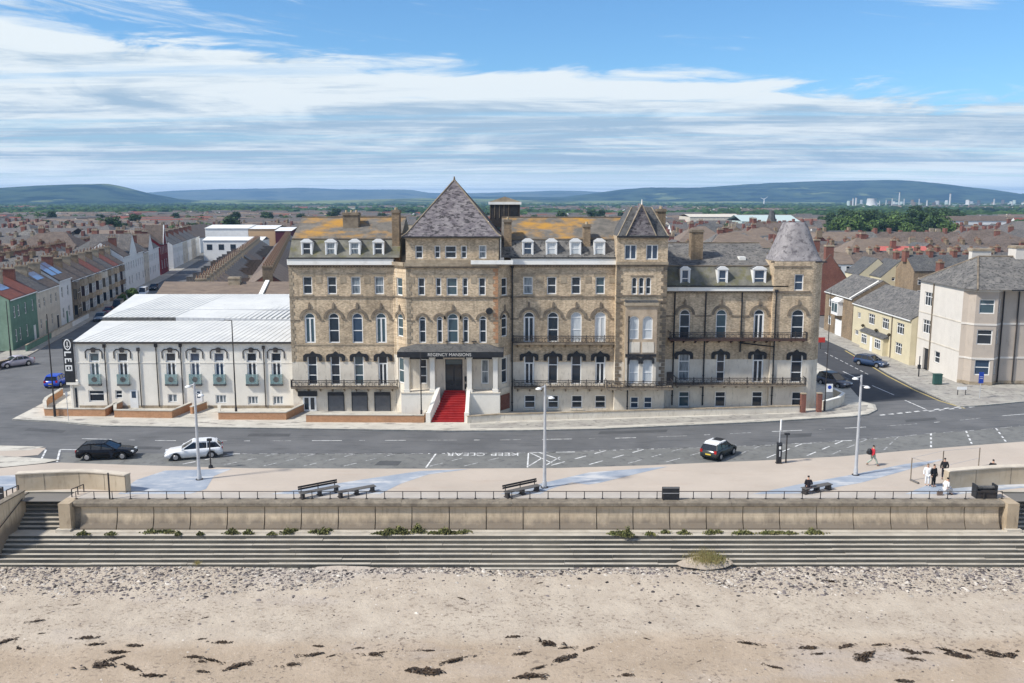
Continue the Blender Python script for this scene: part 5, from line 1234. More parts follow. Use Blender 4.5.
        for (p,q_,r_,s_) in ((-x,-x+0.09,zz-0.25,zt+0.12),(x-0.09,x,zz-0.25,zt+0.12)): mb.box(cx+p,cx+q_,-0.08,-0.003,r_,s_,M['iron'])
        mb.xprism([(cx-x,zt+0.121),(cx-x+.09,zt+0.121),(cx-0.6,zt+0.3),(cx-0.2,zt+.3),(cx-0.2,zt+0.4),(cx-0.65,zt+.4)], -0.08, -0.003, M['iron']); mb.xprism([(cx+x,zt+0.121),(cx+x-.09,zt+0.121),(cx+0.6,zt+0.3),(cx+0.2,zt+.3),(cx+0.2,zt+0.4),(cx+0.65,zt+.4)], -0.08, -0.003, M['iron'])
        mb.xprism([(cx-0.2,zt+0.05),(cx+0.2,zt+.05),(cx+0.26,zt+0.5),(cx,zt+0.6),(cx-0.26,zt+.5)], -0.14, -0.085, M['iron']); mb.build('label_mould', t)
    for px, w_ in ((134.3,0.85),(199,0.75)):
        mb = mk(); x = XP(px,YA,1); mb.box(x-w_/2,x+w_/2,YA-0.05,YA-0.003,0.15,2.1,M['white']); mb.box(x-w_/2+0.2,x+w_/2-0.2,YA-0.06,YA-0.051,1.25,1.95,M['glass_blue']); mb.build('door', t)
    for px, yt, yb_ in ((105.6,346.5,406),(139.2,350,407),(157,346,406.5),(181.5,346,404),(264.2,348,406.5)):
        mb = mk(); x = XP(px,YA,5); mb.tube((x,YA-0.1,0.3),(x,YA-0.1,z_(yt)),0.06,0.06,M['iron'],6); mb.box(x-0.14,x+0.14,YA-0.2,YA-0.005,z_(yt)-0.1,z_(yt)+0.25,M['iron']); mb.build('downpipe', t)
    # porch on the left corner
    mb = mk(); mb.box(a0-0.9, a0-0.01, YA+0.1, YA+0.3, 0.12, 2.7, M['white_render']); mb.box(a0-1.1, a0+0.15, YA-0.25, YA+1.3, 2.7, 2.95, M['white_render']); mb.box(a0-0.75,a0-0.55,YA-0.1,YA+0.09,0.12,2.7,M['white_render']); mb.box(a0-0.4,a0-0.2,YA+0.06,YA+0.095,0.2,2.3,M['glass']); mb.build('porch', t)
    return a0
A0 = annexe()
def sign():
    # tall black sign standing out from the corner of the annexe
    x, y = A0-0.08, YA-0.1; z1, z0 = ZY(338.5,YA), ZY(383,YA)
    t = thing('projecting_sign', 'tall narrow black sign with white lettering on the left corner of the white annexe', 'sign', (x-0.62, y, z0))
    mb = MB(); mb.box(-0.62, 0.6, -0.12, 0.12, 0, z1-z0, M['black']); mb.build('sign_box', t)
    mb = MB(); w_ = M['white']; h = z1-z0; c = 0.0; yy = -0.125
    def bx(a,b,c_,d): mb.box(a,b,yy-0.006,yy,c_,d,w_)
    # ring emblem at the top, then characters turned on their side
    for k in range(16):
        a0_, a1_ = k*math.pi/8, (k+1)*math.pi/8
        mb.xprism([(0.34*math.cos(a0_),h-0.62+0.48*math.sin(a0_)),(0.34*math.cos(a1_),h-0.62+0.48*math.sin(a1_)),(0.46*math.cos(a1_),h-0.62+0.6*math.sin(a1_)),(0.46*math.cos(a0_),h-0.62+0.6*math.sin(a0_))], yy-0.006, yy, w_)
    bx(-0.06,0.06,h-0.95,h-0.3); bx(-0.22,0.22,h-0.85,h-0.76)
    z = h-1.35
    bx(-0.46,0.42,z-0.16,z); bx(-0.46,-0.30,z-0.5,z-0.161); z -= 0.72
    bx(-0.46,0.42,z-0.13,z); bx(-0.46,-0.30,z-0.55,z-0.131); bx(0.26,0.42,z-0.4,z-0.131); bx(-0.05,0.1,z-0.35,z-0.131); z -= 0.74
    bx(-0.46,0.42,z-0.14,z); bx(-0.46,0.42,z-0.62,z-0.48); bx(-0.46,-0.32,z-0.479,z-0.141); bx(0.28,0.42,z-0.479,z-0.141); bx(-0.1,0.06,z-0.42,z-0.2)
    mb.build('lettering', t); t.scale = (0.82,1,1)
sign()
# ---- low garden walls
def low_wall(pix, ztop, label, m='orangebrick', cope='flag', th=0.28, base=0.12, name='garden_wall', cat='wall', group=None, z_end=None):
    P = [Vector((*G(a,b,base),0)) for a,b in pix]; t = thing(name, label, cat, (P[0].x,P[0].y,base), 0, group)
    for (mm, wd, za, zb, nm) in ((m, th, 0, ztop, 'brickwork' if 'brick' in m else 'wall_face'),(cope, th+0.08, ztop+0.001, ztop+0.08, 'coping')):
        mb = MB(); Lp=[];Rp=[]
        for i,p in enumerate(P):
            d = (P[min(i+1,len(P)-1)]-P[max(i-1,0)]).normalized(); n = Vector((-d.y,d.x,0)); Lp.append(p+n*wd/2-P[0]); Rp.append(p-n*wd/2-P[0])
        n = len(P)
        for i in range(n-1):
            f0, f1 = i/(n-1), (i+1)/(n-1); e0 = (z_end-ztop)*f0 if z_end else 0; e1 = (z_end-ztop)*f1 if z_end else 0
            vs = [(Rp[i].x,Rp[i].y,za),(Rp[i+1].x,Rp[i+1].y,za),(Lp[i+1].x,Lp[i+1].y,za),(Lp[i].x,Lp[i].y,za),(Rp[i].x,Rp[i].y,zb+e0),(Rp[i+1].x,Rp[i+1].y,zb+e1),(Lp[i+1].x,Lp[i+1].y,zb+e1),(Lp[i].x,Lp[i].y,zb+e0)]
            mb.add(vs, [(4,5,6,7),(0,1,5,4),(2,3,7,6)] + ([(3,0,4,7)] if i==0 else []) + ([(1,2,6,5)] if i==n-2 else []), M[mm])
        mb.build(nm, t)
    return t
low_wall([(62,387+8),(56,399),(47,404.5),(45,408),(46,415.5),(106,416),(107,415),(116,409.5)], 0.72, 'low orange brick garden wall curving round the left corner of the white annexe')
low_wall([(122,408),(115.5,411),(115.5,417),(172,417.8),(191,409.5)], 0.72, 'low orange brick garden wall in front of the annexe, second from the street corner')
low_wall([(191.5,413.8),(206,408.6)], 0.72, 'short stub of orange brick garden wall beside the annexe path')
low_wall([(219.5,412),(219.5,419.3),(286,419.5),(303,411)], 0.72, 'low orange brick garden wall at the right end of the annexe')
low_wall([(306.5,421.8),(424,422.3),(425,418)], 0.72, 'low orange brick wall before the hotel shutters left of the red stairs')
low_wall([(467,423),(500,420.8),(560,419.2),(620,417.4),(680,415.6),(740,414),(799,412)], 0.66, 'long low cream wall right of the red stairs along the pavement', m='cream', cope='stone')
low_wall([(823,410.5),(838,406.2),(843,402),(834,397.5)], 0.95, 'low cream wall curving round the hotel corner behind the brick gate pillar', m='cream', cope='fascia')
for px, b, lab in ((802.5,412.2,'red brick gate pillar at the end of the white wall, left of the gap'),(818.6,411.8,'red brick gate pillar right of the gap, beside the post with a blue sign')):
    x, y = G(px, b, 0.12); t = thing('gate_pillar', lab, 'pillar', (x,y,0.12)); mb = MB(); mb.box(-0.24,0.24,-0.24,0.24,0,1.95,M['redbrick']); mb.build('shaft', t); mb = MB(); mb.box(-0.28,0.28,-0.28,0.28,1.951,2.03,M['stone']); mb.build('cap', t)
# ---- promenade railing
def railing():
    yy = WALL_Y+0.5; x0, x1 = XP(76,yy,0.2), XP(1002,yy,0.2)
    t = thing('guard_railing', 'long low dark iron railing along the top of the sea wall', 'railing', (x0,yy,PZ))
    n = 51; zz = 0.58
    pm = None
    for i in range(n+1):
        x = (x1-x0)*i/n
        if pm is None: mb = MB(); mb.tube((0,0,0),(0,0,zz),0.035,0.03,M['iron'],6); mb.box(-0.09,0.09,-0.09,0.09,0,0.03,M['iron']); pm = mb.mesh('post')
        link('post', pm, t, (x,0,0))
    mb = MB(); mb.tube((0,0,zz),(x1-x0,0,zz),0.028,0.028,M['iron'],6); mb.build('top_rail', t)
railing()
def short_rail(p, q, label, h=0.85):
    a = Vector((*p,PZ)); b = Vector((*q,PZ)); t = thing('handrail', label, 'railing', a)
    d = b-a
    for k in (0,0.5,1): mb = MB(); mb.tube(d*k, d*k+Vector((0,0,h)), 0.045,0.045,M['iron'],6); mb.build('post', t)
    mb = MB(); mb.tube(Vector((0,0,h)), d+Vector((0,0,h)), 0.035,0.035,M['iron'],6); mb.build('top_rail', t)
short_rail(G(72,497,PZ), G(84,492,PZ), 'short dark handrail at the head of the left steps, right side', 0.6); short_rail(G(7,498,PZ), G(19,493,PZ), 'short dark handrail at the head of the left steps, left side', 0.6)
# ---- curved seat walls on the promenade
def curved_wall(pix, h, label, th=0.55):
    P = [Vector((*G(a,b,PZ),0)) for a,b in pix]; c = P[0]; t = thing('curved_wall', label, 'wall', (c.x,c.y,PZ)); 
    xs = [p.x for p in P]; n = 24; Q = []
    for i in range(n+1):
        u = i/n*(len(P)-1); k = min(int(u), len(P)-2); f = u-k
        p0, p1, p2, p3 = P[max(k-1,0)], P[k], P[k+1], P[min(k+2,len(P)-1)]
        Q.append(0.5*((2*p1)+(p2-p0)*f+(2*p0-5*p1+4*p2-p3)*f*f+(3*p1-p0-3*p2+p3)*f**3)-c)
    for (wd, za, zb, m, nm) in ((th, 0, h, 'panel2', 'wall_face'),(th+0.06, h+0.001, h+0.09, 'coping_pale', 'coping')):
        mb = MB(); vs = []
        for i, p in enumerate(Q):
            d = (Q[min(i+1,n)]-Q[max(i-1,0)]).normalized(); nn = Vector((-d.y,d.x,0)); l = p+nn*wd; r = p - nn*(wd-th)
            vs += [(r.x,r.y,za),(l.x,l.y,za),(l.x,l.y,zb),(r.x,r.y,zb)]
        fs = []
        for i in range(n):
            b = 4*i; fs += [(b,b+4,b+7,b+3),(b+3,b+7,b+6,b+2),(b+2,b+6,b+5,b+1)]
        fs += [(0,3,2,1),(4*n,4*n+1,4*n+2,4*n+3)]
        mb.add(vs, fs, M[m]); 
        if nm == 'wall_face':
            for i in range(0, n+1, 6):
                p = Q[i]; mb.box(p.x-0.02,p.x+0.02,p.y-0.012,p.y+0.02,0.01,h-0.01,M['coping'])
        mb.build(nm, t)
M['panel2'] = mat('tan_concrete', (0.50,0.42,0.31), col2=(0.42,0.34,0.24), scale=0.6, col3=(0.30,0.24,0.17), scale3=1.5, lo3=0.56, hi3=0.8, stretch3=(2,2,0.4))
M['coping_pale'] = mat('pale_coping', (0.60,0.53,0.43), col2=(0.48,0.42,0.34), scale=1)
curved_wall([(17,491.5),(45,490),(80,489),(105,490.3),(126,492.8)], 1.32, 'curved tan concrete wall on the promenade at the left behind the steps')
curved_wall([(948,489),(975,486.6),(1010,484.5),(1060,483.5),(1110,484)], 1.35, 'curved tan concrete wall on the promenade at the right-hand edge')
# ---- benches
def bench(p, q, back, label, group='dark timber benches on the promenade'):
    a = Vector((*G(*p,PZ),PZ)); b = Vector((*G(*q,PZ),PZ)); L_ = (b-a).length; ang = math.atan2(b.y-a.y,b.x-a.x)
    t = thing('park_bench', label, 'bench', (a+b)/2, ang, group); h = L_/2
    mb = MB()
    for k in range(4): mb.box(-h, h, -0.27+k*0.14, -0.27+k*0.14+0.115, 0.42, 0.47, M['wood'])
    mb.build('seat', t)
    for x in (-h*0.86, 0, h*0.86): mb = MB(); mb.box(x-0.09,x+0.09,-0.22,0.24,0,0.419,M['iron']); mb.box(x-0.16,x+0.16,-0.25,0.27,0.0,0.06,M['iron']); mb.build('leg', t)
    if back:
        mb = MB()
        for k in range(2): mb.box(-h, h, 0.30+k*0.03, 0.345+k*0.03, 0.60+k*0.16, 0.73+k*0.16, M['black'])
        for x in (-h*0.86,0,h*0.86): mb.box(x-0.03,x+0.03,0.26,0.297,0.35,0.88,M['iron'])
        mb.build('backrest', t)
    return t
bench((300,499.2),(339,491.5), True, 'dark bench with a backrest, left of the pair by the railing')
bench((338,498.0),(375,491.0), False, 'backless dark bench, right of the pair by the railing')
bench((505,498.0),(539,490.5), True, 'dark bench with a backrest near the middle pale lamp post')
bench((803,494.2),(830,489.0), False, 'backless dark bench with a person sitting on its left end')
# ---- boards, posts and ticket machines
def board(px, py, w_, h_, label):
    x, y = G(px, py, PZ); t = thing('information_board', label, 'board', (x,y,PZ))
    mb = MB(); mb.box(-w_/2,w_/2,-0.06,0.06,0.08,h_,M['black']); mb.build('panel', t)
    mb = MB(); mb.box(-w_/2+0.04,w_/2-0.04,-0.07,-0.061,h_*0.52,h_*0.56,M['galv']); mb.box(-w_/2+0.04,w_/2-0.04,-0.07,-0.061,h_-0.07,h_-0.03,M['galv']); mb.box(-w_/2+.05,-w_/2+.13,-0.068,-0.061,0.1,h_*0.5,M['iron']); mb.build('trim', t)
    for s_ in (-1,1): mb = MB(); mb.box(s_*w_*0.42-0.04,s_*w_*0.42+0.04,-0.1,0.1,0,0.079,M['iron']); mb.build('foot', t)
board(670.5, 500, 1.28, 1.0, 'low black board with a pale line across it standing by the railing')
board(-1, 500.5, 0.75, 1.05, 'black board cut by the left edge beside the steps')
def bin_():
    x, y = G(984, 497, PZ); t = thing('timber_planter', 'dark timber trough with raised ends by the steps at the right', 'planter', (x,y,PZ), 0)
    mb = MB(); mb.box(-0.7,0.7,-0.35,0.3,0,0.55,M['iron']); mb.build('box', t)
    for s_ in (-1,1): mb = MB(); mb.box(s_*0.74-0.05,s_*0.74+0.05,-0.36,0.34,0,1.0,M['black']); mb.build('end_board', t)
    mb = MB(); mb.tube((-0.7,0.05,0.72),(0.7,0.05,0.72),0.16,0.16,M['slate_dark'],8); mb.build('roller', t)
bin_()
def posts():
    x, y = G(781, 463.2, PZ); t = thing('ticket_machine', 'black parking ticket machine with a pale pole rising from it by the road edge', 'ticket machine', (x-0.2,y,PZ))
    mb = MB(); mb.box(-0.19,0.19,-0.16,0.16,0.06,1.62,M['black']); mb.box(-0.24,0.24,-0.2,0.2,0,0.06,M['iron']); mb.yprism([(-0.2,1.62),(0.18,1.62),(0.16,1.8),(-0.1,1.78)],-0.2,0.2,M['black']); mb.build('cabinet', t)
    mb = MB(); mb.box(-0.08,0.10,-0.175,-0.161,1.25,1.5,M['white']); mb.box(-0.04,0.06,-0.175,-0.161,0.62,1.1,M['galv']); mb.build('display', t)
    mb = MB(); mb.tube((0,0.05,1.75),(0.02,0.05,2.9),0.055,0.05,M['galv'],7); mb.tube((0.06,0.05,2.85),(0.06,0.05,3.75),0.075,0.075,M['white'],7); mb.build('pole', t)
    x, y = G(784, 463, PZ); t = thing('short_lamp', 'slim dark post with a flat black head beside the ticket machine', 'lamp', (x+0.15,y,PZ))
    mb = MB(); mb.tube((0,0,0),(0,0,2.45),0.07,0.05,M['iron'],7); mb.build('post', t); mb = MB(); mb.box(-0.2,0.2,-0.12,0.12,2.45,2.6,M['black']); mb.build('head', t)
    x, y = G(210.8, 467.8, PZ); t = thing('short_lamp', 'slim dark post with a flat black head and round base by the white estate car', 'lamp', (x,y,PZ))
    mb = MB(); mb.tube((0,0,0),(0,0,2.3),0.06,0.05,M['iron'],7); mb.build('post', t); mb = MB(); mb.box(-0.18,0.18,-0.12,0.12,2.3,2.5,M['black']); mb.build('head', t); mb = MB(); mb.tube((0,0,0),(0,0,0.22),0.2,0.16,M['black'],10); mb.build('base', t)
    x, y = G(109.8, 499, PZ); t = thing('sign_post', 'dark pole in front of the curved wall at the left', 'post', (x,y,PZ))
    mb = MB(); mb.tube((0,0,0),(0,0,1.95),0.06,0.06,M['iron'],7); mb.build('pole', t); mb = MB(); mb.tube((0,0,1.95),(0,0,2.02),0.075,0.04,M['black'],7); mb.build('cap', t)
    x, y = G(68.5, 421, 0.12); t = thing('sign_post', 'thin grey pole on the pavement at the annexe corner', 'post', (x,y,0.12))
    mb = MB(); mb.tube((0,0,0),(0,0,3.0),0.035,0.035,M['galv'],6); mb.build('pole', t); mb = MB(); mb.box(-0.13,0.13,-0.02,-0.005+0.0,2.6,2.95,M['galv']); mb.build('plate', t)
posts()
# ---- lamp posts
def pale_lamp(px, py, ytop, label):
    x, y = G(px, py, PZ); z1 = ZY(ytop, y)-PZ
    t = thing('street_lamp', label, 'street lamp', (x,y,PZ), 0, 'pale lamp posts along the promenade')
    mb = MB(); mb.tube((0,0,0),(0,0,z1),0.14,0.085,M['galv'],10); mb.tube((0,0,0),(0,0,0.5),0.19,0.17,M['galv'],10); mb.tube((0,0,0),(0,0,0.05),0.3,0.3,M['iron'],10); mb.build('post', t)
    for s_, dz in ((-1,-0.25),(1,-0.95)):
        mb = MB(); mb.tube((0,0,z1+dz+0.12),(s_*0.4,0,z1+dz+0.05),0.045,0.04,M['galv'],6); a = mb.build('bracket', t)
        mb = MB(); mb.lathe([(0.05,0.12),(0.15,0.08),(0.26,0.0),(0.24,-0.05),(0.06,-0.07)], (s_*0.48,0,z1+dz-0.05), M['white'], 12); mb.build('lamp_head', a)
pale_lamp(199.5, 479.5, 383, 'tall pale lamp post between the white estate car and the annexe')
pale_lamp(544.5, 487.5, 385, 'tall pale lamp post by the middle bench')
pale_lamp(855.5, 475, 375, 'tall pale lamp post near the walker in red')
def dark_lamp(px, py, ytop, label, arm=-0.7, z0=0.12, r=0.085, xy=None):
    x, y = xy or G(px, py, z0); z1 = ZY(ytop, y)-z0
    t = thing('street_lamp', label, 'street lamp', (x,y,z0), 0, 'dark lamp posts by the kerb')
    mb = MB(); mb.tube((0,0,0),(0,0,z1),r,r*0.6,M['iron'],8); mb.tube((0,0,0),(0,0,1.2),r*1.6,r*1.5,M['iron'],8); mb.build('post', t)
    if arm: mb = MB(); mb.tube((0,0,z1),(arm,0,z1+0.05),0.04,0.035,M['iron'],6); a = mb.build('arm', t); mb = MB(); mb.box(min(arm,arm*1.7),max(arm,arm*1.7),-0.12,0.12,z1-0.04,z1+0.08,M['galv']); mb.build('lamp_head', a)
    return t
dark_lamp(236.5, 419, 320.5, 'tall dark lamp post standing in front of the annexe wall')
dark_lamp(55, 416.5, 314, 'tall dark lamp post on the street corner left of the annexe sign', arm=0)
dark_lamp(421.5, 421.8, 352, 'shorter dark lamp post left of the red stairs', arm=0, r=0.07)
dark_lamp(11, 357.5, 301, 'dark lamp post in front of the green house', arm=0)
dark_lamp(824.5, 411, 290, 'tall thin dark post at the hotel corner carrying a small blue sign', arm=0, r=0.06)
x, y = G(824.5, 411, 0.12); t = thing('parking_sign', 'small white square sign with a blue disc on the post at the hotel corner', 'sign', (x+0.35,y-0.12,2.2))
mb = MB(); mb.box(-0.33,0.33,-0.03,0,0,0.85,M['white']); mb.build('plate', t)
M['blue_sign'] = mat('blue_sign_paint', (0.02,0.06,0.35), rough=0.5)
mb = MB(); mb.tube((0,-0.04,0.5),(0,-0.031,0.5),0.2,0.2,M['blue_sign'],14); mb.build('disc', t)
# small items round the right-hand corner
M['green_box'] = mat('green_cabinet_paint', (0.035,0.09,0.075), rough=0.6)
x, y = G(937,384.5,0.12); t = thing('utility_cabinet', 'dark green utility cabinet against the white flank of the corner building', 'cabinet', (x,y,0.12)); mb = MB(); mb.box(-0.48,0.48,-0.25,0.25,0.05,1.25,M['green_box']); mb.box(-0.52,0.52,-0.29,0.29,1.251,1.32,M['green_box']); mb.build('body', t); mb = MB(); mb.box(-0.45,-0.02,-0.27,-0.252,0.12,1.18,M['green_box']); mb.box(0.02,0.45,-0.27,-0.252,0.12,1.18,M['green_box']); mb.build('door', t)
x, y = G(961.5,395,0.12); t = thing('street_name_sign', 'low white street name plate on two short legs at the corner', 'sign', (x,y,0.12)); mb = MB(); mb.box(-0.55,0.55,-0.03,0.03,0.62,0.95,M['white']); mb.build('plate', t)
for s_ in (-1,1): mb = MB(); mb.box(s_*0.45-0.03,s_*0.45+0.03,-0.02,0.05,0,0.62,M['iron']); mb.build('leg', t)
x, y = G(979.5,398,0.12); t = thing('blue_sign', 'tall narrow blue sign on a thin post beside the beige bay', 'sign', (x,y,0.12)); mb = MB(); mb.tube((0,0,0),(0,0,2.9),0.04,0.04,M['galv'],6); mb.build('pole', t); mb = MB(); mb.box(-0.27,0.27,-0.05,-0.005,1.7,2.95,M['blue_sign']); mb.build('plate', t); mb = MB(); mb.box(-0.2,0.2,-0.058,-0.051,2.2,2.24,M['white']); mb.box(-0.2,0.2,-0.058,-0.051,2.4,2.44,M['white']); mb.build('lettering', t)
x, y = G(918.5,376.5,0.12); t = thing('litter_bin_post', 'dark post with a small box by the doorway of the white flank', 'post', (x,y,0.12)); mb = MB(); mb.tube((0,0,0),(0,0,2.6),0.08,0.06,M['black'],7); mb.build('pole', t); mb = MB(); mb.box(-0.16,0.16,-0.14,0.14,1.0,1.5,M['black']); mb.build('box', t)
x, y = G(820.5,349,0.12); t = thing('red_sign', 'red sign panel above a dark shape behind the hotel corner', 'sign', (x,y,0.12)); mb = MB(); M['redp'] = mat('red_sign_paint', (0.5,0.05,0.04)); mb.box(-0.6,0.6,-0.05,0,1.0,1.75,M['redp']); mb.build('plate', t); mb = MB(); mb.tube((0,0.06,0),(0,0.06,1.7),0.05,0.05,M['iron'],6); mb.build('pole', t)
# cable frame on the promenade
def frame():
    pts = [Vector((*G(a,b,PZ),PZ)) for a,b in ((910.5,480.5),(942,474),(978.5,466.3))]; c = pts[0]; t = thing('cable_frame', 'three slim grey posts linked by thin cables on the promenade near the curved wall', 'frame', c)
    tops = []
    for p, h in zip(pts, (1.85,1.95,1.6)):
        mb = MB(); q = p-c; mb.tube(q, q+Vector((0,0,h)), 0.045,0.045,M['stone_dark'],6); mb.build('post', t); tops.append(q+Vector((0,0,h)))
    for a, b in ((tops[0],tops[1]),(tops[0],tops[1]-Vector((0,0,1.3))),(tops[1],tops[2]),(tops[1]-Vector((0,0,1.3)),tops[2]-Vector((0,0,0.9)))): mb = MB(); mb.tube(a, b, 0.012,0.012,M['galv'],4); mb.build('cable', t)
    mb = MB(); d = Vector((*G(918.5,484,PZ),PZ))-c; mb.tube((0,0,0.06),d+Vector((0,0,0.06)),0.09,0.09,M['wood'],6); mb.build('base_beam', t)
frame()
# ================================================================== CARS
def car(label, colr, px, py, ang, kind='hatch', L_=4.1, W_=1.75, Hh=1.48, z=0.0, xy=None, roofc=None, gl=None, group=None, plate=(0.6,0.45,0.06)):
    """ang: heading of the bonnet, degrees from +X; (px,py) = centre of the footprint on the ground"""
    x, y = xy or G(px, py, z); t = thing('parked_car', label, 'car', (x,y,z), R(ang), group)
    cm = mat('car_paint', colr, rough=0.25, spec=0.6 if sum(colr)>0.05 else 0.3); rm = cm if roofc is None else mat('car_roof_paint', roofc, rough=0.3, spec=0.6)
    h = L_/2; w2 = W_/2
    #        x (front +), belt z, nose profile
    if kind == 'hatch': deck = [(-h,0.62),(-h+0.04,0.92),(-h+0.25,0.97),(h*0.30,0.93),(h*0.42,0.90),(h*0.80,0.80),(h*0.95,0.68),(h,0.52)]; gh = [(-h+0.14,0.95),(-h+0.42,Hh-0.06),(-h+0.8,Hh),(h*0.02,Hh-0.01),(h*0.45,0.92)]
    elif kind == 'estate': deck = [(-h,0.60),(-h+0.03,0.90),(-h+0.2,0.95),(h*0.25,0.92),(h*0.40,0.90),(h*0.82,0.78),(h*0.96,0.64),(h,0.50)]; gh = [(-h+0.10,0.93),(-h+0.55,Hh-0.08),(-h+1.0,Hh-0.01),(h*0.0,Hh),(h*0.42,0.91)]
    elif kind == 'van': deck = [(-h,0.6),(-h+0.02,1.1),(-h+0.1,1.15),(h*0.5,1.12),(h*0.6,1.08),(h*0.9,0.95),(h*0.97,0.75),(h,0.5)]; gh = [(-h+0.03,1.13),(-h+0.08,Hh-0.05),(-h+0.3,Hh),(h*0.38,Hh-0.02),(h*0.68,1.06)]
    else: deck = [(-h,0.62),(-h+0.05,0.90),(-h+0.5,0.96),(h*0.25,0.92),(h*0.40,0.90),(h*0.82,0.78),(h*0.96,0.64),(h,0.50)]; gh = [(-h+0.55,0.94),(-h+1.15,Hh-0.07),(-h+1.7,Hh),(h*0.0,Hh-0.01),(h*0.42,0.91)]
    dx = [d[0] for d in deck]; dz = [d[1] for d in deck]; wr = 0.33; ax = (h*0.62, -h*0.60)
    st = sorted(set(list(np.linspace(-h, h, 25)) + dx)); mb = MB(); vs = []
    for s in st:
        zt = float(np.interp(s, dx, dz)); e = min(1, (h-abs(s))/0.35); tw = w2*(0.86+0.14*math.sqrt(max(0,e))); zb = 0.22 + 0.10*(1-min(1,(h-abs(s))/0.5))
        for a in ax:
            if abs(s-a) < wr+0.05: zb = max(zb, math.sqrt(max(0,(wr+0.06)**2-(s-a)**2))+0.31)
        zm = max(zb+0.02, min(zt-0.05, zb+(zt-zb)*0.55)); zs = zt-0.03
        for sy in (-1,1):
            pr = [(tw*0.94,zb),(tw,zm),(tw*0.97,zs-0.04),(tw*0.88,zt)]
            for (yy,zz) in (pr if sy<0 else pr[::-1]): vs.append((s, sy*yy, zz))
    k = 8; fs = []
    for i in range(len(st)-1):
        for j in range(k-1): fs.append((i*k+j, (i+1)*k+j, (i+1)*k+j+1, i*k+j+1))
        fs.append((i*k+7,(i+1)*k+7,(i+1)*k,i*k))
    fs += [tuple(range(k-1,-1,-1))[::-1], tuple((len(st)-1)*k+j for j in range(k))]
    mb.add(vs, fs, cm, True); body = mb.build('body', t)
    # glasshouse and roof
    gx = [g[0] for g in gh]; gz = [g[1] for g in gh]; mb = MB(); zc = 0.93 if kind != 'van' else 1.12
    def ring(xx, zz, wt): return [(xx,-wt,zz),(xx,wt,zz)]
    wb, wt = w2*0.88, w2*0.70
    P = [(gh[0][0],-wb,gh[0][1]),(gh[0][0],wb,gh[0][1]),(gh[1][0],-wt,gh[1][1]),(gh[1][0],wt,gh[1][1]),(gh[2][0],-wt,gh[2][1]),(gh[2][0],wt,gh[2][1]),(gh[3][0],-wt,gh[3][1]),(gh[3][0],wt,gh[3][1]),(gh[4][0],-wb,gh[4][1]),(gh[4][0],wb,gh[4][1])]
    mb.add(P, [(0,2,3,1),(6,8,9,7),(0,8,6,4,2),(1,3,5,7,9)], gl or M['car_glass']); g = mb.build('windows', t)
    mb = MB(); e = 0.025
    Q = [(gh[1][0]-0.12,-wt-e,gh[1][1]-0.05),(gh[1][0]-0.12,wt+e,gh[1][1]-0.05),(gh[2][0],-wt-e,gh[2][1]+e),(gh[2][0],wt+e,gh[2][1]+e),(gh[3][0],-wt-e,gh[3][1]+e),(gh[3][0],wt+e,gh[3][1]+e),(gh[3][0]+0.12,-wt-e,gh[3][1]-0.06),(gh[3][0]+0.12,wt+e,gh[3][1]-0.06)]
    mb.add(Q, [(0,2,3,1),(2,4,5,3),(4,6,7,5),(0,6,4,2),(1,3,5,7)], rm)
    for sy in (-1,1):   # pillars
        for (i, j) in ((8 if sy<0 else 9, 6 if sy<0 else 7),(0 if sy<0 else 1, 2 if sy<0 else 3)):
            a = Vector(P[i]); b = Vector(P[j]); mb.tube(a, b, 0.045, 0.04, cm, 5)
        for f in (0.36,0.62) if kind != 'van' else (0.72,):
            xx = gh[0][0]+(gh[4][0]-gh[0][0])*f; mb.tube((xx,sy*(wb-0.004),zc),(xx,sy*(wt+0.015),float(np.interp(xx,gx,gz))),0.035,0.035,cm,4)
        if kind == 'van': mb.box(-h+0.15, h*0.2, sy*wt-0.03 if sy<0 else wt-0.12, sy*wt+0.12 if sy<0 else wt+0.03, zc, Hh-0.1, cm)
    mb.build('roof', t)
    for a in ax:
        for sy in (-1,1):
            mb = MB(); mb.tube((a,sy*(w2-0.22),wr-0.01),(a,sy*(w2-0.01),wr-0.01),wr,wr,M['tyre'],16); wl = mb.build('wheel', t)
            mb = MB(); mb.tube((a,sy*(w2-0.012),wr-0.01),(a,sy*(w2+0.004),wr-0.01),wr*0.62,wr*0.58,M['rim'],10); mb.build('rim', wl)
    for sy in (-1,1):
        mb = MB(); mb.box(h-0.22,h-0.02,sy*w2*0.62-0.16,sy*w2*0.62+0.16,0.56,0.70,M['headlight']); mb.build('headlight', t)
        mb = MB(); mb.box(-h+0.0,-h+0.09,sy*w2*0.76-0.11,sy*w2*0.76+0.11,0.70,0.95 if kind!='van' else 1.1,M['taillight']); mb.build('tail_light', t)
        mb = MB(); mb.box(gh[4][0]-0.25,gh[4][0]-0.08,sy*(w2+0.07)-0.08,sy*(w2+0.07)+0.08,0.90,1.03,cm); mb.build('mirror', t)
    mb = MB(); mb.box(-h-0.012,-h+0.02,-0.26,0.26,0.52,0.63,mat('number_plate', plate)); mb.build('number_plate', t)
    mb = MB(); mb.box(h-0.03,h+0.012,-0.45,0.45,0.36,0.50,M['black']); mb.build('grille', t)
    return t
M['headlight'] = mat('headlight', (0.65,0.68,0.70), rough=0.1, spec=0.8); M['taillight'] = mat('tail_light', (0.35,0.012,0.012), rough=0.2)
def gz(px,py): return px,py
car('black estate car parked on the road at the left, bonnet to the right', (0.003,0.003,0.005), 107.5, 457.6, 8, 'estate', 4.7, 1.82, 1.43)
car('white estate car parked nose to the left near the pale lamp post', (0.72,0.73,0.74), 194.5, 457.0, 197, 'estate', 4.75, 1.83, 1.5)
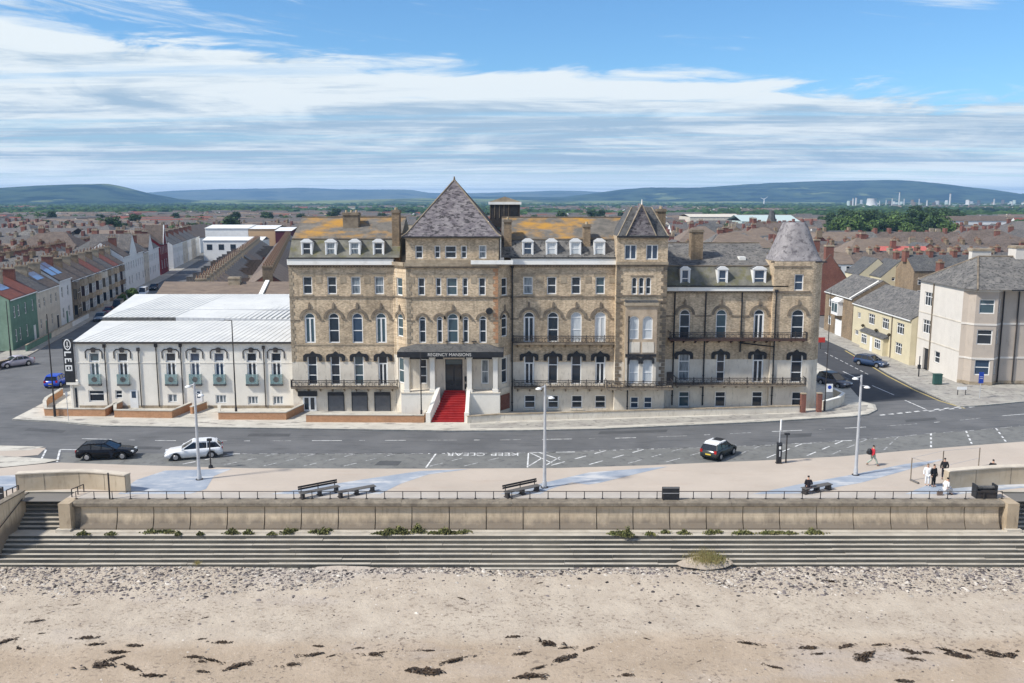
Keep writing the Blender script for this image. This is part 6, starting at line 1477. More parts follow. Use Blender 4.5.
mini = car('dark small hatchback with a white roof and sunroof parked tail towards the promenade', (0.02,0.026,0.026), 718.5, 456.0, 50, 'hatch', 3.9, 1.73, 1.5, roofc=(0.75,0.76,0.76))
mb = MB(); mb.box(-0.55,0.35,-0.42,0.42,1.527,1.54,M['black']); mb.build('sunroof', mini)
car('pale grey saloon driving down the left street towards the coast road', (0.38,0.36,0.42), 15.5, 366.2, 232, 'saloon', 4.5, 1.8, 1.4, roofc=(0.45,0.42,0.48))
car('bright blue hatchback parked tail-on at the kerb left of the annexe sign', (0.015,0.06,0.42), 57.5, 385.5, 96, 'hatch', 4.0, 1.75, 1.5)
car('dark car with a silver bonnet parked on the side street by the hotel corner', (0.10,0.10,0.125), 834, 386.0, 298, 'hatch', 4.3, 1.8, 1.62, roofc=(0.02,0.02,0.025))
car('dark blue car parked outside the cream pub-like building', (0.025,0.05,0.11), 871, 366.0, 305, 'hatch', 4.4, 1.8, 1.5)
# vehicles further up the left street
def SX(off, y): return (-73.4-0.224*(y-130.8)+off, y)
HD = math.degrees(math.atan2(1,-0.224))
row = [('grey-blue car parked first in the row outside the white terraced house',(0.16,0.19,0.22),5.0,165,'hatch',HD+180),('black van parked in the row up the left street',(0.012,0.012,0.014),5.0,181,'van',HD+180),('maroon car parked in the row outside the bay-fronted houses',(0.16,0.015,0.02),4.6,174,'saloon',HD+180),('silver car parked in the row outside the bay-fronted houses',(0.42,0.44,0.46),5.2,196,'estate',HD+180),('white van parked far up the left street',(0.72,0.73,0.73),5.2,208,'van',HD+180),('black car parked far up the left street',(0.015,0.015,0.018),5.2,222,'hatch',HD+180)]
for lab, c_, off, y_, kd, an in row: car(lab, c_, 0, 0, an, kd, 5.0 if kd=='van' else 4.3, 1.8, 2.1 if kd=='van' else 1.48, xy=SX(off,y_), group='cars parked along the left street')
row2 = [('white car parked against the side of the annexe',(0.7,0.71,0.72),10.4,136,'saloon'),('white hatchback parked second along the annexe side',(0.74,0.74,0.74),10.4,143,'hatch'),('dark grey car parked along the annexe side',(0.03,0.035,0.045),10.4,152,'hatch'),('black car parked beyond the annexe roof edge',(0.012,0.012,0.015),10.4,162,'estate'),('pale silver car parked beyond the annexe roof edge',(0.5,0.52,0.54),10.4,172,'hatch'),('dark blue car parked far along the annexe side of the street',(0.03,0.045,0.09),10.4,184,'saloon'),('white car parked far along the annexe side of the street',(0.72,0.72,0.72),10.4,198,'hatch')]
for lab, c_, off, y_, kd in row2: car(lab, c_, 0, 0, HD, kd, 4.3, 1.8, 1.5, xy=SX(off,y_), group='cars parked along the annexe side')
# ================================================================== PEOPLE
def skin_obj(name, joints, bones, m, parent, sub=2, root=0):
    me = bpy.data.meshes.new(name); me.from_pydata([j[0] for j in joints], bones, []); o = bpy.data.objects.new(name, me); COL.objects.link(o)
    md = o.modifiers.new('skin','SKIN'); md.use_smooth_shade = True
    for i, j in enumerate(joints):
        sv = me.skin_vertices[0].data[i]; r = j[1]; sv.radius = (r, r) if not isinstance(r, tuple) else r; sv.use_root = (i == root)
    s = o.modifiers.new('sub','SUBSURF'); s.levels = sub; s.render_levels = sub
    me.materials.append(m); o.parent = parent; return o
def person(x, y, z, rz, label, pose, top, legs, hair, bag=None, coat=False, shoes=(0.02,0.02,0.02), s=1.0):
    """faces local -Y"""
    t = thing('person', label, 'person', (x,y,z), rz)
    hip = Vector((0,0,0.93)); knee=[Vector((-0.10,-0.02,0.50)),Vector((0.10,-0.02,0.50))]; foot=[Vector((-0.11,0,0.08)),Vector((0.11,0,0.08))]; ch = Vector((0,0,1.33)); neck = Vector((0,-0.01,1.50)); head=Vector((0,-0.03,1.64))
    elb=[Vector((-0.27,0.03,1.16)),Vector((0.27,0.03,1.16))]; hand=[Vector((-0.26,-0.10,0.90)),Vector((0.26,-0.10,0.90))]
    if pose == 'walk': knee=[Vector((-0.10,-0.24,0.53)),Vector((0.10,0.08,0.50))]; foot=[Vector((-0.10,-0.36,0.09)),Vector((0.10,0.46,0.16))]; hand=[Vector((-0.24,0.18,0.94)),Vector((0.24,-0.26,0.98))]
    if pose == 'sit':
        dz = Vector((0,0,-0.42)); hip += dz; ch += dz; neck += dz; head += dz; elb=[e+dz for e in elb]; knee=[Vector((-0.12,-0.46,0.50)),Vector((0.12,-0.46,0.50))]; foot=[Vector((-0.12,-0.44,0.08)),Vector((0.12,-0.5,0.08))]; hand=[Vector((-0.12,-0.36,0.62)),Vector((0.12,-0.36,0.62))]; ch += Vector((0,-0.06,0)); neck += Vector((0,-0.1,0)); head += Vector((0,-0.12,0))
    def hipj(s_): return hip+Vector((0.10*s_,0,-0.04))
    J = [(hip,0.13),(hip*0.5+ch*0.5,0.125),(ch,0.155),(neck,0.055),(head,(0.082,0.10)),(head+Vector((0,0,0.10)),(0.07,0.085))]
    B = [(0,1),(1,2),(2,3),(3,4),(4,5)]
    for i, s_ in ((0,-1),(1,1)):
        n = len(J); J += [(hipj(s_),0.085),(knee[i],0.058),(foot[i],0.042),(foot[i]+Vector((0,-0.16,-0.04)),0.035)]; B += [(0,n),(n,n+1),(n+1,n+2),(n+2,n+3)]
        n = len(J); sh = ch+Vector((0.18*s_,0,0.10)); J += [(sh,0.055),(elb[i],0.042),(hand[i],0.03),(hand[i]+Vector((0,-0.03,-0.09)),0.03)]; B += [(2,n),(n,n+1),(n+1,n+2),(n+2,n+3)]
    skin_obj('body', J, B, M['skin'], t)
    tm, lm, hm, sm = mat('coat_cloth', top, rough=0.9), mat('trouser_cloth', legs, rough=0.9), mat('hair', hair, rough=0.8), mat('shoe', shoes, rough=0.7)
    lo = hip+Vector((0,0,-0.02)) if not coat else hip+Vector((0,-0.01,-0.28 if pose != 'sit' else 0))
    JJ = [(lo,(0.17,0.15) if not coat else (0.20,0.17)),(hip*0.5+ch*0.5,0.155),(ch,0.185),(neck+Vector((0,0,-0.03)),0.08)]; BB = [(0,1),(1,2),(2,3)]
    for i, s_ in ((0,-1),(1,1)): n = len(JJ); JJ += [(ch+Vector((0.19*s_,0,0.10)),0.078),(elb[i],0.062),(hand[i],0.05)]; BB += [(2,n),(n,n+1),(n+1,n+2)]
    skin_obj('coat' if coat else 'jacket', JJ, BB, tm, t, root=1)
    JJ = [(hip,0.155)]; BB = []
    for i, s_ in ((0,-1),(1,1)): n = len(JJ); JJ += [(hipj(s_)+Vector((0,0,-0.03)),0.105),(knee[i],0.078),(foot[i]+Vector((0,0,0.06)),0.062)]; BB += [(0,n),(n,n+1),(n+1,n+2)]
    skin_obj('trousers', JJ, BB, lm, t)
    for i in (0,1): skin_obj('shoe', [(foot[i]+Vector((0,0.05,-0.03)),0.05),(foot[i]+Vector((0,-0.18,-0.045)),0.04)], [(0,1)], sm, t, 1)
    skin_obj('hair', [(head+Vector((0,0.045,-0.02)),(0.085,0.07)),(head+Vector((0,0.02,0.10)),(0.095,0.105)),(head+Vector((0,0.0,0.135)),(0.06,0.07))], [(0,1),(1,2)], hm, t, 2)
    f = MB(); fy = head.y-0.095
    for s_ in (-1,1): f.box(s_*0.033-0.013,s_*0.033+0.013,fy-0.004,fy+0.02,head.z+0.02,head.z+0.035,M['black'])
    f.build('eyes', t); f = MB(); f.tube((0,fy+0.01,head.z+0.01),(0,fy-0.02,head.z-0.015),0.01,0.016,M['skin'],6); f.box(-0.025,0.025,fy-0.0,fy+0.02,head.z-0.05,head.z-0.042,mat('lips',(0.35,0.12,0.1))); f.build('nose_and_mouth', t)
    return t
x, y = G(872.5,465.8,PZ); person(x, y, PZ, math.pi/2, 'person in a red jacket and pale green trousers striding right along the promenade', 'walk', (0.50,0.035,0.05), (0.34,0.40,0.34), (0.03,0.025,0.02))
t = thing('backpack', 'black backpack on the walker in the red jacket', 'bag', (x-0.26,y,PZ+1.22)); mb = MB(); mb.lathe([(0.10,-0.24),(0.17,-0.2),(0.19,0.0),(0.17,0.18),(0.08,0.26)], (-0.06,0,0), M['black'], 12, power=None); mb.build('pack', t); mb = MB(); mb.box(-0.28,-0.2,-0.11,0.11,-0.16,0.04,M['iron']); mb.build('pocket', t)
x, y = G(810,494,PZ); bx_, by_ = G(808,493.2,PZ); person(bx_, by_-0.02, PZ, math.pi*0.95, 'person in black with a black cap sitting on the right-hand bench', 'sit', (0.015,0.013,0.018), (0.03,0.02,0.03), (0.012,0.012,0.012))
x, y = G(933,486.6,PZ); person(x, y, PZ, math.pi*0.1, 'person in a long black coat standing on the blue paving left of the curved wall', 'stand', (0.015,0.015,0.018), (0.02,0.02,0.02), (0.05,0.035,0.025), coat=True)
x, y = G(930,486.4,PZ); person(x-0.18, y+0.15, PZ, -0.4, 'person all in white standing close beside the black coat', 'stand', (0.70,0.70,0.70), (0.68,0.68,0.68), (0.10,0.07,0.04), shoes=(0.6,0.6,0.6))
x, y = G(943.6,479.5,PZ); person(x, y, PZ, math.pi*0.9, 'person in dark clothes standing at the left end of the curved wall', 'stand', (0.02,0.02,0.022), (0.02,0.02,0.03), (0.03,0.03,0.03), coat=True)
x, y = G(945.5,495,PZ); person(x, y, PZ, math.pi*0.6, 'person in a white coat with long black hair crouching by the railing', 'sit', (0.68,0.67,0.66), (0.6,0.6,0.6), (0.012,0.012,0.012))
x, y = G(992,476,PZ); person(x, y, PZ, math.pi*0.8, 'person in a black hooded coat sitting behind the curved wall at the right', 'sit', (0.018,0.018,0.02), (0.02,0.02,0.02), (0.02,0.02,0.02), coat=True)
x, y = G(939.5,495.2,PZ); t = thing('handbag', 'small brown bag on the paving by the railing', 'bag', (x,y,PZ)); mb = MB(); mb.prism([(-0.2,-0.1),(0.2,-0.1),(0.17,0.1),(-0.17,0.1)],0,0.3,mat('brown_leather',(0.16,0.12,0.10))); mb.build('bag_body', t); mb = MB()
for k in range(6): a0_, a1_ = math.pi*k/6, math.pi*(k+1)/6; mb.tube((0.12*math.cos(a0_),0,0.3+0.14*math.sin(a0_)),(0.12*math.cos(a1_),0,0.3+0.14*math.sin(a1_)),0.012,0.012,M['black'],4)
mb.build('strap', t)
# ================================================================== SEAWEED, PLANTS
M['weed'] = mat('seaweed', (0.026,0.017,0.012), rough=0.6, spec=0.3, col2=(0.07,0.045,0.025), scale=6, island=0.4)
def weed_mesh(seed):
    r = random.Random(seed); mb = MB()
    for k in range(r.randint(26,46)):
        a = r.gauss(0,0.5)*1.1; L_ = r.uniform(0.2,0.7); th = r.gauss(0,0.55); w_ = r.uniform(0.03,0.09); z = r.uniform(0.02,0.13); cy = r.gauss(0,0.10)
        p = Vector((a,cy,0)); d = Vector((math.cos(th),math.sin(th)*0.5,0)); n = Vector((-d.y,d.x,0)).normalized()*w_; vs = []
        for i in range(5):
            c = p+d*L_*(i/4)+Vector((0,r.gauss(0,0.02),z*math.sin(i/4*math.pi)+0.015)); vs += [c-n*(1-0.2*i/4), c+n*(1-0.2*i/4)+Vector((0,0,r.uniform(-0.01,0.03)))]
        mb.add(vs, [(2*i,2*i+2,2*i+3,2*i+1) for i in range(4)], M['weed'])
    return mb.mesh('seaweed')
WM = [weed_mesh(s) for s in range(6)]
wl = [(5,645,1),(20,651,.7),(36,627,.8),(42,638,.4),(85,642,1),(98,647,.9),(120,654,1.1),(98,667,1.7),(112,661,1.1),(135,648,.9),(133,670,1.2),(155,676,1.1),(192,659,.9),(200,663,.7),(213,662,1),(203,672,.7),(220,646,.9),(203,643,.5),(235,668,1.3),(290,666,1),(312,657,1.1),(318,649,.6),(333,657,.5),(380,654,.5),(358,650,.5),(372,656,1.1),(427,652,.7),(424,672,1.9),(457,661,1.3),(512,640,.8),(524,655,.9),(551,646,1.7),(567,649,.8),(566,659,1.4),(541,668,.8),(588,650,.8),(527,677,1.5),(625,676,.9),(750,647,1.1),(808,651,1),(820,656,.7),(845,649,1),(868,656,1.4),(866,661,1.2),(880,647,.8),(862,657,.8),(905,652,1),(915,654,.6),(912,660,.8),(925,654,.8),(950,653,1.2),(958,657,1.3),(966,652,.6),(988,653,1.1),(995,657,.8),(1012,656,1.4),(773,668,.8),(905,680,.9),(700,662,.3),(647,641,.4),(720,592,.5),(832,590,.9),(462,606,.6),(540,590,.4),(75,610,.4),(205,623,.4)]
r = random.Random(2)
for i,(px,py,s) in enumerate(wl):
    x, y = G(px, py, -4.35); z = beach_z(x,y)
    o = link('seaweed_clump', WM[i%6], None, (x,y,z), (0,0,r.uniform(-0.6,0.6)+(math.pi if r.random()<.5 else 0)), (s*0.52,s*0.62,s*0.75)); tag(o, f"{'large' if s>1.2 else 'medium' if s>0.85 else 'small'} dark seaweed clump on the {'damp' if py>640 else 'dry'} sand, {'far left' if px<160 else 'left' if px<350 else 'centre' if px<640 else 'right' if px<860 else 'far right'} of the beach", 'seaweed', 'dark seaweed clumps on the sand')
M['leafA'] = mat('weed_leaf', (0.085,0.105,0.03), rough=0.7, island=0.6, col2=(0.17,0.15,0.06), scale=1.5); M['leafB'] = mat('dry_grass', (0.30,0.25,0.10), rough=0.8, island=0.4)
def tuft(name, label, px, py, z, w_, h_, m, n=260, yspan=0.25, seed=1, cat='plant', group=None):
    r = random.Random(seed); x, y = G(px,py,z); mb = MB()
    for k in range(n):
        a = r.gauss(0,0.4)*w_*0.5; b = r.gauss(0,0.35)*yspan; hh = h_*r.uniform(0.3,1)*max(0.25,1-abs(a)/(w_*0.62)); L_ = r.uniform(0.03,0.08); th = r.uniform(0,6.28); lean = r.uniform(-0.15,0.15)
        c, s_ = math.cos(th)*L_, math.sin(th)*L_
        if m == 'leafA': z0_ = r.uniform(0,hh); mb.add([(a-c,b-s_,z0_),(a+c,b+s_,z0_+r.uniform(-.03,.03)),(a+c*0.6,b+s_+0.04,z0_+L_*1.4),(a-c*0.8,b-s_+0.02,z0_+L_*1.2)], [(0,1,2,3)], M[m])
        else: mb.add([(a-c*.2,b,0),(a+c*.2,b,0),(a+lean,b+lean*.4,hh)], [(0,1,2)], M[m])
    o = mb.build(name, None, (x,y,z)); tag(o, label, cat, group); return o
rq = random.Random(33)
gp = 'green weed clumps growing at the foot of the sea wall'
tl = [(83,534,1.1,.35),(111,534,.8,.25),(178,534,.5,.3),(200,534,.5,.3),(232,533,1.3,.5),(248,533,.9,.4),(287,533,.9,.6),(323,533,.9,.6),(272,534,.7,.3),(400,533,1.8,.7),(418,532,1.2,.9),(445,533,1.5,.6),(385,534,.8,.4),(628,536,1.0,.9),(618,534,1,.4),(650,534,.8,.3),(684,533,1,.35),(710,533,.8,.3),(740,533,1.3,.3),(770,533,1.6,.3),(812,532,.8,.45),(790,533,1.2,.25),(994,525,1.8,.5)]
tl += [(rq.choice([rq.uniform(370,470),rq.uniform(600,830),rq.uniform(600,830),rq.uniform(150,340)]), rq.uniform(530.5,533), rq.uniform(0.6,1.7), rq.uniform(0.15,0.3)) for _ in range(30)]
for i,(px,py,w_,h_) in enumerate(tl): py += 1.2; tuft('weed_tuft', f"{'broad' if w_>1.15 else 'narrow'} {'tall' if h_>0.55 else 'low'} green weed tuft at the foot of the sea wall, {'left' if px<260 else 'middle' if px<500 else 'right' if px<900 else 'far right'} stretch", px, py, STEP_TOP, w_, h_, 'leafA', int(150+260*w_*h_), seed=i, group=gp)
tuft('dry_grass_tuft', 'straw-coloured grass growing in drifted sand on the steps right of centre', 706, 559, -3.0, 3.6, 0.85, 'leafB', 1500, 1.5, 50, 'plant')
tuft('dry_grass_tuft', 'green heart of the grass on the steps right of centre', 712, 560, -3.05, 2.4, 0.5, 'leafA', 380, 1.0, 51, 'plant')
tuft('dry_grass_tuft', 'small straw-coloured grass tuft on the lower steps at the left', 197, 564, -3.35, 0.7, 0.45, 'leafB', 160, 0.3, 52, 'plant')
# ================================================================== TOWN
def mat_wall(n, c, dark=0.75): return mat(n, c, col2=tuple(v*dark for v in c), scale=0.7, col3=tuple(v*0.5 for v in c), scale3=1.4, lo3=0.6, hi3=0.95, stretch3=(2.5,2.5,0.6))
M['w_green'] = mat_wall('sage_green_render', (0.30,0.42,0.30)); M['w_dkgreen'] = mat_wall('deep_and_shaded_green_render', (0.14,0.25,0.19)); M['w_cream'] = mat_wall('yellow_cream_render', (0.62,0.55,0.38), 0.9)  # shade painted into the corner house's darker street front; doors are plain deep green
M['w_ivory'] = mat_wall('ivory_render', (0.66,0.60,0.50)); M['w_white'] = mat_wall('whitewashed_wall', (0.76,0.76,0.74), 0.9); M['w_beige'] = mat_wall('beige_render', (0.47,0.405,0.34), 0.9)
M['w_bigwhite'] = mat_wall('pale_pinkish_render', (0.66,0.62,0.56), 0.92)
M['w_red'] = mat_wall('dark_red_paint', (0.19,0.012,0.016)); M['w_tan'] = M['brick_dark']
M['r_red'] = mat('red_roof_tiles', (0.24,0.08,0.055), col2=(0.17,0.06,0.045), scale=1.2, col3=(0.13,0.05,0.04), scale3=4, lo3=0.5, hi3=0.7)
M['r_pink'] = mat('pale_red_roof', (0.50,0.13,0.11), col2=(0.42,0.12,0.10), scale=1)
M['r_brown'] = mat('brown_roof_tiles', (0.105,0.083,0.07), col2=(0.165,0.128,0.105), scale=0.9, col3=(0.07,0.055,0.045), scale3=2.5, lo3=0.5, hi3=0.65)
M['r_tan'] = mat('tan_roof_tiles', (0.22,0.17,0.13), col2=(0.16,0.125,0.10), scale=0.7, col3=(0.13,0.10,0.08), scale3=1.6, lo3=0.5, hi3=0.7, stretch=(0.5,2.5,2.5))
M['r_grey'] = mat('grey_slate_roof', (0.125,0.115,0.11), col2=(0.08,0.076,0.074), scale=0.9, col3=(0.19,0.17,0.15), scale3=2.2, lo3=0.5, hi3=0.68)
M['solar'] = mat('solar_panel', (0.20,0.27,0.42), rough=0.12, spec=0.8)
def house(name, label, p, ang, w_, d, ze, zr, wm, rm, wins=(), doors=(), chim=(), ridge='x', cat='house', group=None, roof=True, hips=False, extras=None, z0=0.1, wname='wall', endm=None):
    t = thing(name, label, cat, (p[0],p[1],z0), ang, group); f = Face(0,0,0)
    ops = [(cx-w2/2, cx+w2/2, za, za+h, False) for cx,za,w2,h,k,g in wins]
    mb = MB(); wall(mb, 0, w_, 0, ze, ops, M[wm], rev=0.18)
    em = M[endm or wm]
    mb.poly([(w_,0,0),(w_,d,0),(w_,d,ze),(w_,0,ze)], em); mb.poly([(0,d,0),(0,0,0),(0,0,ze),(0,d,ze)], em); mb.poly([(w_,d,0),(0,d,0),(0,d,ze),(w_,d,ze)], em)
    if not hips:
        if ridge == 'x': mb.poly([(0,0,ze),(0,d/2,zr-.02),(0,d,ze)][::-1], em); mb.poly([(w_,0,ze),(w_,d,ze),(w_,d/2,zr-.02)], em)
        else: mb.poly([(0,0,ze),(w_,0,ze),(w_/2,0,zr-.02)], M[wm]); mb.poly([(0,d,ze),(w_/2,d,zr-.02),(w_,d,ze)], em)
    mb.build(wname, t)
    for (cx,za,w2,h,k,g) in wins: put_window(t, f, cx, za, w2, h, k, False, g)
    for (cx,w2,h,c) in doors: mb = MB(); mb.box(cx-w2/2,cx+w2/2,-0.05,-0.003,0.0,h,M[c]); mb.box(cx-w2/2-0.08,cx+w2/2+0.08,-0.04,-0.004,h+0.001,h+0.1,M['white']); mb.build('door', t)
    rf = None
    if roof:
        mb = MB()
        if hips: hip_roof(mb, -0.2, w_+0.2, -0.25, d+0.25, ze, zr, M[rm], ridge=ridge)
        else: gable_roof(mb, 0, w_, 0, d, ze, zr, M[rm], ridge)
        rf = mb.build('roof', t)
        mb = MB(); mb.box(0.02,w_-0.02,-0.28,-0.18,ze-0.16,ze-0.03,M['white'] if wm not in ('w_green','w_red') else M['black']); 
        if not hips and ridge == 'x': mb.build('gutter', t)
    for (x0,x1,y0,y1,zb,zt,m,pots) in chim: mb = MB(); chimney(mb, x0,x1,y0,y1,zb,zt,m,'stone',pots); mb.build('chimney', rf or t)
    if extras: extras(t, rf)
    return t
def LT(y, off=0.0): return (-73.4-0.224*(y-130.8)-off, y)     # facade line of the left terrace
AL = math.atan2(1,-0.224); LK = math.hypot(1,0.224)
def bay2(x, w_, ze, m, sill='stone', glassk='glass_teal', dep=0.7, lower=True):
    """two-storey canted bay on a terrace front"""
    def f(t, rf):
        mb = MB(); z0 = 0; a = x-w_/2; b = x+w_/2; c = 0.45
        P = [(a,0),(a+c,-dep),(b-c,-dep),(b,0)]
        for (za, zb, mm) in ((0,0.8,m),(0.8,2.6,'glass'),(2.6,3.7,m),(3.7,5.6,'glass'),(5.6,ze-0.3,m)):
            k = 0.07 if mm == 'glass' else 0
            Q = [(a+k,0.0),(a+c+k*0.5,-dep+k),(b-c-k*0.5,-dep+k),(b-k,0.0)]
            mb.add([(*q,za) for q in Q]+[(*q,zb) for q in Q], [(0,1,5,4),(1,2,6,5),(2,3,7,6)]+([(4,5,6,7)] if mm != 'glass' else []), M[mm])
        mb.add([(*q,ze-0.3) for q in P]+[(a+0.2,0,ze+0.1),(b-0.2,0,ze+0.1)], [(0,1,4),(1,2,5,4),(2,3,5)], M['slate_dark'])
        by = mb.build('bay', t)
        for (za, zb) in ((0.8,2.6),(3.7,5.6)):
            mb = MB()
            for q in (P[0],(P[1][0],P[1][1]),(x,-dep),(P[2][0],P[2][1]),P[3]): mb.box(q[0]-0.10,q[0]+0.10,q[1]-0.06,q[1]+0.08,za,zb,M['white'] if m != 'stone_dark' else M['stone'])
            mb.box(P[1][0],P[2][0],-dep-0.02,-dep+0.06,(za+zb)/2+0.2,(za+zb)/2+0.27,M['white']); mb.build('window_frame', by)
    return f
def sol(x0, x1, f0, f1, ze, zr, d):
    def g(t, rf):
        mb = MB(); s = lambda f: (f*d/2, ze+(zr-ze)*f+0.19); a = s(f0); b = s(f1)
        mb.add([(x0,a[0],a[1]),(x1,a[0],a[1]),(x1,b[0],b[1]),(x0,b[0],b[1])], [(0,1,2,3)], M['solar']); mb.build('solar_panel', rf)
    return g
def multi(*fs):
    def g(t, rf):
        for f in fs: f(t, rf)
    return g
SW = lambda xs, z, h, g='glass', w2=0.95, k='sash': [(x,z,w2,h,k,g) for x in xs]
CH = lambda x, zr, m='stone', pots=3, y=3.6: [(x-0.35,x+0.35,y-0.9,y+0.9,zr-1.4,zr+1.1,m,pots)]
D0 = 8.5
def left_terrace():
    y = 130.8-0.3
    def nxt(w_): return y + w_/LK
    gp = 'terraced houses along the left side of the left street'
    # green corner house, its side turned to the camera
    w_ = 13.4
    house('terraced_house', 'green corner house with white window surrounds, red roof and a solar panel', LT(y), AL, w_, 9.5, 7.5, 10.3, 'w_dkgreen', 'r_red',
          SW((2.2,4.2,7.6,11.3),4.6,1.75,'curtain_half',1.0)+SW((2.2,4.2,7.6),1.0,1.9,'curtain_half',1.0), ((11.3,1.0,2.2,'white'),), CH(6.8,10.3,'stone',4)+CH(13.0,10.3,'redbrick',3), extras=sol(2.5,6.5,0.35,0.75,7.5,10.3,9.5), group=gp, endm='w_green'); y = nxt(w_+0.05)
    house('terraced_house', 'cream terraced house with grey roof next to the green corner house', LT(y), AL, 6.6, D0, 7.3, 10.2, 'w_ivory', 'r_grey', SW((1.6,4.4),4.5,1.6)+SW((1.8,),1.1,1.7), ((4.6,0.95,2.2,'w_dkgreen'),), CH(6.3,10.2), group=gp); y = nxt(6.65)
    house('terraced_house', 'pale cream terraced house with one solar panel on its brown roof', LT(y), AL, 7.0, D0, 7.3, 10.2, 'w_ivory', 'r_brown', SW((1.7,4.9),4.5,1.7)+SW((1.7,),1.0,1.9), ((4.9,0.95,2.2,'black'),), CH(6.7,10.2), extras=sol(1.0,5.4,0.4,0.8,7.3,10.2,D0), group=gp); y = nxt(7.05)
    house('terraced_house', 'white terraced house with dark windows and long solar panels on its roof', LT(y), AL, 8.3, D0, 7.9, 10.9, 'w_white', 'r_brown', SW((2.0,5.9),4.8,1.9,'glass',1.1)+SW((2.0,5.9),1.1,1.9,'glass',1.1), ((4.0,0.9,2.2,'w_dkgreen'),), CH(8.0,10.9,'redbrick'), extras=multi(sol(0.4,3.6,0.25,0.9,7.9,10.9,D0),sol(4.3,7.2,0.25,0.9,7.9,10.9,D0)), group=gp); y = nxt(8.35)
    cols = [('stone_dark','r_brown','sooty stone'),('stone','r_brown','grey stone'),('stone','r_brown','pale stone'),('brick','r_red','buff brick'),('w_ivory','r_brown','cream'),('stone','r_grey','buff brick'),('brick','r_red','buff brick'),('brick_dark','r_brown','sooty brick')]
    ordn = ['first','second','third','fourth','fifth','sixth','seventh','eighth']
    for i,(wm, rm, nm) in enumerate(cols):
        house('terraced_house', f'{nm} bay-fronted terraced house, {ordn[i]} beyond the white house with solar panels', LT(y), AL, 6.1, D0, 7.2, 10.1, wm, rm, SW((5.0,),4.6,1.5,'glass_teal',0.8), ((5.0,0.95,2.2,'w_red' if i==0 else 'black'),), CH(5.9,10.1,'stone' if i%2 else 'brick_dark'), extras=bay2(2.3,3.2,7.2,wm), group=gp); y = nxt(6.12)
    rest = [('w_white','r_brown','tall white house with black lower windows',8.0,8.6,12.0,'x'),('w_white','r_grey','white gabled house beyond the bay-fronted terrace',9.5,9.0,13.5,'y'),('w_white','r_brown','white house with dark roof, fourth from the dark red house',9.0,8.6,12.4,'x'),('w_ivory','r_grey','ivory house with grey roof, third from the dark red house',8.0,8.2,11.6,'x'),('w_white','r_brown','white gable-fronted house, second from the dark red house',8.0,8.4,12.6,'y'),('w_white','slate_dark','white house with slate roof touching the dark red house',9.5,8.4,12.0,'x')]
    for wm, rm, lab, w_, ze, zr, rd in rest:
        house('terraced_house', lab, LT(y), AL, w_, D0+1, ze, zr, wm, rm, SW(np.linspace(1.6,w_-1.6,3),5.2,1.9,'glass',1.1)+SW((1.7,w_-1.7),1.6,2.0,'glass',1.2), (), CH(w_-0.5,zr,'redbrick'), ridge=rd, group=gp); y = nxt(w_+0.05)
    y = 266
    house('terraced_house', 'dark red gabled house with white windows far up the left street', LT(y), AL, 15.0, 8.5, 9.0, 12.4, 'w_red', 'r_brown', SW(np.linspace(2,13,5),6.0,2.2,'curtain',1.2)+SW((3,8,12.5),1.6,2.6,'curtain',1.5), (), CH(14,12.4,'redbrick'), extras=lambda t, rf: big_gable(t, 4.6, 6.4, 9.0, 14.4), group=gp)
    for k in range(6):
        yy = 291+k*12
        house('terraced_house', ['pale house just beyond the dark red house','white house with bay, second beyond the dark red house','cream house, third beyond the dark red house','grey-roofed white house, fourth beyond the dark red house','brown-roofed cream house, fifth beyond the dark red house','white house, sixth beyond the dark red house'][k], LT(yy), AL, 11.5, 9, 7.6, 10.8, ['w_white','w_white','w_ivory','w_white','w_ivory','w_white'][k], ['r_grey','r_grey','r_brown'][k%3], SW(np.linspace(1.6,9.8,4),4.8,1.7,'glass',1.1)+SW((2,9),1.2,1.9,'glass',1.3), (), CH(11,10.8,'redbrick'), group=gp)
def big_gable(t, x0, x1_w, ze, zp):
    mb = MB(); a, b = x0, x0+x1_w; m = (a+b)/2
    mb.xprism([(a,ze-0.3),(b,ze-0.3),(m,zp)], -0.25, 5.0, M['w_red']); mb.build('gable', t)
    mb = MB()
    for q in (a,b): mb.tube((q,-0.3,ze-0.3),(m,-0.3,zp+0.1),0.14,0.14,M['white'],5)
    mb.build('bargeboard', t); mb = MB(); mb.add([(a-.2,-0.2,ze-.3),(m,-0.2,zp+0.06),(m,5,zp+0.06),(a-.2,5,ze-.3)], [(0,1,2,3)], M['r_brown']); mb.add([(b+.2,-0.2,ze-.3),(m,-0.2,zp+0.06),(m,5,zp+0.06),(b+.2,5,ze-.3)], [(3,2,1,0)], M['r_brown']); mb.build('gable_roof', t)
left_terrace()
# front garden walls of the left terrace
def sloped(): 
    P = [(-73.4-0.224*(y-130.8)+2.2, y) for y in (130,143,156,168)]
    for i, (m, lab) in enumerate((('w_dkgreen','green garden wall before the green corner house'),('w_ivory','cream garden wall before the cream terraced houses'),('w_white','white garden wall before the white terraced house'))):
        a, b = P[i], P[i+1]; t = thing('garden_wall', lab, 'wall', (a[0],a[1],0.1), AL); L_ = math.dist(a,b)-0.3; mb = MB(); mb.box(0,L_,0,0.2,0,0.9,M[m]); mb.build('wall_face', t); mb = MB(); mb.box(0,L_,-0.04,0.24,0.901,0.97,M['stone']); mb.build('coping', t)
sloped()
low_wall([(-60,378),(0,368.5),(9,366)], 0.9, 'dark low wall at the left edge beside the green house', m='iron', cope='stone')
